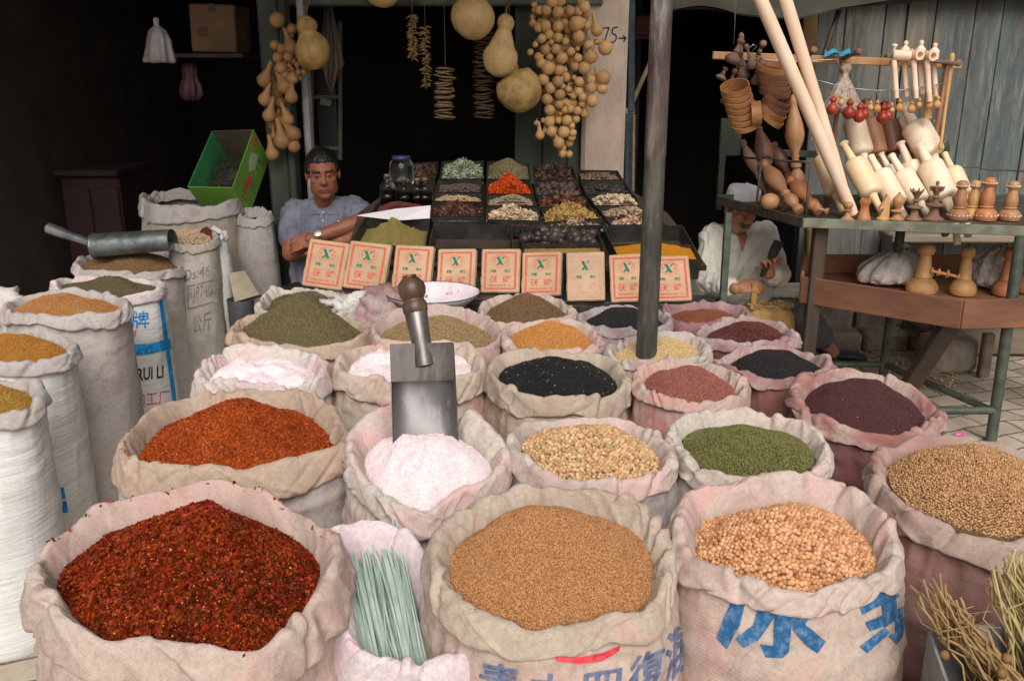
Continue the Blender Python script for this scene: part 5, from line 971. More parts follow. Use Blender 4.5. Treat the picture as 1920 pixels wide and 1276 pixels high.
# ================================================================== things in the dim bay
def carton():
    q = [(398, 246), (475, 243), (436, 352), (352, 350)]; Pf = [at_y(*q[0], 4.80), at_y(*q[1], 4.78), at_y(*q[2], 4.60), at_y(*q[3], 4.62)]; dv = at_y(497, 300, 4.86) - Pf[1]; dv = dv + np.array([0, .08, 0])
    t = thing('tilted_carton', 'bright green printed carton of dark herbs propped on the rear sack', 'carton', Pf[3]); Pb = [p + dv for p in Pf]; Mg = basic('green_card', (124, 170, 70), (104, 150, 60), 5, .5, .1); Mi = basic('inner_green_card', (62, 140, 82), (52, 122, 70), 6, .6, .1)
    def slab(name, quad, mt, th_=.004):
        m = MB(); P = np.array(quad); n_ = np.cross(P[1] - P[0], P[3] - P[0]); n_ /= np.linalg.norm(n_); m.add(np.concatenate([P - n_ * th_ / 2, P + n_ * th_ / 2]), [(3, 2, 1, 0), (4, 5, 6, 7), (0, 1, 5, 4), (1, 2, 6, 5), (2, 3, 7, 6), (3, 0, 4, 7)]); return obj(name, m, mt, t, False)
    Md = basic('brown_card_inside', (96, 84, 66), (72, 62, 50), 8, .9, .2); slab('top_side', [Pf[0], Pf[1], Pb[1], Pb[0]], Md); sd_ = slab('printed_side', [Pf[1], Pf[2], Pb[2], Pb[1]], Mg); slab('lower_side', [Pf[2], Pf[3], Pb[3], Pb[2]], Mg); slab('inner_side', [Pf[3], Pf[0], Pb[0], Pb[3]], Mi); slab('carton_floor', Pb, Md)
    side = BVHTree.FromPolygons([tuple(p - np.array([0, 0, 0])) for p in (Pf[1], Pf[2], Pb[2], Pb[1])], [(0, 1, 2, 3)]); m = MB()
    lay(m, *px_text('茶', 449, 345, 462, 371, 6, 3, .03), side, .0032, 9); obj('red_character', m, I_red, sd_); m = MB(); lay(m, *px_text('茗', 457, 328, 469, 350, 5, 3, .03), side, .0032, 9); obj('red_character', m, I_red, sd_); m = MB(); lay(m, *poly_tris([(474, 258), (481, 258), (480, 275), (473, 275)]), side, .0032, 9); obj('red_patch', m, I_red, sd_)
    m = MB(); lay(m, *poly_tris([(470, 285), (484, 290), (478, 318), (466, 322), (465, 300)]), side, .0034, 9); obj('white_mark', m, basic('white_ink', (176, 196, 160), None, 20), sd_)
    c = np.mean(Pf, 0) + dv * .70; e1 = (Pf[2] - Pf[3]) * .48; e2 = (Pf[0] - Pf[3]) * .44; lp = np.array([c + e1 * math.copysign(abs(math.cos(a)) ** .5, math.cos(a)) + e2 * math.copysign(abs(math.sin(a)) ** .5, math.sin(a)) for a in np.linspace(0, 2 * math.pi, 48, endpoint=False)]) - e2 * .12
    m = MB(); rs = np.random.default_rng(8); n_ = -dv / np.linalg.norm(dv)
    m.grid(np.array([c - e2 * .12 + (lp - (c - e2 * .12)) * r + n_ * (.05 * (1 - r)) for r in np.linspace(.02, 1, 8)]), True)
    for k in range(600):
        p = c - e2 * .12 + e1 * rs.uniform(-.95, .95) + e2 * rs.uniform(-.95, .95) + n_ * rs.uniform(.02, .06); q = p + rs.normal(size=3) * .02; m.tube([p, (p + q) / 2 + rs.normal(size=3) * .006, q], .0011, 4, cap=False)
    tag(obj('dried_herb_tangle', m, basic('black_herb', (46, 46, 36), (74, 74, 58), 60, .9), None), 'tangle of dark dried herb inside the green carton', 'dried herb', kind='stuff')
carton()
def pouch(name, label, cat, px, py, y, prof, mt, seed, squash=.55, tw=0.0, group=None):
    """gathered bag hanging by its neck: prof [(half width px, height px down from top)]"""
    k = y / F * .98; V = []; n = 48; c = at_y(px, py, y)
    for w_, h in prof:
        th = np.arange(n) * 2 * math.pi / n; rr_ = w_ * k * (1 + .16 * np.sin(th * 7 + seed + h * .03) * min(1, h / 40) + .05 * np.sin(th * 13 + h * .08)); V.append(np.stack([c[0] + np.cos(th + tw * h) * rr_, c[1] + np.sin(th + tw * h) * rr_ * squash, np.full(n, c[2] - h * k)], 1))
    V = np.array(V); V = V + (ridge(V * 22 + seed, 2) * .004)[..., None]; m = MB(); m.grid(V, True); m.f += [list(range(n - 1, -1, -1)), [(len(V) - 1) * n + j for j in range(n)]]; m.m += [0, 0]; return single(name, m, mt, label, cat, group)
M_bag = basic('pale_plastic_bag', (164, 156, 154), (128, 116, 112), 14, .35, .3, .006, 26); M_bagp = basic('pink_plastic_bag', (112, 70, 82), (86, 54, 64), 14, .45, .3, .006, 26)
pouch('hanging_bag', 'pale plastic bag of sticks hanging in the dim bay', 'bag', 291, 33, 4.9, [(2, 0), (5, 3), (4, 14), (9, 18), (16, 24), (20, 40), (24, 60), (27, 74), (26, 79)], M_bag, 1)
pouch('pink_bag', 'small pink bag hanging below the cardboard box', 'bag', 353, 116, 5.6, [(3, 0), (12, 5), (14, 14), (13, 28), (19, 44), (20, 58), (12, 68)], M_bagp, 2)
t = thing('cardboard_box', 'brown cardboard box on a shelf high in the dim bay', 'box', at_y(397, 98, 5.3)); a = at_y(352, 8, 5.3); b = at_y(445, 98, 5.3); m = MB(); m.box(((a[0] + b[0]) / 2, 5.45, (a[2] + b[2]) / 2), (b[0] - a[0], .3, a[2] - b[2]), Matrix.Rotation(R(1.5), 3, 'Y'), 0, .008); obj('box_body', m, basic('brown_card', (128, 98, 72), (106, 82, 60), 6, .85, .2), t, False)
m = MB(); p = at_y(397, 14, 5.297); m.box((p[0], 5.296, p[2]), (.035, .003, .04)); obj('tape_patch', m, basic('dark_tape', (80, 58, 42), None, 9), t, False); m = MB(); p = at_y(380, 60, 5.297); m.box((p[0], 5.2965, p[2]), (.05, .0025, .05)); obj('tape_patch', m, basic('dark_tape', (96, 68, 46), None, 9), t, False)
m = MB(); a = at_y(340, 100, 5.45); m.box((a[0] + .15, 5.45, a[2] - .015), (.5, .34, .02)); single('wall_shelf', m, M_darkwood, 'dark shelf board carrying the cardboard box', 'shelf', smooth=False)
p = at_y(176, 480, 5.4); t = thing('red_cabinet', 'dark red wooden cabinet deep in the dim bay', 'cabinet', (p[0], 5.6, 0)); m = MB(); a = at_y(112, 330, 5.4); b = at_y(240, 480, 5.4); H = a[2]; m.box(((a[0] + b[0]) / 2, 5.65, H / 2), (b[0] - a[0], .5, H), None, 0, .01); M_redc = basic('dull_red_cabinet', (46, 18, 18), (30, 13, 13), 5, .8, .2); obj('cabinet_body', m, M_redc, t, False); m = MB(); m.box(((a[0] + b[0]) / 2, 5.63, H + .02), (b[0] - a[0] + .03, .56, .035), None, 0, .008); obj('cabinet_top', m, M_redc, t, False)
for k in (-1, 1): m = MB(); m.box(((a[0] + b[0]) / 2 + k * (b[0] - a[0]) * .245, 5.392, H / 2), ((b[0] - a[0]) * .46, .018, H * .86), None, 0, .005); obj('cabinet_door', m, M_redc, t, False)
# folded paper sack and grey bucket by the post
m = MB(); q = [at_y(428, 512, 4.2), at_y(458, 507, 4.25), at_y(486, 552, 4.1), at_y(440, 566, 4.0)]; V = np.array(q); m.add(np.concatenate([V, V + [.01, .06, -.02]]), [(0, 1, 2, 3), (7, 6, 5, 4)] + [(i, (i + 1) % 4, 4 + (i + 1) % 4, 4 + i) for i in range(4)]); single('paper_bag', m, basic('buff_paper', (176, 164, 142), (146, 132, 112), 7, .85, .4), 'folded buff paper bag leaning beside the white plastic sack', 'bag', smooth=False)
m = MB(); p = at_y(456, 625, 4.05); p[2] = max(0, p[2] - .25); H = at_y(456, 560, 4.05)[2] - p[2]; m.lathe([(.001, 0), (.05, .002), (.06, H), (.057, H), (.048, .01), (.001, .01)], p, n=24); single('grey_bucket', m, basic('grey_tin', (104, 108, 108), (76, 80, 80), 8, .5, .1, .003, None, .5), 'small grey tin bucket below the folded paper bag', 'bucket', autosmooth=40)
# towel hung behind the big gourd
V = []; P0 = [(600, 8), (612, 8), (624, 8), (634, 12)]; m = MB(); nu, nv = 40, 46
for j in range(nv):
    v_ = j / (nv - 1); xs = 608 + 8 * math.sin(v_ * 2) - 6 * v_; wd = 8 + 26 * min(1, v_ * 1.4) - 16 * max(0, v_ - .7) / .3; row = []
    for i in range(nu):
        u = i / (nu - 1) - .5; yb = 10 + 170 * v_ - (45 * abs(u - .1) * max(0, v_ - .6) / .4 * 2); row.append(at_y(xs + 8 + u * wd * 1.6, yb, 5.22 + .03 * math.sin(u * 16 + v_ * 2)))
    V.append(row)
V = np.array(V); m.grid(V); m.grid(V[::-1] + [0, .004, 0]); single('hanging_towel', m, basic('striped_towel', (146, 132, 122), (110, 96, 88), 12, .95, .4, .004, 60, 0, (3, 1, .3)), 'striped grey brown towel hanging from the window frame', 'towel')
m = MB(); a = at_y(604, 192, 5.3); m.box(a + [.02, 0, 0], (.06, .004, .035), Matrix.Rotation(.2, 3, 'Y')); single('paper_scrap', m, basic('grey_paper', (120, 120, 118), None, 9), 'grey scrap of paper tucked behind the window bar', 'paper', smooth=False)
# ================================================================== gourds and dried strings hanging from the shop front
def gourd_mat(name, c1, c2, c3, mott=.5):
    t = NT(name); v = t.coords(); oi = t.n('ShaderNodeObjectInfo'); a = t.ramp(oi.outputs['Random'], [(0, lin(c1)), (.5, lin(c2)), (1, lin(c3))])
    a = t.mix(t.ramp(t.noise(v, 16, 5, .65), [(.45, G(0)), (.7, G(mott))]), a, lin(tuple(int(x * .62) for x in c2)))
    a = t.mix(t.ramp(t.noise(v, 55, 3), [(.62, G(0)), (.70, G(.6))]), a, lin((112, 84, 54))); return t.done(a, .5, t.bump(t.noise(v, 30, 4), .12, .004), None, .35)
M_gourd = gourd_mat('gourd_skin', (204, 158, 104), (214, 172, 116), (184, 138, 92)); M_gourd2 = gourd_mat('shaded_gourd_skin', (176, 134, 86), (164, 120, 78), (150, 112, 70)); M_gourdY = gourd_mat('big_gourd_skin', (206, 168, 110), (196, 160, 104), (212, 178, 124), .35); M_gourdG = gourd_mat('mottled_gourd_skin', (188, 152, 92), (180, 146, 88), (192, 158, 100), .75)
M_string = basic('twine', (120, 108, 92), (90, 80, 66), 40, .9); M_stem = basic('gourd_stem', (110, 88, 60), (80, 64, 44), 40, .9)
def mesh_of(mb, mat_, name, smooth=True):
    o = obj(name, mb, mat_, None, smooth, True); me = o.data; bpy.data.objects.remove(o); return me
def wob(mb, amp, seed):
    v = mb.verts(); v = v * (1 + amp * fbm(v * 1.4 + seed)[:, None]); mb.v = [v]; return mb
def prof_round(neck): return [(.001, -1), (.10, -.985), (.42, -.90), (.75, -.66), (.95, -.30), (1, .02), (.93, .36), (.72, .68), (.45, .88), (.24, .99 + neck * .15), (.17, 1.08 + neck * .4), (.13, 1.10 + neck * .8), (.001, 1.12 + neck * .8)]
prof_pear = [(.001, -1), (.12, -.98), (.5, -.86), (.83, -.55), (1, -.1), (.96, .3), (.76, .7), (.54, 1.1), (.40, 1.6), (.33, 2.1), (.30, 2.5), (.26, 2.75), (.12, 2.85), (.001, 2.86)]
def gourd_kind(prof, seed, amp): m = MB(); m.lathe(prof, n=20); wob(m, amp, seed); return m
GM = {(k, mt.name): mesh_of(gourd_kind(p, i, a), mt, 'gourd_shape') for i, (k, p, a) in enumerate((('r', prof_round(0), .10), ('s', prof_round(1), .12), ('o', prof_round(.5), .16), ('p', prof_pear, .14))) for mt in (M_gourd, M_gourd2)}
_st = MB(); _st.tube([(0, 0, .95), (.05, .03, 1.2), (.22, .10, 1.5), (.30, .30, 1.9)], [.10, .07, .055, .04], 6); STEM = mesh_of(_st, M_stem, 'stem_shape')
def add_gourd(kind, mt, loc, r, tilt, label, group, yaw):
    o = bpy.data.objects.new('bottle_gourd' if kind == 'p' else 'small_gourd', GM[(kind, mt.name)]); C.objects.link(o); o.location = loc; o.scale = (r, r, r * (1 if kind == 'p' else RNG.uniform(.92, 1.04)))
    o.rotation_euler = (Matrix.Rotation(tilt[1], 4, 'Y') @ Matrix.Rotation(tilt[0], 4, 'X') @ Matrix.Rotation(yaw, 4, 'Z')).to_euler(); 
    if kind in 'ros' and r > .017: q = bpy.data.objects.new('stem', STEM); C.objects.link(q); q.parent = o
    return tag(o, label, 'gourd', group)
rg = np.random.default_rng(33)
RB = """310 10 45,370 10 40,265 80 40,355 95 42,170 40 22,170 80 18,210 80 35,560 55 42,450 85 36,515 90 32,500 185 55,580 200 30,160 180 30,255 200 44,205 215 35,355 205 40,285 265 36,355 290 36,515 285 44,415 320 28,595 350 40,655 325 22,720 370 52,230 300 34,180 345 22,305 325 24,340 380 37,260 385 36,140 405 24,205 440 34,290 440 28,385 450 42,455 400 32,505 375 18,510 450 32,605 440 50,225 490 38,280 525 50,365 540 38,485 515 32,560 525 48,415 595 36,410 540 18,700 600 55,615 615 40,695 685 40,240 615 44,355 630 42,480 600 20,518 630 34,295 680 42,390 665 20,370 730 40,435 690 25,515 710 34,475 740 26,610 680 40,620 780 46,270 768 42,365 805 34,545 750 32,425 800 28,450 840 30,540 800 28,410 850 30,290 850 40,505 855 33,375 880 20,560 878 30,495 920 30,290 938 40,425 930 40,360 930 28,245 930 22,190 950 20,460 970 26,260 1010 26,305 1015 38,400 1020 44,470 1025 28,460 1060 30,360 1100 42,440 1100 32,390 1140 30,390 1185 32,440 1190 28,300 150 26,400 160 26,470 330 22,430 250 24,350 40 30,240 250 24,160 130 24,330 560 26,450 650 24,330 900 22,450 560 22,540 690 24,420 380 26,250 700 22,330 1060 26"""
rb2 = np.random.default_rng(77); RBX = [f'{rb2.uniform(190 + 0.10 * yy, 600 - 0.16 * yy)} {yy} {rb2.uniform(26, 40)}' for yy in rb2.uniform(10, 1050, 75)]
for i, q in enumerate(RB.split(',') + RBX):
    x, y, r = map(float, q.split()); px, py = 960 + x / 4.117, y / 4.117; rr_ = r / 4.117 * 5.1 / F
    small = r < 31; Yd = 4.83 - r * .0011 - (0 if i < 82 else -.05) + rg.uniform(-.012, .012); p = at_y(px, py, Yd)
    inw = (px - 1045) / 90
    add_gourd('s' if small and rg.uniform() < .6 else rg.choice(['r', 'r', 'o']), M_gourd, p, rr_, (rg.uniform(-.9, .7), -inw * .7 + rg.normal() * .5), 'small round gourd in the big hanging cluster by the pink pillar', 'round gourds in the cluster by the pillar', rg.uniform(0, 6.3))
for (x, y, r, tx, ty), lab in (((655, 235, 47, 612, 65), 'long necked gourd at the top of the pillar cluster beside the painted number'), ((215, 1045, 37, 205, 940), 'dark long necked gourd low behind the pillar cluster')):
    p = at_y(960 + x / 4.117, y / 4.117, 4.78); add_gourd('p', M_gourd, p, r / 4.117 * 4.6 / F, (0, math.atan2(tx - x, y - ty)), lab, None, 1.0)
LBN = [(245, 155, 52), (225, 350, 32), (280, 378, 36), (250, 445, 38), (330, 440, 36), (275, 525, 42), (308, 580, 34), (365, 605, 42), (395, 435, 16), (370, 470, 22), (340, 510, 22), (400, 500, 22), (365, 545, 20), (410, 560, 25), (455, 555, 25), (420, 605, 18), (360, 225, 35), (350, 275, 24), (300, 490, 22), (330, 545, 18)]
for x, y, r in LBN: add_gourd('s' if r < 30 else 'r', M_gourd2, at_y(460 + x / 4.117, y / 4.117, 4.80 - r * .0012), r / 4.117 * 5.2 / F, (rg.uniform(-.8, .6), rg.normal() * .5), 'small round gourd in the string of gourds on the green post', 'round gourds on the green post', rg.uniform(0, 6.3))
LBP = [(355, 370, 50, 285, 150), (145, 620, 50, 210, 490), (300, 670, 50, 250, 560), (355, 750, 46, 370, 640), (150, 770, 46, 195, 660), (185, 895, 48, 240, 720), (330, 925, 44, 262, 730), (372, 1035, 54, 245, 880), (285, 1090, 58, 268, 960), (375, 1130, 45, 400, 1010), (210, 1190, 48, 182, 985), (222, 1050, 26, 214, 950)]
LPL = ['long necked gourd highest on the green post', 'bottle gourd jutting out to the dark side of the post string', 'plump bottle gourd in the middle of the post string', 'bottle gourd pressed against the plaster edge mid post', 'darker bottle gourd under the one jutting to the dark side', 'yellowish bottle gourd with a slanting neck on the post', 'reddish long necked gourd beside the yellowish one', 'bottle gourd with its neck curved across the lower post string', 'fat bottle gourd low in the post string', 'bottle gourd half hidden low on the plaster side', 'lowest gourd of the post string, hanging by a long neck', 'thin finger shaped gourd low on the post']
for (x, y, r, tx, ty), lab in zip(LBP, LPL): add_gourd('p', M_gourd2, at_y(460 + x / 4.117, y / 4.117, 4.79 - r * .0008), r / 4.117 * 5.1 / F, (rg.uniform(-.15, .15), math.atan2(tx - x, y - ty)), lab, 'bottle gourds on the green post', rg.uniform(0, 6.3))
rbp = np.random.default_rng(91)
for k in range(9):
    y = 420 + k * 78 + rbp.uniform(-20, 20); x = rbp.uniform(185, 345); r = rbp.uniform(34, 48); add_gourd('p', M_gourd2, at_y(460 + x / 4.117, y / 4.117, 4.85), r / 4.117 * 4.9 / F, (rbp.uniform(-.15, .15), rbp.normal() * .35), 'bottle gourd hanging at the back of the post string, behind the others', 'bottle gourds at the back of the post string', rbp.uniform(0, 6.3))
def big_gourd(label, bulbs, y, mt, seed, cord_top=None, stem=True):
    """bulbs: list of (px,py,r px) from the base up, joined by necks"""
    P = np.array([at_y(b[0], b[1], y) for b in bulbs]); k = y * .955 / F; pts = []; rad = []
    for i, b in enumerate(bulbs):
        r = b[2] * k; d = (P[min(i + 1, len(P) - 1)] - P[max(i - 1, 0)]) if len(P) > 1 else np.array([0, 0, 1.0]); d /= np.linalg.norm(d)
        lo = -1 if i == 0 else -.62; hi = 1 if i == len(bulbs) - 1 else .66
        for a in np.sin(np.linspace(math.asin(lo), math.asin(hi), 19)): pts.append(P[i] + d * r * a); rad.append(max(.001, r * math.sqrt(max(0, 1 - a * a))))
    m = MB(); m.tube(np.array(pts), np.array(rad), 28); v = m.verts(); m.v = [v + (fbm(v * 9 + seed)[:, None] * .010)]
    c = P[0]; t = thing('large_gourd', label, 'gourd', c, 'large gourds hanging from the lintel'); obj('gourd_body', m, mt, t)
    topc = P[-1] + np.array([0, 0, bulbs[-1][2] * k])
    if stem: m = MB(); m.tube([topc - [0, 0, .01], topc + [.004, 0, .02], topc + [.016, -.01, .045], topc + [.03, -.02, .07]], [.008, .006, .005, .004], 8); obj('stem', m, M_stem, t)
    if cord_top is not None: m = MB(); m.tube([topc - [0, 0, .02], topc + [0, 0, cord_top]], .0016, 5); obj('cord', m, M_string, t)
big_gourd('big double gourd with a narrow waist beside the hanging towel', [(586, 97, 32.5), (575, 48, 19)], 4.66, M_gourdG, 1, .25)
big_gourd('yellowish gourd cut off by the top of the frame', [(716, -20, 34)], 4.66, M_gourdY, 2, .2, False)
big_gourd('large smooth round gourd high in the middle', [(887, 32, 40.5)], 4.6, M_gourdY, 3, .2, False)
big_gourd('pale ribbed double gourd tied round its waist', [(938, 110, 33), (948, 44, 17)], 4.62, M_gourdY, 4, .15)
big_gourd('large mottled greenish gourd resting against the pale double gourd', [(973, 168, 43), (955, 128, 16)], 4.70, M_gourdG, 5, .3, False)
def dried_string(name, label, px0, py0, py1, rpx, n, y, mt, thick, flatd, seed, dx=0):
    rs = np.random.default_rng(seed); top = at_y(px0, py0, y); bot = at_y(px0 + dx, py1, y); r = rpx * y * .955 / F; t = thing(name, label, 'dried string', bot); m = MB(); m.tube([bot, top, [top[0], top[1], 1.93]], .0016, 5); obj('cord', m, M_string, t)
    th = np.linspace(0, 2 * math.pi, 18, endpoint=False)
    for k in range(n):
        c = top + (bot - top) * (k + .5) / n; tl = rs.normal(size=2) * flatd; rr_ = r * rs.uniform(.82, 1.1); ec = rs.uniform(.7, 1); ph = rs.uniform(0, 6)
        ring = [np.stack([np.cos(th) * q, np.sin(th) * q * ec, np.full(18, h)], 1) for q, h in ((.02, -thick * .9), (rr_ * .8, -thick), (rr_, -thick * .4), (rr_, thick * .4), (rr_ * .8, thick), (.02, thick * .9))]
        Rm = np.array(Matrix.Rotation(tl[0], 3, 'X') @ Matrix.Rotation(tl[1], 3, 'Y') @ Matrix.Rotation(ph, 3, 'Z')); V = np.array(ring); V[..., 2] += np.sin(th * 2 + ph)[None] * thick * .5; V = V @ Rm.T + c; V[..., :2] += rs.normal(size=2) * r * .08
        m = MB(); m.grid(V, True); obj('dried_slice', m, mt, t)
M_slice = basic('dried_slice', (150, 126, 88), (108, 88, 60), 30, .85, .3, .003); M_slice2 = basic('dark_dried_slice', (112, 88, 66), (76, 60, 46), 30, .85, .3, .003); M_chip = basic('dried_chip', (168, 138, 92), (120, 92, 60), 40, .85, .3)
dried_string('slice_string', 'thick string of grey tan dried slices, the shorter stack', 835, 126, 224, 21, 19, 4.7, M_slice, .0045, .12, 1, -4)
dried_string('slice_string', 'long string of brown dried slices behind the pale double gourd', 906, 62, 222, 20, 32, 4.82, M_slice2, .0042, .1, 2, 2)
def chip_string(label, px, py0, py1, seed):
    rs = np.random.default_rng(seed); y = 4.72; top = at_y(px, py0, y); bot = at_y(px + 2, py1, y); t = thing('chip_string', label, 'dried string', bot); m = MB(); m.tube([bot, top, [top[0], top[1], 1.93]], .0014, 5); obj('cord', m, M_string, t)
    for k in range(96):
        c = top + (bot - top) * (k + .5) / 96; a = rs.uniform(0, 6.3); d = np.array([math.cos(a), math.sin(a), rs.uniform(-.5, .2)]); L = rs.uniform(.022, .036); m = MB(); s = np.array([-d[1], d[0], 0]); m.tube([c, c + d * L * .5 + [0, 0, .004], c + d * L], [.003, .0042, .0016], 5); obj('dried_chip', m, M_chip, t)
chip_string('curly string of tan dried chips, the higher of the pair', 773, 28, 112, 3); chip_string('curly string of tan dried chips, the lower of the pair', 797, 50, 166, 4)
# ================================================================== the woodturner's stall
M_rust = basic('rusty_iron', (98, 82, 68), (62, 54, 48), 12, .7, .3, .004, 40, .3); M_greeniron = basic('green_painted_iron', (84, 92, 78), (58, 62, 54), 14, .6, .3, .003, 40, .2)
M_shelfgreen = basic('worn_green_paint', (124, 126, 108), (92, 92, 76), 16, .7, .3, .003, 40)
M_traywood = basic('red_brown_tray_wood', (132, 86, 62), (90, 58, 46), 7, .65, .35, .004, 36, 0, (.3, .3, 1)); M_trayin = basic('tray_inner_wood', (178, 128, 92), (146, 98, 70), 7, .7, .3, .004, 36)
def wood(name, c1, c2, rough=.5, s=14): return basic(name, c1, c2, s, rough, .12, .002, 60, 0, (1, 1, .35), lo=.3, hi=.72)
W_pale = wood('pale_turned_wood', (238, 220, 196), (222, 196, 164)); W_cream = wood('cream_turned_wood', (230, 206, 170), (212, 184, 144)); W_pink = wood('pink_turned_wood', (238, 210, 186), (226, 192, 164)); W_brown = wood('brown_turned_wood', (168, 120, 86), (138, 94, 66)); W_dark = wood('dark_turned_wood', (128, 88, 66), (98, 64, 48)); W_tan = wood('tan_turned_wood', (184, 138, 94), (156, 108, 72)); W_gold = wood('gold_turned_wood', (204, 160, 104), (180, 134, 84)); W_orange = wood('orange_turned_wood', (186, 124, 80), (160, 98, 60))
W_old = wood('old_turned_wood', (140, 104, 80), (104, 74, 58), .7)
stl = thing('turner_stall', 'green iron stall with an upper shelf, display beam and pipe legs', 'stall', (1.9, 4.2, 0))
SZ = .905; sA, sB, sC, sD = np.array([1.29, 4.0, SZ]), np.array([1.07, 4.74, SZ]), np.array([2.75, 3.62, SZ]), np.array([2.75, 4.74, SZ])
m = MB(); pz = [sA, sC, sD, sB]; m.add(pz + [p - [0, 0, .012] for p in pz], [(0, 1, 2, 3), (7, 6, 5, 4)] + [(i, (i + 1) % 4, 4 + (i + 1) % 4, 4 + i) for i in range(4)]); obj('upper_shelf', m, M_rust, stl, False)
m = MB(); lip = np.array([0, 0, .004]); m.beam(sA + lip, sC + lip, .012, .042, (0, 0, 1), 0, .002); obj('front_lip', m, M_shelfgreen, stl, False)
m = MB(); m.beam(sB + lip, sA + lip, .012, .044, (0, 0, 1), 0, .002); obj('side_lip', m, M_rust, stl, False); m = MB(); m.beam(sB + lip * 3, sD + lip * 3, .012, .04, (0, 0, 1), 0, .002); obj('back_lip', m, M_greeniron, stl, False)
def pipe(name, a, b, r, mt, n=12): m = MB(); m.tube([a, b], r, n); return obj(name, m, mt, stl, autosmooth=40)
pipe('pipe_leg', (2.09, 3.67, 0), (2.095, 3.70, .9), .023, M_greeniron); pipe('pipe_leg', (1.86, 4.31, 0), (1.86, 4.31, .9), .022, M_greeniron)
m = MB(); m.beam((1.388, 4.07, 0), (1.39, 4.06, .9), .06, .05, (0, 1, 0), 0, .004); obj('wooden_leg', m, M_darkwood, stl, False)
m = MB(); m.beam((1.77, 3.98, 0), (1.865, 3.70, .545), .075, .05, (0, 1, 0), 0, .004); obj('slanted_brace', m, M_darkwood, stl, False)
q0 = at_y(1366, 398, 4.42); q1 = at_y(1356, 555, 4.36); m = MB(); m.beam(q1 + (q1 - q0) * .9, q0, .034, .03, (0, 1, 0), 0, .003); obj('iron_leg', m, M_greeniron, stl, False)
pipe('pipe_rung', (1.34, 4.31, .15), (1.86, 4.31, .15), .016, M_greeniron); pipe('pipe_rung', (1.86, 4.31, .15), (2.09, 3.67, .14), .016, M_greeniron); pipe('pipe_rung', (1.55, 3.66, .148), (2.09, 3.67, .148), .017, M_greeniron)
# guard rail of bent rod
r0, r1, r2 = at_y(1510, 412, 4.02), at_y(1521, 304, 4.06), at_y(1428, 297, 4.36); r3 = at_y(1418, 388, 4.33); r4 = at_y(1392, 296, 4.5)
m = MB(); m.tube([r0, r1], .007, 8); m.tube([r3, r2], .006, 8); m.tube([r1, at_y(1490, 303, 4.16), at_y(1460, 301, 4.25), at_y(1440, 294, 4.32), r2, r4], .0055, 8); obj('guard_rail', m, M_rust, stl)
m = MB(); a = at_y(1352, 222, 4.9); b = at_y(1387, 292, 4.9); m.box(((a[0] + b[0]) / 2, 4.9, (a[2] + b[2]) / 2), (b[0] - a[0], .03, a[2] - b[2]), None, 0, .004); m.box(at_y(1351, 340, 4.88), (.03, .03, .3)); obj('side_panel', m, M_greendark, stl, False)
m = MB(); a, b = at_y(1440, 286, 4.72), at_y(1545, 290, 4.72); m.beam(a, b, .012, .035, (0, 0, 1)); obj('back_bar', m, M_greeniron, stl, False)
# display beam with peg hooks
bA, bB = at_y(1336, 104, 4.55), at_y(1802, 122, 4.42); m = MB(); m.beam(bA, bB, .035, .036, (0, 0, 1), 0, .004); obj('display_beam', m, W_tan, stl, False)
def on_beam(px): a = (px - 1336) / (1802 - 1336); return bA + (bB - bA) * a
for px, tx, ty in ((1420, 1431, 82), (1515, 1526, 94), (1578, 1611, 97), (1668, 1703, 108), (1765, 1797, 118)):
    s = on_beam(px); e = at_y(tx, ty, s[1] - .11); d = e - s; L = np.linalg.norm(d); m = MB(); m.lathe([(.001, -.01), (.008, 0), (.009, L * .6), (.0085, L * .84), (.013, L * .88), (.017, L * .95), (.016, L * 1.04), (.010, L * 1.08), (.001, L * 1.09)], s, d, 14); obj('peg', m, W_old, stl, autosmooth=50)
for px, py in ((1772, 275), (1580, 290)):
    s = on_beam(px) - [0, .02, 0]; e = at_y(px - 14, py, 4.5); e2 = np.array([e[0], 4.55, SZ]); m = MB(); m.tube([s, e2], .012, 10); obj('beam_post', m, W_brown, stl)
M_wire = basic('bright_wire', (190, 190, 188), (150, 150, 150), 40, .35, .1, .002, None, .8)
w0 = [at_y(x, y, 4.36) for x, y in ((1404, 92), (1412, 84), (1420, 86), (1407, 100), (1440, 113), (1500, 116), (1540, 113), (1570, 111), (1576, 130))]
m = MB(); m.tube(smooth_open := np.array(w0), .0022, 6); obj('upper_wire', m, M_wire, stl)
WP = [(1531, 150), (1560, 158), (1600, 166), (1645, 170), (1690, 169), (1735, 163), (1772, 156)]
def on_wire(px): return at_y(px, np.interp(px, [q[0] for q in WP], [q[1] for q in WP]), 4.34)
m = MB(); m.tube([at_y(x, y, 4.34) for x, y in WP], .0022, 6); obj('lower_wire', m, M_wire, stl)
m = MB(); m.tube([at_y(x, y, 4.6) for x, y in ((1780, 315), (1830, 313), (1850, 318), (1925, 321))], .004, 6); m.tube([at_y(1838, 318, 4.6), at_y(1836, 372, 4.6)], .003, 6); obj('rear_rail', m, M_greeniron, stl)
sk = thing('turned_stick', 'slim turned stick tied upright at the end of the display beam', 'stick', at_y(1763, 278, 4.33)); m = MB(); a = at_y(1763, 278, 4.33); b = at_y(1786, 100, 4.33); L = np.linalg.norm(b - a); m.lathe([(.001, -.01), (.009, -.008), (.012, .01), (.007, .03), (.0075, L * .5), (.011, L * .85), (.012, L * .97), (.008, L), (.001, L + .003)], a, b - a, 14); obj('stick_shaft', m, W_gold, sk)

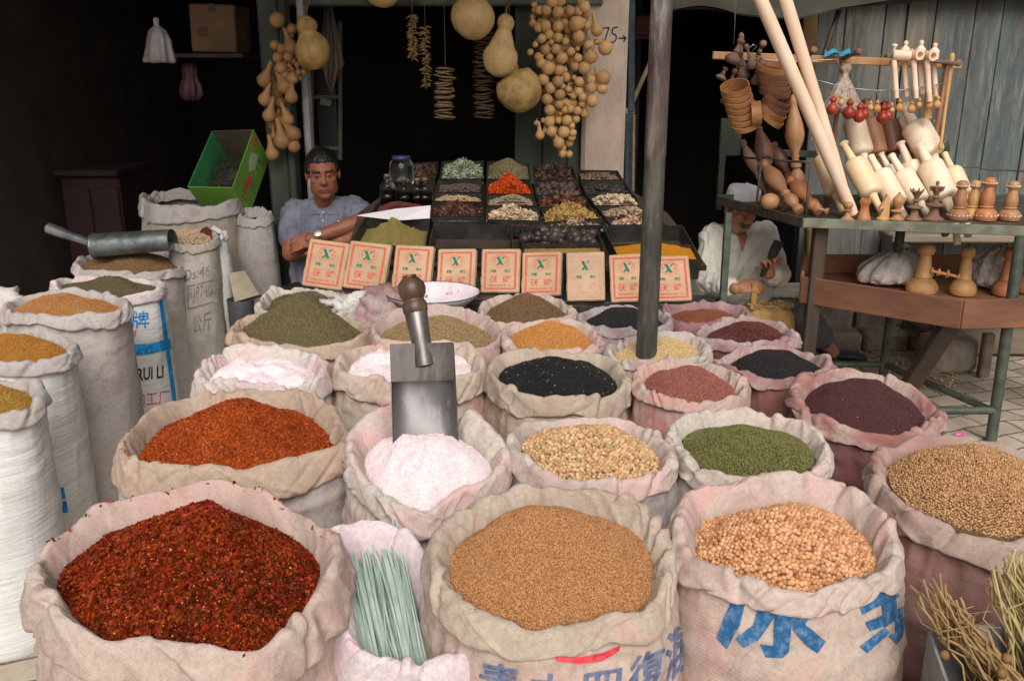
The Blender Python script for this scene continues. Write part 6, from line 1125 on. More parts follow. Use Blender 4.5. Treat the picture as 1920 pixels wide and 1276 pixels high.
# rolling pins, two very long ones and a heap of short fat ones
def pin(label, tip, bt, bb, end, rpx, mt, Y0, Y1, knob=True, hr=.40):
    """tip / end: handle ends, bt / bb: barrel ends, all photo pixels; Y0 at tip, Y1 at end"""
    ys = np.interp([0, .25, .75, 1], [0, 1], [Y0, Y1]); T, Bt, Bb, E = [at_y(p[0], p[1], y) for p, y in zip((tip, bt, bb, end), ys)]
    ax = Bb - Bt; Lb = np.linalg.norm(ax); ax /= Lb; r = rpx * 3.85 / F; h0 = np.linalg.norm(T - Bt); h1 = np.linalg.norm(E - Bb); t = thing('rolling_pin', label, 'rolling pin', Bb, 'rolling pins leaning on the upper shelf')
    m = MB(); m.lathe([(.001, 0), (r * .55, .001), (r * .86, .005), (r * .97, .014), (r, .03), (r, Lb * .74), (r * .985, Lb * .745), (r, Lb * .75), (r, Lb * .80), (r * .985, Lb * .805), (r, Lb * .81), (r * .97, Lb - .014), (r * .84, Lb - .005), (r * .5, Lb), (.001, Lb)], Bt, ax, 28); obj('barrel', m, mt, t, autosmooth=60)
    q = r * hr; kn = [(q * .78, h0 * .86), (q * 1.12, h0 * .90), (q * 1.2, h0 * .96), (q * .9, h0), (.001, h0 * 1.005)] if knob else [(q * .9, h0 * .95), (q * .6, h0), (.001, h0)]
    m = MB(); m.lathe([(q, -.004), (q * .95, h0 * .2), (q * .78, h0 * .7)] + kn, Bt, -ax, 16); obj('handle', m, mt, t, autosmooth=50)
    q *= .92; m = MB(); m.lathe([(q * 1.2, -.004), (q * 1.05, h1 * .12), (q * .85, h1 * .4), (q * .9, h1 * .8), (q * .8, h1 * .96), (q * .4, h1), (.001, h1)], Bb, ax, 16); obj('handle', m, mt, t, autosmooth=50)
pin('cream rolling pin standing apart at the edge, nearest the turned vases', (1521, 260), (1541, 293), (1567, 364), (1583, 398), 20, W_cream, 4.42, 4.18)
pin('cream rolling pin right behind the foot of the long rods', (1577, 268), (1600, 302), (1636, 366), (1662, 400), 23, W_cream, 4.42, 4.16)
pin('thick pale rolling pin in the upper row under the red gourds', (1588, 190), (1600, 226), (1618, 290), (1628, 322), 24, W_pale, 4.62, 4.44)
pin('light brown rolling pin in the upper row', (1625, 185), (1632, 222), (1648, 290), (1656, 322), 20, W_brown, 4.66, 4.48)
pin('dark brown rolling pin in the upper row', (1660, 190), (1665, 226), (1678, 290), (1684, 320), 19, W_dark, 4.68, 4.50)
pin('biggest pale rolling pin, highest of the heap', (1693, 196), (1713, 232), (1748, 293), (1764, 320), 30, W_pale, 4.55, 4.36)
pin('white rolling pin with a plain thin handle in the front row', (1626, 294), (1649, 322), (1684, 384), (1704, 404), 22, W_pale, 4.36, 4.14, False)
pin('white rolling pin between the bishop and the queen', (1666, 290), (1690, 322), (1725, 380), (1740, 402), 22, W_pale, 4.38, 4.16, False)
pin('pinkish rolling pin half hidden in the middle', (1692, 264), (1704, 304), (1732, 368), (1744, 396), 22, W_pink, 4.46, 4.28)
pin('rolling pin of which only the slanting handle shows behind the big white one', (1711, 276), (1732, 312), (1762, 366), (1776, 392), 20, W_pale, 4.48, 4.30)
pin('big white rolling pin behind the king', (1726, 270), (1741, 306), (1774, 374), (1788, 398), 27, W_pale, 4.38, 4.14)
pin('cream rolling pin at the end by the dotted mills', (1767, 284), (1784, 318), (1806, 368), (1818, 392), 21, W_cream, 4.44, 4.22, False)
pin('white rolling pin squeezed behind the front row, nearest the long rods', (1612, 282), (1626, 310), (1652, 366), (1664, 392), 18, W_pink, 4.50, 4.34)
pin('small white rolling pin showing between two bigger front ones', (1650, 288), (1664, 312), (1690, 362), (1702, 388), 17, W_pale, 4.50, 4.34)
pin('small tan rolling pin lying low under the biggest pale one', (1752, 300), (1764, 322), (1788, 366), (1798, 388), 17, W_gold, 4.52, 4.38)
pin('tan rolling pin wedged at the top between the brown pair and the biggest one', (1684, 222), (1694, 246), (1716, 300), (1724, 320), 16, W_tan, 4.66, 4.52)
for lab, a, b, r in (('long pale rod leaning across the stall, the lower one', (1400, -60), (1600, 402), 12.5), ('long pale rod leaning across the stall, the upper one', (1455, -60), (1592, 392), 11.5)):
    A, B_ = at_y(*a, 4.02), at_y(*b, 4.12 if r > 12 else 4.20); L = np.linalg.norm(B_ - A); rr_ = r * 4.0 / F; t = thing('long_rod', lab, 'rod', B_, 'long turned rods on the stall'); m = MB(); m.lathe([(.001, 0), (rr_ * .7, .002), (rr_ * .9, .01), (rr_, L * .2), (rr_ * .98, L * .75), (rr_ * .86, L * .97), (rr_ * .78, L - .004), (.001, L)], A, B_ - A, 26); obj('rod_shaft', m, W_pink, t, autosmooth=50)

# chess men along the front lip
def turned(name, label, cat, px, py0, py1, prof, mt, z=None, group=None, y=None, wscale=1.0, n=22, extra=None):
    """upright turned piece: prof (radius, height) in units of its height"""
    b = at_z(px, py1, z) if y is None else at_y(px, py1, y); H = at_y(px, py0, b[1])[2] - b[2]; m = MB(); m.lathe([(r * H * wscale, h * H) for r, h in prof], b, n=n)
    if extra: extra(m, b, H)
    return single(name, m, mt, label, cat, group, autosmooth=50, loc=b), b, H
CG = 'chess men along the shelf edge'
PW = [(.001, 0), (.34, 0), (.36, .06), (.30, .14), (.17, .24), (.12, .42), (.14, .52), (.22, .56), (.22, .60), (.12, .63), (.20, .70), (.24, .80), (.20, .92), (.10, .99), (.001, 1)]
turned('chess_pawn', 'round headed wooden chess pawn at the foot of the long rods', 'chess man', 1588, 378, 414, PW, W_tan, SZ, CG)
def crenel(m, b, H):
    for k in range(6): a = k * math.pi / 3; m.box(b + [math.cos(a) * .17 * H, math.sin(a) * .17 * H, H * .98], (H * .09, H * .09, H * .10))
turned('chess_rook', 'wooden chess rook with a notched top', 'chess man', 1619, 373, 412, [(.001, 0), (.32, 0), (.34, .08), (.28, .18), (.20, .5), (.19, .72), (.26, .80), (.26, .94), (.001, .94)], W_orange, SZ, CG, extra=crenel)
b = at_z(1655, 412, SZ); H = at_y(1655, 364, b[1])[2] - b[2]; m = MB(); m.lathe([(.001, 0), (.24 * H, 0), (.25 * H, .05 * H), (.17 * H, .12 * H), (.001, .13 * H)], b, n=20)
kp = [(-.16, .10), (.20, .10), (.19, .45), (.17, .80), (.05, 1.0), (.02, .90), (-.06, .72), (-.20, .46), (-.13, .42), (-.02, .46), (-.10, .28)]; v = [(b[0] + x * H, b[1] + s * .09 * H, b[2] + z * H) for s in (-1, 1) for x, z in kp]; n_ = len(kp); m.add(v, [tuple(range(n_)), tuple(range(2 * n_ - 1, n_ - 1, -1))] + [(i, n_ + i, n_ + (i + 1) % n_, (i + 1) % n_) for i in range(n_)]); single('chess_knight', m, W_gold, 'angular wooden chess knight like a folded wedge', 'chess man', CG, smooth=False, loc=b)
turned('chess_bishop', 'wooden chess bishop with a slit head and bead', 'chess man', 1681, 359, 412, [(.001, 0), (.26, 0), (.27, .04), (.16, .10), (.10, .24), (.24, .30), (.24, .33), (.08, .38), (.12, .46), (.21, .62), (.20, .74), (.10, .88), (.04, .91), (.06, .95), (.001, 1)], W_tan, SZ, CG)
def crown(n_, r, h, s):
    def f(m, b, H):
        for k in range(n_): a = k * 2 * math.pi / n_; m.lathe([(.001, 0), (.035 * H, .02 * H), (.025 * H, .09 * H), (.001, .13 * H)], b + [math.cos(a) * r * H, math.sin(a) * r * H, h * H], (math.cos(a) * .5, math.sin(a) * .5, 1), 8)
    return f
QP = [(.001, 0), (.24, 0), (.25, .04), (.14, .12), (.09, .32), (.22, .37), (.22, .40), (.08, .45), (.07, .55), (.13, .58), (.06, .63), (.08, .70), (.17, .84), (.10, .86), (.001, .87)]
turned('chess_queen', 'wooden chess queen with a toothed crown', 'chess man', 1713, 349, 413, QP, W_old, SZ, CG, extra=crown(7, .14, .82, 1)); turned('chess_king', 'tallest wooden chess king with a ball finial', 'chess man', 1749, 338, 413, QP[:-2] + [(.10, .82), (.03, .88), (.05, .95), (.001, 1)], W_old, SZ, CG, extra=crown(6, .13, .74, 1))
# dotted pepper mills
def dots(m, b, H): pass
ML = [(.001, 0), (.25, 0), (.275, .06), (.27, .16), (.21, .24), (.14, .28), (.17, .31), (.14, .34), (.165, .44), (.155, .56), (.11, .72), (.10, .78), (.145, .82), (.155, .89), (.13, .96), (.07, .995), (.001, 1)]
M_dot = basic('white_inlay', (232, 220, 196), None, 20, .5)
for px, y0, y1, mt, lab in ((1796, 338, 411, W_brown, 'brown dotted mill, first from the chess king'), (1822, 338, 409, W_gold, 'pale dotted mill standing behind its neighbours'), (1846, 332, 412, W_orange, 'tallest reddish dotted mill'), (1891, 339, 412, W_tan, 'tan dotted mill set apart toward the frame edge')):
    b = at_z(px, y1, SZ + .004); H = at_y(px, y0, b[1])[2] - b[2]; t = thing('pepper_mill', lab, 'mill', b, 'dotted mills on the upper shelf'); m = MB(); m.lathe([(r * H, h * H) for r, h in ML], b, n=26); obj('turned_body', m, mt, t, autosmooth=50); m = MB()
    for rr_, hh_ in ((.276, .12), (.158, .87)):
        for k in range(16): a = k * math.pi / 8; m.box(b + [math.cos(a) * rr_ * H, math.sin(a) * rr_ * H, hh_ * H], (.003, .007, .0035), Matrix.Rotation(a, 3, 'Z') @ Matrix.Rotation(.5, 3, 'X'))
    obj('inlay_dots', m, M_dot, t, False)
# things on the lower tray
low = thing('wooden_tray', 'red brown wooden tray slung under the shelf with raised boards', 'tray', (1.9, 4.0, .55)); tz = .55; tA, tB, tC, tD, tE = at_z(1500, 556, .55), np.array([1.865, 3.635, tz]), np.array([2.75, 3.72, tz]), np.array([2.75, 4.6, tz]), np.array([1.5, 4.6, tz])
m = MB(); pz = [tA, tB, tC, tD, tE]; m.add(pz + [p - [0, 0, .015] for p in pz], [(0, 1, 2, 3, 4), (9, 8, 7, 6, 5)] + [(i, (i + 1) % 5, 5 + (i + 1) % 5, 5 + i) for i in range(5)]); obj('tray_bottom', m, M_trayin, low, False)
up = np.array([0, 0, .035])
for nm, a, b, h in (('front_board', tA, tB, .125), ('front_board', tB, tC, .125)): m = MB(); m.beam(a + up, b + up, .018, h, (0, 0, 1), 0, .004); obj(nm, m, M_traywood, low, False)
m = MB(); m.beam(tA + up * 1.5 + [.01, .02, 0], tE + up * 1.5, .016, .125, (0, 0, 1), 0, .02); m2 = MB(); m2.beam(tE + up * 1.4, tD + up * 1.4, .016, .10, (0, 0, 1), 0, .005); obj('end_board', m, M_trayin, low, False); obj('back_board', m2, M_trayin, low, False)
PG = 'turned stamps on the lower tray'; PF = [(.001, 0), (.26, 0), (.29, .05), (.29, .14), (.25, .22), (.20, .28), (.15, .30), (.165, .33), (.14, .36), (.135, .50), (.11, .68), (.10, .76), (.145, .80), (.165, .88), (.14, .95), (.08, .99), (.001, 1)]
for px, y0, y1, mt, lab, ws_ in ((1727, 456, 548, W_gold, 'round based wooden bread stamp in front of the plastic bag', 1.05), (1804, 461, 551, W_gold, 'yellow bread stamp between the two plastic bags', .9), (1882, 464, 552, W_orange, 'reddish slim bread stamp before the second bag', .85), (1930, 440, 546, W_gold, 'bread stamp cut off by the frame edge', 1.0)): turned('bread_stamp', lab, 'bread stamp', px, y0, y1, PF, mt, tz + .008, PG, wscale=ws_, n=28)
for i, (px, py, r) in enumerate(((1756, 510, 7), (1770, 513, 8), (1788, 517, 9))): m = MB(); c = at_y(px, py, 3.98); k = r * 3.9 / F; m.lathe([(.001, -k * 1.6), (k * .9, -k * 1.6), (k, -k * 1.2), (k * .4, -k), (k * .35, k * .6), (k * .7, k * .8), (k * .7, k * 1.1), (k * .2, k * 1.5), (.001, k * 1.5)], c + [0, 0, .0], (1, -.3, -.25), 16); single('small_turned_piece', m, W_orange, ('smallest fallen turned piece behind the plastic bag', 'middle fallen turned piece of three on the tray', 'fallen turned piece nearest the yellow stamp')[i], 'turned piece', 'fallen turned pieces on the tray', autosmooth=50)
def film():
    t = NT('cloudy_film'); v = t.coords(rand=False); t.b.inputs['Transmission Weight'].default_value = .25; c = t.ramp(t.noise(v, 16, 5, .7), [(.35, lin((222, 202, 194))), (.6, lin((246, 234, 228)))]); return t.done(c, .3, t.bump(t.noise(v, 24, 6, .7, 1.5), .7, .02), None, .5)
M_film = film()
def bag(label, px0, px1, pyt, pyb, Y, seed, knot=True):
    c = at_y((px0 + px1) / 2, pyb, Y); wv_ = (px1 - px0) / 2 * Y / F; H = at_y((px0 + px1) / 2, pyt, Y)[2] - c[2]; n = 64; V = []; th = np.arange(n) * 2 * math.pi / n
    pr = [(.3, 0), (.9, .02), (1, .14), (.97, .32), (.82, .52), (.58, .70), (.33, .84), (.15, .92), (.10, .95), (.13, 1.0), (.22, 1.06), (.28, 1.10)] if knot else [(.3, 0), (.9, .02), (1, .2), (.96, .45), (.85, .68), (.62, .86), (.3, .97), (.02, 1.0)]
    for q, h in pr:
        pl_ = 1 + (.10 * np.sin(th * 9 + seed) + .08 * np.sin(th * 17 + seed * 2)) * min(1, h * 1.6); V.append(np.stack([c[0] + np.cos(th) * q * wv_ * pl_ + (h * .12 * wv_ if knot else 0), c[1] + np.sin(th) * q * wv_ * .7 * pl_, np.full(n, c[2] + h * H)], 1))
    V = np.array(V); k = len(V); tt = np.linspace(0, k - 1, 40); i0 = np.minimum(tt.astype(int), k - 2); V = V[i0] * (1 - (tt - i0)[:, None, None]) + V[i0 + 1] * (tt - i0)[:, None, None]; V = V + (ridge(V * 15 + seed, 3) * .010)[..., None] * [1, 1, .5]
    m = MB(); m.grid(V, True); m.f.append(list(range(n - 1, -1, -1))); m.m.append(0); single('plastic_bag', m, M_film, label, 'bag', 'cloudy plastic bags on the tray')
bag('big knotted cloudy plastic bag on the tray', 1602, 1742, 464, 528, 4.32, 3); bag('second cloudy plastic bag, unknotted, toward the frame edge', 1815, 1925, 462, 538, 4.25, 7, False)
for px, y1, lab in ((1773, 444, 'dark handle end poking down behind the shelf lip'), (1795, 460, 'longest pale handle end poking down behind the shelf lip'), (1816, 446, 'pale handle end poking down behind the shelf lip, outermost')):
    a = at_y(px - 4, 418, 4.0); b = at_y(px, y1, 3.98); L = np.linalg.norm(b - a); r = 6.5 * 4 / F; m = MB(); m.lathe([(.001, 0), (r, .002), (r * .9, L * .5), (r * 1.1, L * .85), (r * .9, L * .96), (.001, L)], a, b - a, 14); single('tool_handle', m, W_old if px < 1780 else W_cream, lab, 'handle', 'handles behind the shelf lip', autosmooth=50)

# old turned vases and balusters piled at the dark end of the shelf
VS = [(.30, 0), (.34, .03), (.20, .10), (.24, .14), (.20, .18), (.52, .34), (.60, .44), (.52, .58), (.30, .76), (.20, .86), (.26, .90), (.20, .94), (.10, .99), (.001, 1)]; BL = [(.001, 0), (.26, .01), (.34, .06), (.22, .12), (.36, .17), (.40, .24), (.22, .33), (.30, .36), (.22, .40), (.46, .55), (.54, .68), (.40, .80), (.22, .88), (.34, .92), (.30, .98), (.001, 1)]
def leaning(label, a, b, Ya, Yb, rpx, prof, mt, name='turned_baluster', cat='baluster', grp='old turned balusters piled on the shelf'):
    A, B_ = at_y(*a, Ya), at_y(*b, Yb); L = np.linalg.norm(B_ - A); k = rpx * Ya * .96 / F / .55; m = MB(); m.lathe([(r * k, h * L) for r, h in prof], A, B_ - A, 24); single(name, m, mt, label, cat, grp, autosmooth=50, loc=A)
leaning('tall tan vase standing upright among the balusters', (1492, 312), (1487, 176), 4.42, 4.46, 17, VS, W_tan); leaning('bulbous lower half of a vase under the tall tan one', (1497, 392), (1493, 306), 4.40, 4.42, 16, BL, W_tan)
leaning('dark vase tilted behind the guard rail', (1444, 330), (1420, 232), 4.5, 4.55, 18, VS, W_dark); leaning('slim baluster of beads leaning at the dark end', (1442, 372), (1390, 262), 4.42, 4.56, 12, BL, W_old); leaning('thick baluster lying forward to the shelf edge', (1500, 398), (1428, 304), 4.16, 4.46, 19, BL, W_brown); leaning('dark knob topped baluster behind the thick one', (1490, 350), (1448, 268), 4.44, 4.54, 15, BL, W_dark); leaning('scarred baluster lying low beside the rail corner', (1536, 398), (1480, 336), 4.2, 4.42, 19, BL, W_orange); leaning('rounded bead baluster under the thick one', (1472, 396), (1440, 340), 4.3, 4.44, 12, BL, W_old)
m = MB(); v, f = ico(3); m.add(v * [.044, .044, .040] + at_y(1444, 378, 4.28), f.tolist()); single('wooden_ball', m, W_tan, 'round wooden ball at the shelf edge before the balusters', 'ball')
leaning('flat mushroom headed stopper lying on the shelf', (1526, 388), (1553, 397), 4.12, 4.08, 12, [(.001, 0), (.5, .02), (.55, .2), (.3, .4), (.16, .5), (.14, .8), (.3, .84), (.3, .98), (.001, 1)], W_brown, 'turned_stopper', 'stopper', None)
# hanging cluster of pestles
PS = [(.001, 0), (.40, .02), (.55, .12), (.52, .24), (.30, .36), (.18, .44), (.26, .48), (.18, .52), (.14, .75), (.24, .80), (.30, .88), (.22, .96), (.001, 1)]
HG = 'dark turned pestles hanging in a cluster'; M_pest = wood('dusty_turned_wood', (126, 96, 80), (92, 68, 58), .75)
for a, b, r, yy, lab in (((1370, 120), (1392, 72), 15, 4.40, 'fat round pestle hanging outermost in the dark cluster'), ((1390, 140), (1390, 60), 10, 4.50, 'pointed pestle topping the dark cluster'), ((1412, 130), (1398, 82), 10, 4.42, 'long pestle hanging in the middle of the cluster'), ((1395, 150), (1385, 92), 12, 4.47, 'pestle behind the fat round one'), ((1350, 150), (1362, 126), 11, 4.42, 'mushroom shaped pestle low at the dark side'), ((1362, 175), (1380, 128), 11, 4.48, 'short pestle under the mushroom shaped one'), ((1415, 160), (1422, 110), 9, 4.46, 'pestle hanging beside the wooden hoops'), ((1430, 128), (1424, 92), 8, 4.40, 'small pestle under the wire hook'), ((1358, 196), (1370, 156), 10, 4.5, 'lowest pestle of the cluster behind the hoops')): leaning(lab, a, b, yy, yy, r, PS, M_pest, 'hanging_pestle', 'pestle', HG)
# bentwood hoops threaded in a ring
HW = 'bentwood sieve hoops strung in a ring'
W_hoop = basic('bentwood', (184, 128, 82), (150, 98, 60), 9, .55, .2, .003, 50, 0, (1, 1, 3)); W_hoopd = basic('dark_bentwood', (136, 92, 66), (104, 68, 50), 9, .6, .2, .003, 50, 0, (1, 1, 3))
def hoop(px, py, rpx, wpx, ax, mt, lab, Y=4.36):
    c = at_y(px, py, Y); k = Y * .96 / F; r = rpx * k; w_ = wpx * k / 2; m = MB(); ax = np.asarray(ax, float); m.lathe([(r * .93, -w_), (r, -w_), (r * 1.01, 0), (r, w_), (r * .93, w_), (r * .93, -w_)], c, ax, 40); m.f = [q for q in m.f if len(q) < 10]; m.m = [0] * len(m.f); single('sieve_hoop', m, mt, lab, 'hoop', HW, autosmooth=40, loc=c)
Lb_ = 'thin bentwood hoop in the '
for i in range(7): hoop(1378 + i * 3.2, 165 + i * 11.0, 27, 10.5, (-.25 - .02 * i, -.42, .86), W_hoop, Lb_ + 'long slanting stack, ' + ('topmost', 'second from the top', 'third from the top', 'fourth from the top', 'third from the bottom', 'second from the bottom', 'bottom')[i] + ' one')
for i in range(5): hoop(1448 + i * 1.2, 127 + i * 11, 29, 10.5, (.10, -.30, .95), W_hoop if i < 1 else W_hoopd, Lb_ + 'upper stack by the rods, ' + ('topmost', 'second from the top', 'middle', 'second from the bottom', 'bottom')[i] + ' one', 4.38)
for i in range(4): hoop(1458 - i * 4, 185 + i * 11.5, 27, 10.5, (.42 + .05 * i, -.40, .82), W_hoopd if i < 2 else W_hoop, Lb_ + 'lower stack toward the tall vase, ' + ('topmost', 'second from the top', 'second from the bottom', 'bottom')[i] + ' one', 4.34)
hoop(1418, 212, 22, 18, (.97, -.2, .12), W_hoop, Lb_ + 'middle, turned edge on', 4.30)
# little gourds on the lower wire
M_redg = gourd_mat('red_lacquer_gourd', (150, 50, 34), (132, 42, 30), (160, 62, 40), .4); M_redg.node_tree.nodes['Principled BSDF'].inputs['Roughness'].default_value = .28; M_yelg = gourd_mat('pale_ornament_gourd', (212, 172, 116), (200, 152, 96), (186, 128, 72), .6)
DG = [(.001, -1), (.2, -.97), (.6, -.80), (.92, -.4), (1, 0), (.9, .42), (.62, .78), (.42, .98), (.36, 1.1), (.42, 1.22), (.56, 1.4), (.60, 1.6), (.50, 1.82), (.26, 2.05), (.10, 2.3), (.05, 2.5), (.001, 2.55)]
for px, py, r, red, lab in ((1561, 205, 12, 1, 'red lacquered gourd nearest the long rods'), (1592, 212, 13, 1, 'red lacquered gourd in front of the net bag'), (1611, 219, 12.5, 1, 'red lacquered gourd hanging lowest of the three together'), (1621, 214, 9, 1, 'small red gourd tucked behind the lowest one'), (1655, 221, 13, 1, 'fat red lacquered gourd hanging alone'), (1664, 218, 12, 1, 'red gourd behind the fat one hanging alone'), (1577, 192, 7, 0, 'pale ornament gourd between the red ones'), (1632, 202, 6, 0, 'tiny pale gourd, first after the red ones'), (1644, 204, 8, 0, 'pale gourd with dark scribbles beside the tiny one'), (1671, 206, 6.5, 0, 'narrow brown ornament gourd'), (1686, 202, 8, 0, 'pale ornament gourd above the big pin handle'), (1709, 205, 8.5, 0, 'pale ornament gourd left of the slim bottle one'), (1723, 197, 6.5, 0, 'small plain ornament gourd under the pipe stems'), (1742, 197, 7, 0, 'honey coloured ornament gourd by the bamboo tube'), (1757, 196, 8, 0, 'last ornament gourd next to the upright stick')):
    c = at_y(px, py, 4.33); k = r * 4.0 * .96 / F; t = thing('ornament_gourd', lab, 'gourd', c, 'small gourds hung on the wire'); m = MB(); m.lathe([(q * k, h * k) for q, h in DG], c, n=18); obj('gourd_body', m, M_redg if red else M_yelg, t); m = MB(); q = on_wire(px); m.tube([c + [0, 0, 2.45 * k], q], .0014, 5); obj('cord', m, M_string, t)
# pipe rack: little plank with six turned pipes through it
t = thing('pipe_rack', 'small grey plank rack holding turned wooden pipes over the beam', 'rack', at_y(1725, 108, 4.34)); m = MB(); m.beam(at_y(1660, 105, 4.36), at_y(1790, 119, 4.32), .07, .014, (0, 0, 1), 0, .003); obj('plank', m, M_oldwood, t, False)
GP = 'turned wooden pipes in the plank rack'
for px, top, bot, kind, lab in ((1676, 82, 184, 0, 'wooden pipe with its bowl lying sideways, first in the rack'), (1695, 76, 181, 1, 'wooden pipe with a slotted upright bowl'), (1713, 92, 184, 2, 'wooden pipe with a round open bowl facing out'), (1724, 75, 176, 1, 'taller wooden pipe behind the round open bowl'), (1738, 96, 190, 2, 'second wooden pipe with an open bowl facing out'), (1750, 80, 180, 1, 'wooden pipe with an upright bowl, last in the rack')):
    Yp = 4.36 if kind == 1 else 4.31; a = at_y(px, 112, Yp); e = at_y(px + 5, bot, Yp); tt_ = thing('wooden_pipe', lab, 'pipe', a, GP); m = MB(); L = np.linalg.norm(e - a); r = 5 * 4.3 / F; m.lathe([(.001, 0), (r, .001), (r * .95, L * .15), (r * 1.06, L * .17), (r * .95, L * .2), (r * .92, L * .75), (r * 1.02, L * .77), (r * .9, L * .8), (r * .85, L), (.001, L)], a, e - a, 14); obj('pipe_stem', m, W_pink, tt_, autosmooth=50)
    m = MB(); h = at_y(px, top, Yp)[2] - a[2]; R_ = 9 * 4.3 / F
    if kind == 1: m.lathe([(.001, 0), (R_ * .9, 0), (R_, h * .1), (R_ * .95, h * .55), (R_ * .5, h * .68), (R_ * .3, h * .74), (R_ * .5, h * .82), (R_ * .42, h * .95), (.001, h)], a, n=18); m.box(a + [0, -R_ * .93, h * .35], (R_ * .55, R_ * .2, h * .36))
    elif kind == 2: m.lathe([(.001, 0), (R_ * .8, 0), (R_, h * .2), (R_, R_ * 2.4), (R_ * .66, R_ * 2.4), (R_ * .62, R_ * 1.2), (.001, R_ * 1.2)], a + [0, .02, h * .45], (.25, -1, -.02), 20); m.lathe([(R_ * .3, 0), (R_ * .25, h * .2), (R_ * .4, h * .3), (.001, h * .34)], a + [-.01, 0.01, h * .7], n=12)
    else: m.lathe([(.001, 0), (R_ * .7, 0), (R_, .006), (R_, R_ * 3.4), (.001, R_ * 3.4)], a + [-.008, 0, h * .3], (1, -.25, -.06), 18); m.lathe([(R_ * .3, 0), (R_ * .22, h * .3), (R_ * .6, h * .45), (R_ * .5, h * .55), (.001, h * .58)], a + [-.004, 0, h * .42], n=12)
    obj('pipe_bowl', m, W_pink, tt_, autosmooth=50)
leaning('bamboo tube brush hanging behind the pipes', (1738, 222), (1745, 160), 4.38, 4.38, 9, [(.001, 0), (.5, 0), (.5, .12), (.52, .14), (.52, .7), (.3, .74), (.2, 1), (.001, 1)], W_gold, 'bamboo_brush', 'brush', None)
M_mirror = basic('dark_green_lacquer', (66, 76, 54), (48, 58, 42), 12, .3, .1)
for px, py, rx, rz, lab in ((1752, 250, 13, 27, 'upper dark green oval paddle behind the pins'), (1771, 284, 10, 22, 'lower dark green oval paddle behind the pins')): c = at_y(px, py, 4.62); m = MB(); k = 4.5 / F; v, f = ico(3); m.add(v * [rx * k, .008, rz * k] + c, f.tolist()); single('oval_paddle', m, M_mirror, lab, 'paddle', 'green paddles behind the pins')
pouch('net_bag', 'gathered pale net bag of sticks hanging from the display beam', 'bag', 1587, 120, 4.44, [(6, 0), (9, 5), (9, 10), (5, 17), (6, 22), (14, 36), (24, 56), (34, 76), (36, 84), (20, 88)], basic('grey_net', (176, 158, 142), (130, 112, 98), 60, .6, .3, .003, 40), 5, .6)
m = MB(); V = []; 
for j in range(8): V.append([at_y(1545 + i * 5.5 + j * .5, 95 + j * 1.2 + 2 * math.sin(i * 1.3 + j), 4.46 - j * .01) for i in range(10)])
V = np.array(V) + (fbm(np.array(V) * 30)[..., None] * .02); m.grid(V); m.grid(V[::-1] + [0, .004, -.002]); single('blue_plastic_scrap', m, basic('blue_film', (70, 150, 178), (50, 120, 150), 20, .35), 'scrap of bright blue plastic tucked over the display beam', 'plastic scrap')
m = MB(); m.tube([at_y(1590, -30, 4.95), at_y(1545, 104, 4.75)], .013, 10); single('slanting_stick', m, M_darkwood, 'dark stick slanting down behind the display beam', 'stick')
m = MB(); m.tube([at_y(1377, -20, 4.5), at_y(1378, 40, 4.5), at_y(1376, 84, 4.5)], .0014, 5); m.tube([at_y(1381, -20, 4.5), at_y(1379, 40, 4.5)], .0014, 5); single('hanging_wire', m, M_string, 'thin wire holding the end of the display beam', 'wire')
# ================================================================== the two seated men
def cap_(mb, a, b, ra, rb, n=18):
    a = np.asarray(a, float); b = np.asarray(b, float); L = np.linalg.norm(b - a); pr = [(ra * math.sin(t), -ra * math.cos(t)) for t in np.linspace(.05, math.pi / 2, 6)] + [(rb * math.cos(t), L + rb * math.sin(t)) for t in np.linspace(0, math.pi / 2 - .05, 6)]
    mb.lathe(pr, a, (b - a) if L > 1e-6 else (0, 0, 1), n); return mb
_i3 = ico(4)
def ell(mb, c, r, M=None):
    v = _i3[0] * np.asarray(r); v = v if M is None else v @ np.asarray(M).T; mb.add(v + np.asarray(c), _i3[1].tolist()); return mb
def chain(mb, pts, rad):
    for i in range(len(pts) - 1): cap_(mb, pts[i], pts[i + 1], rad[i], rad[i + 1])
def fuse(mb, voxel, smooth=3):
    me = bpy.data.meshes.new('x'); me.from_pydata(mb.verts().tolist(), [], mb.f); o = bpy.data.objects.new('x', me); C.objects.link(o)
    r = o.modifiers.new('r', 'REMESH'); r.mode = 'VOXEL'; r.voxel_size = voxel; s = o.modifiers.new('s', 'SMOOTH'); s.iterations = smooth; s.factor = .5
    dg = bpy.context.evaluated_depsgraph_get(); m2 = bpy.data.meshes.new_from_object(o.evaluated_get(dg)); v = np.empty(len(m2.vertices) * 3); m2.vertices.foreach_get('co', v); f = [list(p.vertices) for p in m2.polygons]
    bpy.data.objects.remove(o); bpy.data.meshes.remove(me); bpy.data.meshes.remove(m2); out = MB(); out.add(v.reshape(-1, 3), f); return out
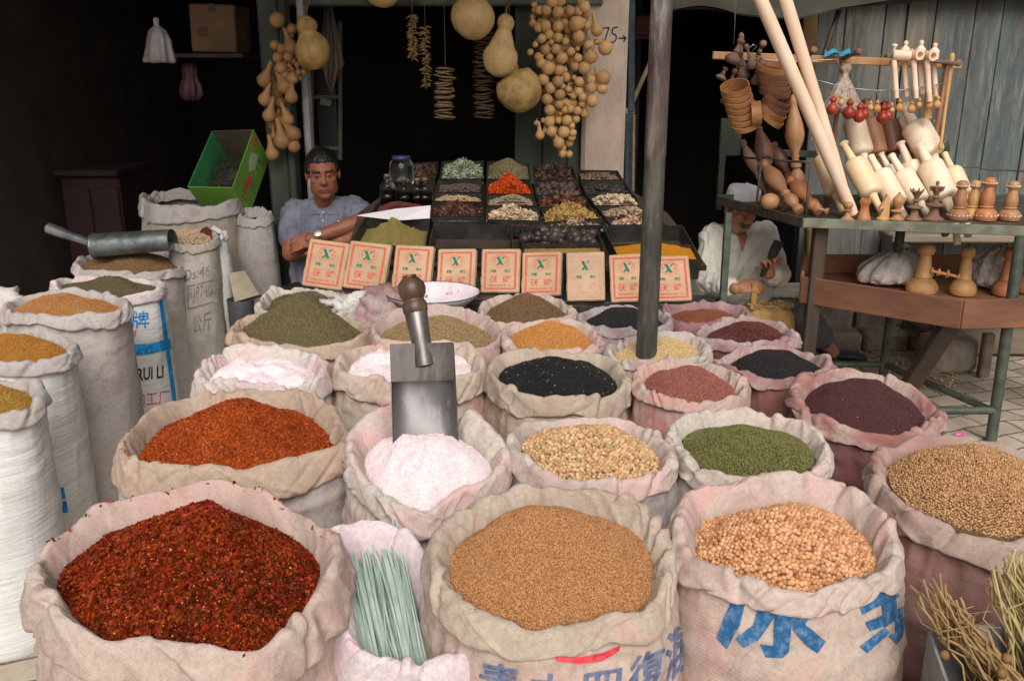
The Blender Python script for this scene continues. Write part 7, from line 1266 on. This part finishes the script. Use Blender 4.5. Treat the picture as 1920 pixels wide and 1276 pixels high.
def head_parts(mb, T):
    """T maps head space (facing -y, z up, head .24 high) to the place; returns nothing, adds shapes"""
    h = MB()
    ell(h, (0, .015, .030), (.076, .095, .090)); ell(h, (0, -.018, -.045), (.066, .066, .076)); ell(h, (0, -.060, -.096), (.027, .020, .020))
    for s in (-1, 1):
        ell(h, (s * .040, -.046, -.020), (.024, .024, .022)); ell(h, (s * .048, -.008, -.066), (.020, .036, .034)); ell(h, (s * .079, .014, -.004), (.009, .019, .031)); ell(h, (s * .031, -.068, .005), (.014, .014, .012)); ell(h, (s * .030, -.076, .025), (.024, .011, .0085)); ell(h, (s * .0125, -.098, -.031), (.009, .011, .0085))
    cap_(h, (0, -.083, .022), (0, -.110, -.024), .008, .013); ell(h, (0, -.083, -.058), (.024, .011, .0062)); ell(h, (0, -.080, -.069), (.019, .010, .006)); ell(h, (0, -.07, -.063), (.032, .02, .022))
    v = h.verts(); mb.add(T(v), h.f)
def frame(center, yaw, pitch, roll, s):
    Rm = np.array(Matrix.Rotation(yaw, 3, 'Z') @ Matrix.Rotation(pitch, 3, 'X') @ Matrix.Rotation(roll, 3, 'Y')); c = np.asarray(center)
    return (lambda v: (np.asarray(v) * s) @ Rm.T + c), (lambda p: ((np.asarray(p) - c) @ Rm) / s)
def hand_parts(mb, wrist, d, n, curl, side=1, s=1.0):
    """d: along the palm, n: palm normal (fingers curl toward it), side: thumb side sign"""
    d = np.asarray(d, float); d /= np.linalg.norm(d); n = np.asarray(n, float); n -= d * np.dot(n, d); n /= np.linalg.norm(n); u = np.cross(d, n) * side; w_ = np.asarray(wrist)
    cap_(mb, w_, w_ + d * .03 * s, .024 * s, .028 * s); B = np.stack([d, u, n], 1); ell(mb, w_ + d * .05 * s, (.045 * s, .040 * s, .015 * s), B)
    for k, (o, L) in enumerate(((.030, .072), (.010, .080), (-.011, .075), (-.030, .058))):
        p = w_ + (d * .085 + u * o) * s; a = curl * (.7 + .12 * k); q = d.copy()
        for j, fr in enumerate((.42, .32, .26)):
            q = d * math.cos(a * (j + .6)) + n * math.sin(a * (j + .6)); e = p + q * L * fr * s * 1.1; cap_(mb, p, e, (.0095 - .001 * j) * s, (.0088 - .001 * j) * s, 10); p = e
    p = w_ + (d * .025 + u * .030) * s; q = (d * .55 + u * .75 + n * .35); q /= np.linalg.norm(q); e = p + q * .036 * s; cap_(mb, p, e, .012 * s, .0105 * s, 10); q2 = d * .8 + n * .6 * max(.3, curl); q2 /= np.linalg.norm(q2); cap_(mb, e, e + q2 * .032 * s, .0105 * s, .009 * s, 10)
def skin(name, c):
    t = NT(name); v = t.coords(rand=False); a = t.ramp(t.noise(v, 18, 4), [(.35, lin(tuple(int(x * .86) for x in c))), (.65, lin(c))]); t.b.inputs['Subsurface Weight'].default_value = .08; t.b.inputs['Subsurface Radius'].default_value = (.012, .005, .003); return t.done(a, .5, t.bump(t.noise(v, 140, 3), .15, .001), None, .4)
M_hair = basic('black_hair', (14, 12, 12), (26, 23, 22), 60, .5, .5, .003, 120); M_beard = basic('grizzled_beard', (66, 54, 48), (120, 108, 100), 90, .8, .5, .003); M_eyew = basic('eye_white', (150, 136, 126), None, 5, .3, 0); M_iris = basic('dark_iris', (26, 18, 14), None, 5, .2, 0)
def paint(mb, inv, o_mats, stub, lipz=True, lid=.0052):
    v = mb.verts(); out = []
    for f in mb.f:
        p = inv(np.mean(v[f], 0)); x, y, z = p; ax = abs(x); mi = 0
        if y < -.045 and z > -.14:
            if abs(z - (.0255 + .10 * (ax - .03) - .9 * max(0, ax - .044))) < .0052 and .011 < ax < .055 and y < -.05: mi = 1
            elif ((ax - .031) / .0145) ** 2 + ((z - .005) / lid) ** 2 < 1: mi = 3 if (ax - .031) ** 2 + (z - .005) ** 2 < .0058 ** 2 else 2
            elif abs(z + .0635) < .0072 and ax < .023 and y < -.07: mi = 4
            elif stub and ((-.055 < z < -.040 and ax < .030 and y < -.07) or (stub > 1 and z < -.092 and ax < .020 and y < -.05)): mi = 1
        out.append(mi)
    mb.m = out
def hair_cap(T, keep, grow=1.02):
    v, f = ico(5); q = v * np.array([.082, .101, .096]) * grow + [0, .016, .031]; q = q + v * (fbm(v * 7, 3) * .007 + ridge(v * [26, 5, 26], 2) * .002)[:, None]
    fs = [t for t in f.tolist() if keep(*np.mean(q[t], 0))]; used = sorted({i for t in fs for i in t}); mp = {i: k for k, i in enumerate(used)}; n = len(used); inn = q[used] - v[used] * .016
    edges = {}
    for t in fs:
        for a, b in zip(t, t[1:] + t[:1]): edges[(a, b)] = 1
    F_ = [[mp[i] for i in t] for t in fs] + [[mp[i] + n for i in t[::-1]] for t in fs] + [[mp[b], mp[a], mp[a] + n, mp[b] + n] for a, b in edges if (b, a) not in edges]
    m = MB(); m.add(T(np.concatenate([q[used], inn])), F_); return m
def cloth(mb, amp, sc, seed):
    v = mb.verts(); bm = bmesh.new(); me = bpy.data.meshes.new('x'); me.from_pydata(v.tolist(), [], mb.f); nrm = np.empty(len(v) * 3); me.vertices.foreach_get('normal', nrm); bpy.data.meshes.remove(me); bm.free()
    nrm = nrm.reshape(-1, 3); q = v * sc + seed; mb.v = [v + nrm * (ridge(q * [1.2, 1.2, .42] + fbm(v * 5)[:, None] * .8, 2) * amp + fbm(v * 7 + seed) * amp)[:, None]]; return mb
def shirt_mat(name, c1, c2):
    t = NT(name); v = t.coords(rand=False); c = t.ramp(t.noise(v, 6, 5), [(.35, lin(c2)), (.65, lin(c1))]); return t.done(c, .85, t.bump(t.noise(v, 200, 3), .2, .001, t.bump(t.noise(v, 18, 4, .6, 1), .35, .008)), None, .2)
# ---- shopkeeper, arms crossed
H = at_y(605, 326, 4.55); T1, I1 = frame(H, R(13), R(4), R(-3), 1.0)
SLd, SRd, NB = at_y(556, 402, 4.66), at_y(660, 397, 4.66), at_y(609, 388, 4.64); EL, ER = at_y(546, 474, 4.50), at_y(688, 412, 4.47); WL = at_y(640, 452, 4.43); WR = at_y(592, 444, 4.385); HIP = at_y(607, 560, 4.72)
mb = MB(); head_parts(mb, T1); chain(mb, [T1([(0, .018, -.07)])[0], NB + [0, 0, .01], NB - [0, 0, .05]], [.050, .054, .075])
chain(mb, [SLd, EL, WL], [.062, .046, .030]); chain(mb, [SRd, ER, WR], [.062, .046, .029]); hand_parts(mb, WR, WR - ER + [-.05, .02, -.02], (.1, .9, -.3), .7, 1); hand_parts(mb, WL, WL - EL + [.05, .05, 0], (0, .9, .2), .6, -1)
ell(mb, (NB + HIP) / 2 + [0, .02, 0], (.155, .10, .26)); 
for s in (-1, 1): chain(mb, [HIP + [s * .09, 0, 0], HIP + [s * .13, -.30, .05], HIP + [s * .13, -.26, -.32]], [.085, .065, .045]); cap_(mb, HIP + [s * .13, -.26, -.34], HIP + [s * .13, -.38, -.37], .035, .03)
body = fuse(mb, .0042, 2); body.v = [np.maximum(body.verts(), [-99, -99, .003])]; paint(body, I1, None, 0, lid=.0034)
p1 = thing('person', 'dark haired man in a grey blue shirt sitting with crossed arms behind the tea bricks', 'person', HIP * [1, 1, 0]); SK1 = skin('shaded_tan_skin', (158, 98, 72))  # skin colour lowered to carry the shade he sits in
obj('body', body, [SK1, M_hair, M_eyew, M_iris, skin('lip_skin', (136, 78, 66))], p1)
obj('hair', hair_cap(T1, lambda x, y, z: (z > .070 - .10 * max(0, y) - .25 * max(0, abs(x) - .045) and y < .0) or (y >= 0 and z > -.006 - .35 * y) or (abs(x) > .066 and y > -.045 and z > .012 - .1 * (y + .04))), M_hair, p1)
S = MB(); chain(S, [SLd, (SLd * .42 + EL * .58)], [.076, .070]); chain(S, [SRd, SRd * .38 + ER * .62], [.076, .070]); cap_(S, SLd + [.03, 0, 0], NB + [-.03, 0, -.015], .068, .062); cap_(S, SRd + [-.03, 0, 0], NB + [.03, 0, -.015], .068, .062)
ch = (SLd + SRd) / 2; chain(S, [ch - [.05, -.01, .07], HIP + [-.04, 0, 0]], [.135, .125]); chain(S, [ch - [-.05, -.01, .07], HIP + [.04, 0, 0]], [.135, .125]); SH1 = shirt_mat('grey_blue_shirt', (132, 132, 146), (100, 100, 114))
sh = cloth(fuse(S, .0075, 2), .0075, 20, 3); obj('shirt', sh, SH1, p1)
m = MB()
for s in (-1, 1):
    a, b, c_ = NB + [s * .052, .03, .045], NB + [s * .050, -.045, .018], NB + [s * .012, -.088, -.020]; d_, e_ = NB + [s * .085, -.082, -.028], NB + [s * .088, .0, .018]; V = np.array([a, b, c_, d_, e_]); m.add(np.concatenate([V, V + [0, .004, -.006]]), [(0, 1, 4), (1, 2, 3, 4), (9, 6, 5), (9, 8, 7, 6)] + [(i, (i + 1) % 5, 5 + (i + 1) % 5, 5 + i) for i in range(5)])
obj('collar', m, SH1, p1, False)
def front_strip(sh, px0, py0, px1, py1, w_): 
    m = MB(); bv = BVHTree.FromPolygons([tuple(p) for p in sh.verts()], sh.f); d = np.array([py1 - py0, px0 - px1]) / np.hypot(py1 - py0, px1 - px0); a, b = np.array([px0, py0]), np.array([px1, py1]); v, f = poly_tris([tuple(a - d * w_), tuple(b - d * w_), tuple(b + d * w_), tuple(a + d * w_)]); lay(m, v, f, bv, .003, 4); return m, bv
m, bv1 = front_strip(sh, 607, 394, 603, 436, 2.6); obj('placket', m, SH1, p1); m = MB()
for px, py in ((607, 398), (606, 414), (605, 429), (634, 415)):
    h = bv1.ray_cast(Vector(CO), Vector(ray(px, py)).normalized())
    if h[0]: ell(m, np.array(h[0]) + np.array(h[1]) * .003, (.005, .0025, .005))
obj('button', m, basic('pearl_button', (210, 206, 200), None, 5, .3, 0), p1)
m = MB(); ax = (WR - ER) / np.linalg.norm(WR - ER); c_ = WR - ax * .018; m.lathe([(.0325, -.009), (.0345, -.009), (.0345, .009), (.0325, .009), (.0325, -.009)], c_, ax, 26, cap=False); fx = c_ + np.array([0, -.030, .016]); m.lathe([(.001, 0), (.016, 0), (.016, .006), (.001, .007)], fx, (0, -.85, .5), 20); obj('wrist_watch', m, basic('watch_steel', (190, 186, 176), (140, 136, 130), 30, .25, .05, .002, None, .8), p1, autosmooth=40)
T_ = MB(); 
for s in (-1, 1): chain(T_, [HIP + [s * .08, 0, 0], HIP + [s * .13, -.30, .05], HIP + [s * .13, -.26, -.30]], [.105, .082, .065])
ell(T_, HIP, (.165, .12, .10)); TR1 = shirt_mat('dark_trousers', (52, 50, 54), (38, 36, 40)); obj('trousers', cloth(fuse(T_, .009, 2), .006, 16, 5), TR1, p1)
m = MB(); m.box(HIP * [1, 1, 0] + [0, .02, HIP[2] - .12], (.34, .30, .04), None, 0, .006)
for sx in (-1, 1):
    for sy in (-1, 1): m.beam(HIP * [1, 1, 0] + [sx * .14, .02 + sy * .12, 0], HIP * [1, 1, 0] + [sx * .13, .02 + sy * .11, HIP[2] - .14], .035, .035, (0, 1, 0))
single('wooden_stool', m, M_darkwood, 'dark wooden stool under the shopkeeper', 'stool', smooth=False)
# ---- carver, looking down at his work
H = at_y(1390, 394, 4.80); T2, I2 = frame(H, R(10), R(13), R(3), .99)
SLd, SRd, NB = at_y(1338, 444, 4.92), at_y(1432, 440, 4.92), at_y(1387, 432, 4.92); EL, ER = at_y(1330, 528, 4.80), at_y(1456, 516, 4.76); WL = at_y(1380, 541, 4.585); WR = at_y(1440, 512, 4.60); HIP = at_y(1385, 588, 5.02)
KR, AR = at_y(1502, 588, 4.74), at_y(1551, 652, 4.86); KL, AL = at_y(1322, 600, 4.62), at_y(1345, 650, 4.70); AL[2] = .1; AR[2] = max(.08, AR[2])
mb = MB(); head_parts(mb, T2); chain(mb, [T2([(0, .018, -.06)])[0], NB + [0, 0, .01], NB - [0, 0, .05]], [.054, .056, .07]); ell(mb, (NB + HIP) / 2 + [0, .01, 0], (.15, .095, .22))
chain(mb, [SLd, EL, WL], [.058, .044, .028]); chain(mb, [SRd, ER, WR], [.058, .044, .028])
hand_parts(mb, WL, at_y(1425, 535, 4.55) - WL, (.1, .55, -.75), .95, 1, 1.02); hand_parts(mb, WR, at_y(1436, 484, 4.56) - WR, (.25, -.9, .1), 1.1, 1, 1.02)
chain(mb, [HIP + [-.08, 0, 0], KL, AL, AL - [0, .03, .03]], [.08, .058, .038, .036]); chain(mb, [HIP + [.08, 0, 0], KR, AR, AR + [.03, -.02, -.035]], [.08, .058, .036, .034]); cap_(mb, AR - [0, 0, .04], AR + [.13, -.03, -.065], .03, .022); cap_(mb, AL - [0, 0, .05], AL + [-.05, -.13, -.07], .03, .022)
body = fuse(mb, .0042, 2); body.v = [np.maximum(body.verts(), [-99, -99, .003])]; paint(body, I2, None, 2, lid=.0026)
p2 = thing('person', 'seated carver in a white cap and cream shirt chipping a piece of wood', 'person', HIP * [1, 1, 0]); SK2 = skin('weathered_skin', (206, 144, 112)); obj('body', body, [SK2, M_beard, M_eyew, M_iris, skin('lip_skin', (128, 76, 66))], p2)
obj('hair', hair_cap(T2, lambda x, y, z: (y >= 0 and -.03 - .3 * y < z < .06) or (abs(x) > .066 and y > -.04 and -.02 < z < .06), .985), M_beard, p2)
m = MB(); V = []; th = np.linspace(0, 2 * math.pi, 49)[:-1]
for z, r in ((.048, 1.0), (.05, 1.03), (.075, 1.03), (.10, 1.01), (.118, .96), (.128, .85), (.136, .6), (.140, .3), (.141, .02)): q = np.stack([np.cos(th) * .084 * r, .014 + np.sin(th) * .103 * r, np.full(48, z) + .012 * np.sin(th) * (-1)], 1); V.append(T2(q) + fbm(q * 30)[:, None] * .002)
m.grid(np.array(V), True); m.f.append(list(range(47, -1, -1))); m.m.append(0); m.f.append([8 * 48 + j for j in range(48)]); m.m.append(0); obj('skull_cap', m, shirt_mat('white_cap_cloth', (226, 222, 224), (206, 202, 206)), p2)
S = MB(); chain(S, [SLd, EL, EL * .25 + WL * .75], [.074, .066, .050]); chain(S, [SRd, ER, ER * .45 + WR * .55], [.074, .068, .058]); cap_(S, SLd + [.03, 0, 0], NB + [-.03, 0, -.02], .064, .058); cap_(S, SRd + [-.03, 0, 0], NB + [.03, 0, -.02], .064, .058); ch = (SLd + SRd) / 2
chain(S, [ch - [.045, 0, .06], HIP + [-.05, -.02, 0]], [.125, .14]); chain(S, [ch - [-.045, 0, .06], HIP + [.05, -.02, 0]], [.125, .14]); SH2 = shirt_mat('cream_shirt', (240, 235, 222), (222, 215, 202)); sh = cloth(fuse(S, .0075, 2), .0075, 15, 9); obj('shirt', sh, SH2, p2)
m = MB()
for s in (-1, 1):
    a, b, c_ = NB + [s * .052, .03, .035], NB + [s * .050, -.045, .008], NB + [s * .014, -.088, -.045]; d_, e_ = NB + [s * .080, -.088, -.035], NB + [s * .086, .0, .010]; V = np.array([a, b, c_, d_, e_]); m.add(np.concatenate([V, V + [0, .004, -.006]]), [(0, 1, 4), (1, 2, 3, 4), (9, 6, 5), (9, 8, 7, 6)] + [(i, (i + 1) % 5, 5 + (i + 1) % 5, 5 + i) for i in range(5)])
obj('collar', m, SH2, p2, False); m, bv2 = front_strip(sh, 1390, 462, 1390, 530, 2.6); obj('placket', m, SH2, p2)
m = MB(); lay(m, *poly_tris([(1407, 478), (1428, 480), (1427, 500), (1408, 498)]), bv2, .003, 4); obj('breast_pocket', m, SH2, p2)
m = MB(); lay(m, *poly_tris([(1382, 438), (1402, 440), (1398, 456), (1391, 474), (1386, 456)]), bv2, .0035, 4); obj('open_neckline', m, SK2, p2)
T_ = MB(); chain(T_, [HIP + [-.08, 0, 0], KL, AL + [0, 0, .06]], [.10, .078, .062]); chain(T_, [HIP + [.08, 0, 0], KR, AR * .72 + KR * .28], [.10, .080, .064]); ell(T_, HIP, (.165, .13, .10)); obj('trousers', cloth(fuse(T_, .009, 2), .008, 15, 7), shirt_mat('grey_trousers', (120, 120, 118), (94, 94, 94)), p2)
for nm, A, dr in (('shoe', AR, np.array([1, -.22, 0])), ('shoe', AL, np.array([-.35, -.94, 0]))):
    dr = dr / np.linalg.norm(dr); b = A * [1, 1, 0]; S = MB(); sd_ = np.array([-dr[1], dr[0], 0]); B = np.stack([dr, sd_, (0, 0, 1)], 1); ell(S, b + dr * .015 + [0, 0, .040], (.065, .042, .036), B); ell(S, b + dr * .10 + [0, 0, .032], (.085, .046, .028), B); ell(S, b + dr * .165 + [0, 0, .026], (.05, .042, .022), B); S = fuse(S, .005, 2); S.v = [np.maximum(S.verts(), [-99, -99, .004])]; sh_ = obj(nm, S, basic('black_shoe_leather', (40, 44, 50), (64, 68, 74), 12, .45, .2), p2)
    m = MB(); a = np.linspace(0, 2 * math.pi, 40); o_ = np.stack([b + dr * (.075 + .142 * math.cos(t)) + sd_ * .046 * math.sin(t) + [0, 0, .008] for t in a]); m.tube(o_, .007, 6, cap=False); obj('sole', m, basic('dark_rubber', (50, 50, 52), None, 9, .8), sh_)
# his work: chopping block, work piece, adze, low seat
m = MB(); v, f = ico(4); c_ = at_y(1436, 600, 4.56); top = at_y(1436, 572, 4.56)[2]; q = np.sign(v) * np.abs(v) ** np.array([.45, .45, .35]); q = q * [.125, .11, top / 2] + ridge(v * [5, 5, 1.2], 3)[:, None] * v * [.012, .012, .006]; q[:, 2] = np.maximum(q[:, 2], -top / 2); m.add(q + [c_[0], 4.56, top / 2 + .001], f.tolist())
single('chopping_block', m, basic('hewn_wood', (206, 168, 106), (150, 110, 66), 9, .8, .6, .008, 26, 0, (1, 1, .3)), 'hacked yellow wooden chopping block before the carver', 'block', autosmooth=50)
m = MB(); rs = np.random.default_rng(9)
for k in range(150):
    p = np.array([c_[0] + rs.uniform(-.11, .13), 4.56 + rs.uniform(-.09, .09), top + .004]); L = rs.uniform(.012, .035); a = rs.uniform(0, 6.3); d = np.array([math.cos(a), math.sin(a), rs.uniform(-.1, .5)]); s_ = np.array([-d[1], d[0], 0]) * .004; m.add([p - s_, p + s_, p + d * L * .5 + s_ + [0, 0, .006], p + d * L * .5 - s_ + [0, 0, .006], p + d * L - s_, p + d * L + s_], [(0, 1, 2, 3), (3, 2, 5, 4)])
tag(obj('block_chips', m, basic('fresh_chips', (226, 196, 146), (196, 156, 102), 20), None, False), 'fresh pale chips on top of the chopping block', 'shavings', kind='stuff')
m = MB(); a = at_y(1412, 572, 4.555); b = at_y(1415, 530, 4.54); m.beam(a, b, .030, .028, (0, 1, 0), 0, .003); single('work_piece', m, basic('split_wood', (210, 166, 96), (176, 130, 70), 16, .7, .3), 'short yellow stick of wood held upright on the chopping block', 'wood piece', smooth=False)
a = at_y(1434, 506, 4.545); b = at_y(1458, 458, 4.50); L = np.linalg.norm(b - a); t = thing('hand_adze', 'worn hand tool raised in the carver fist', 'adze', a); m = MB(); m.lathe([(.001, -.04), (.013, -.038), (.015, 0), (.016, L * .4), (.024, L * .65), (.026, L * .9), (.018, L), (.001, L * 1.01)], a, b - a, 16); obj('tool_handle', m, M_darkwood, t, autosmooth=50); m = MB(); m.beam(b - (b - a) * .35, b + (b - a) * .12, .05, .018, (0, 1, 0), 0, .004); obj('tool_head', m, basic('dark_steel', (96, 86, 84), (66, 60, 60), 16, .5, .2, .003, None, .6), t, False)
m = MB(); m.box(HIP * [1, 1, 0] + [0, .03, max(.05, (HIP[2] - .11) / 2)], (.36, .30, max(.1, HIP[2] - .11)), None, 0, .01); single('low_seat', m, M_oldwood, 'low wooden box seat under the carver', 'seat', smooth=False)
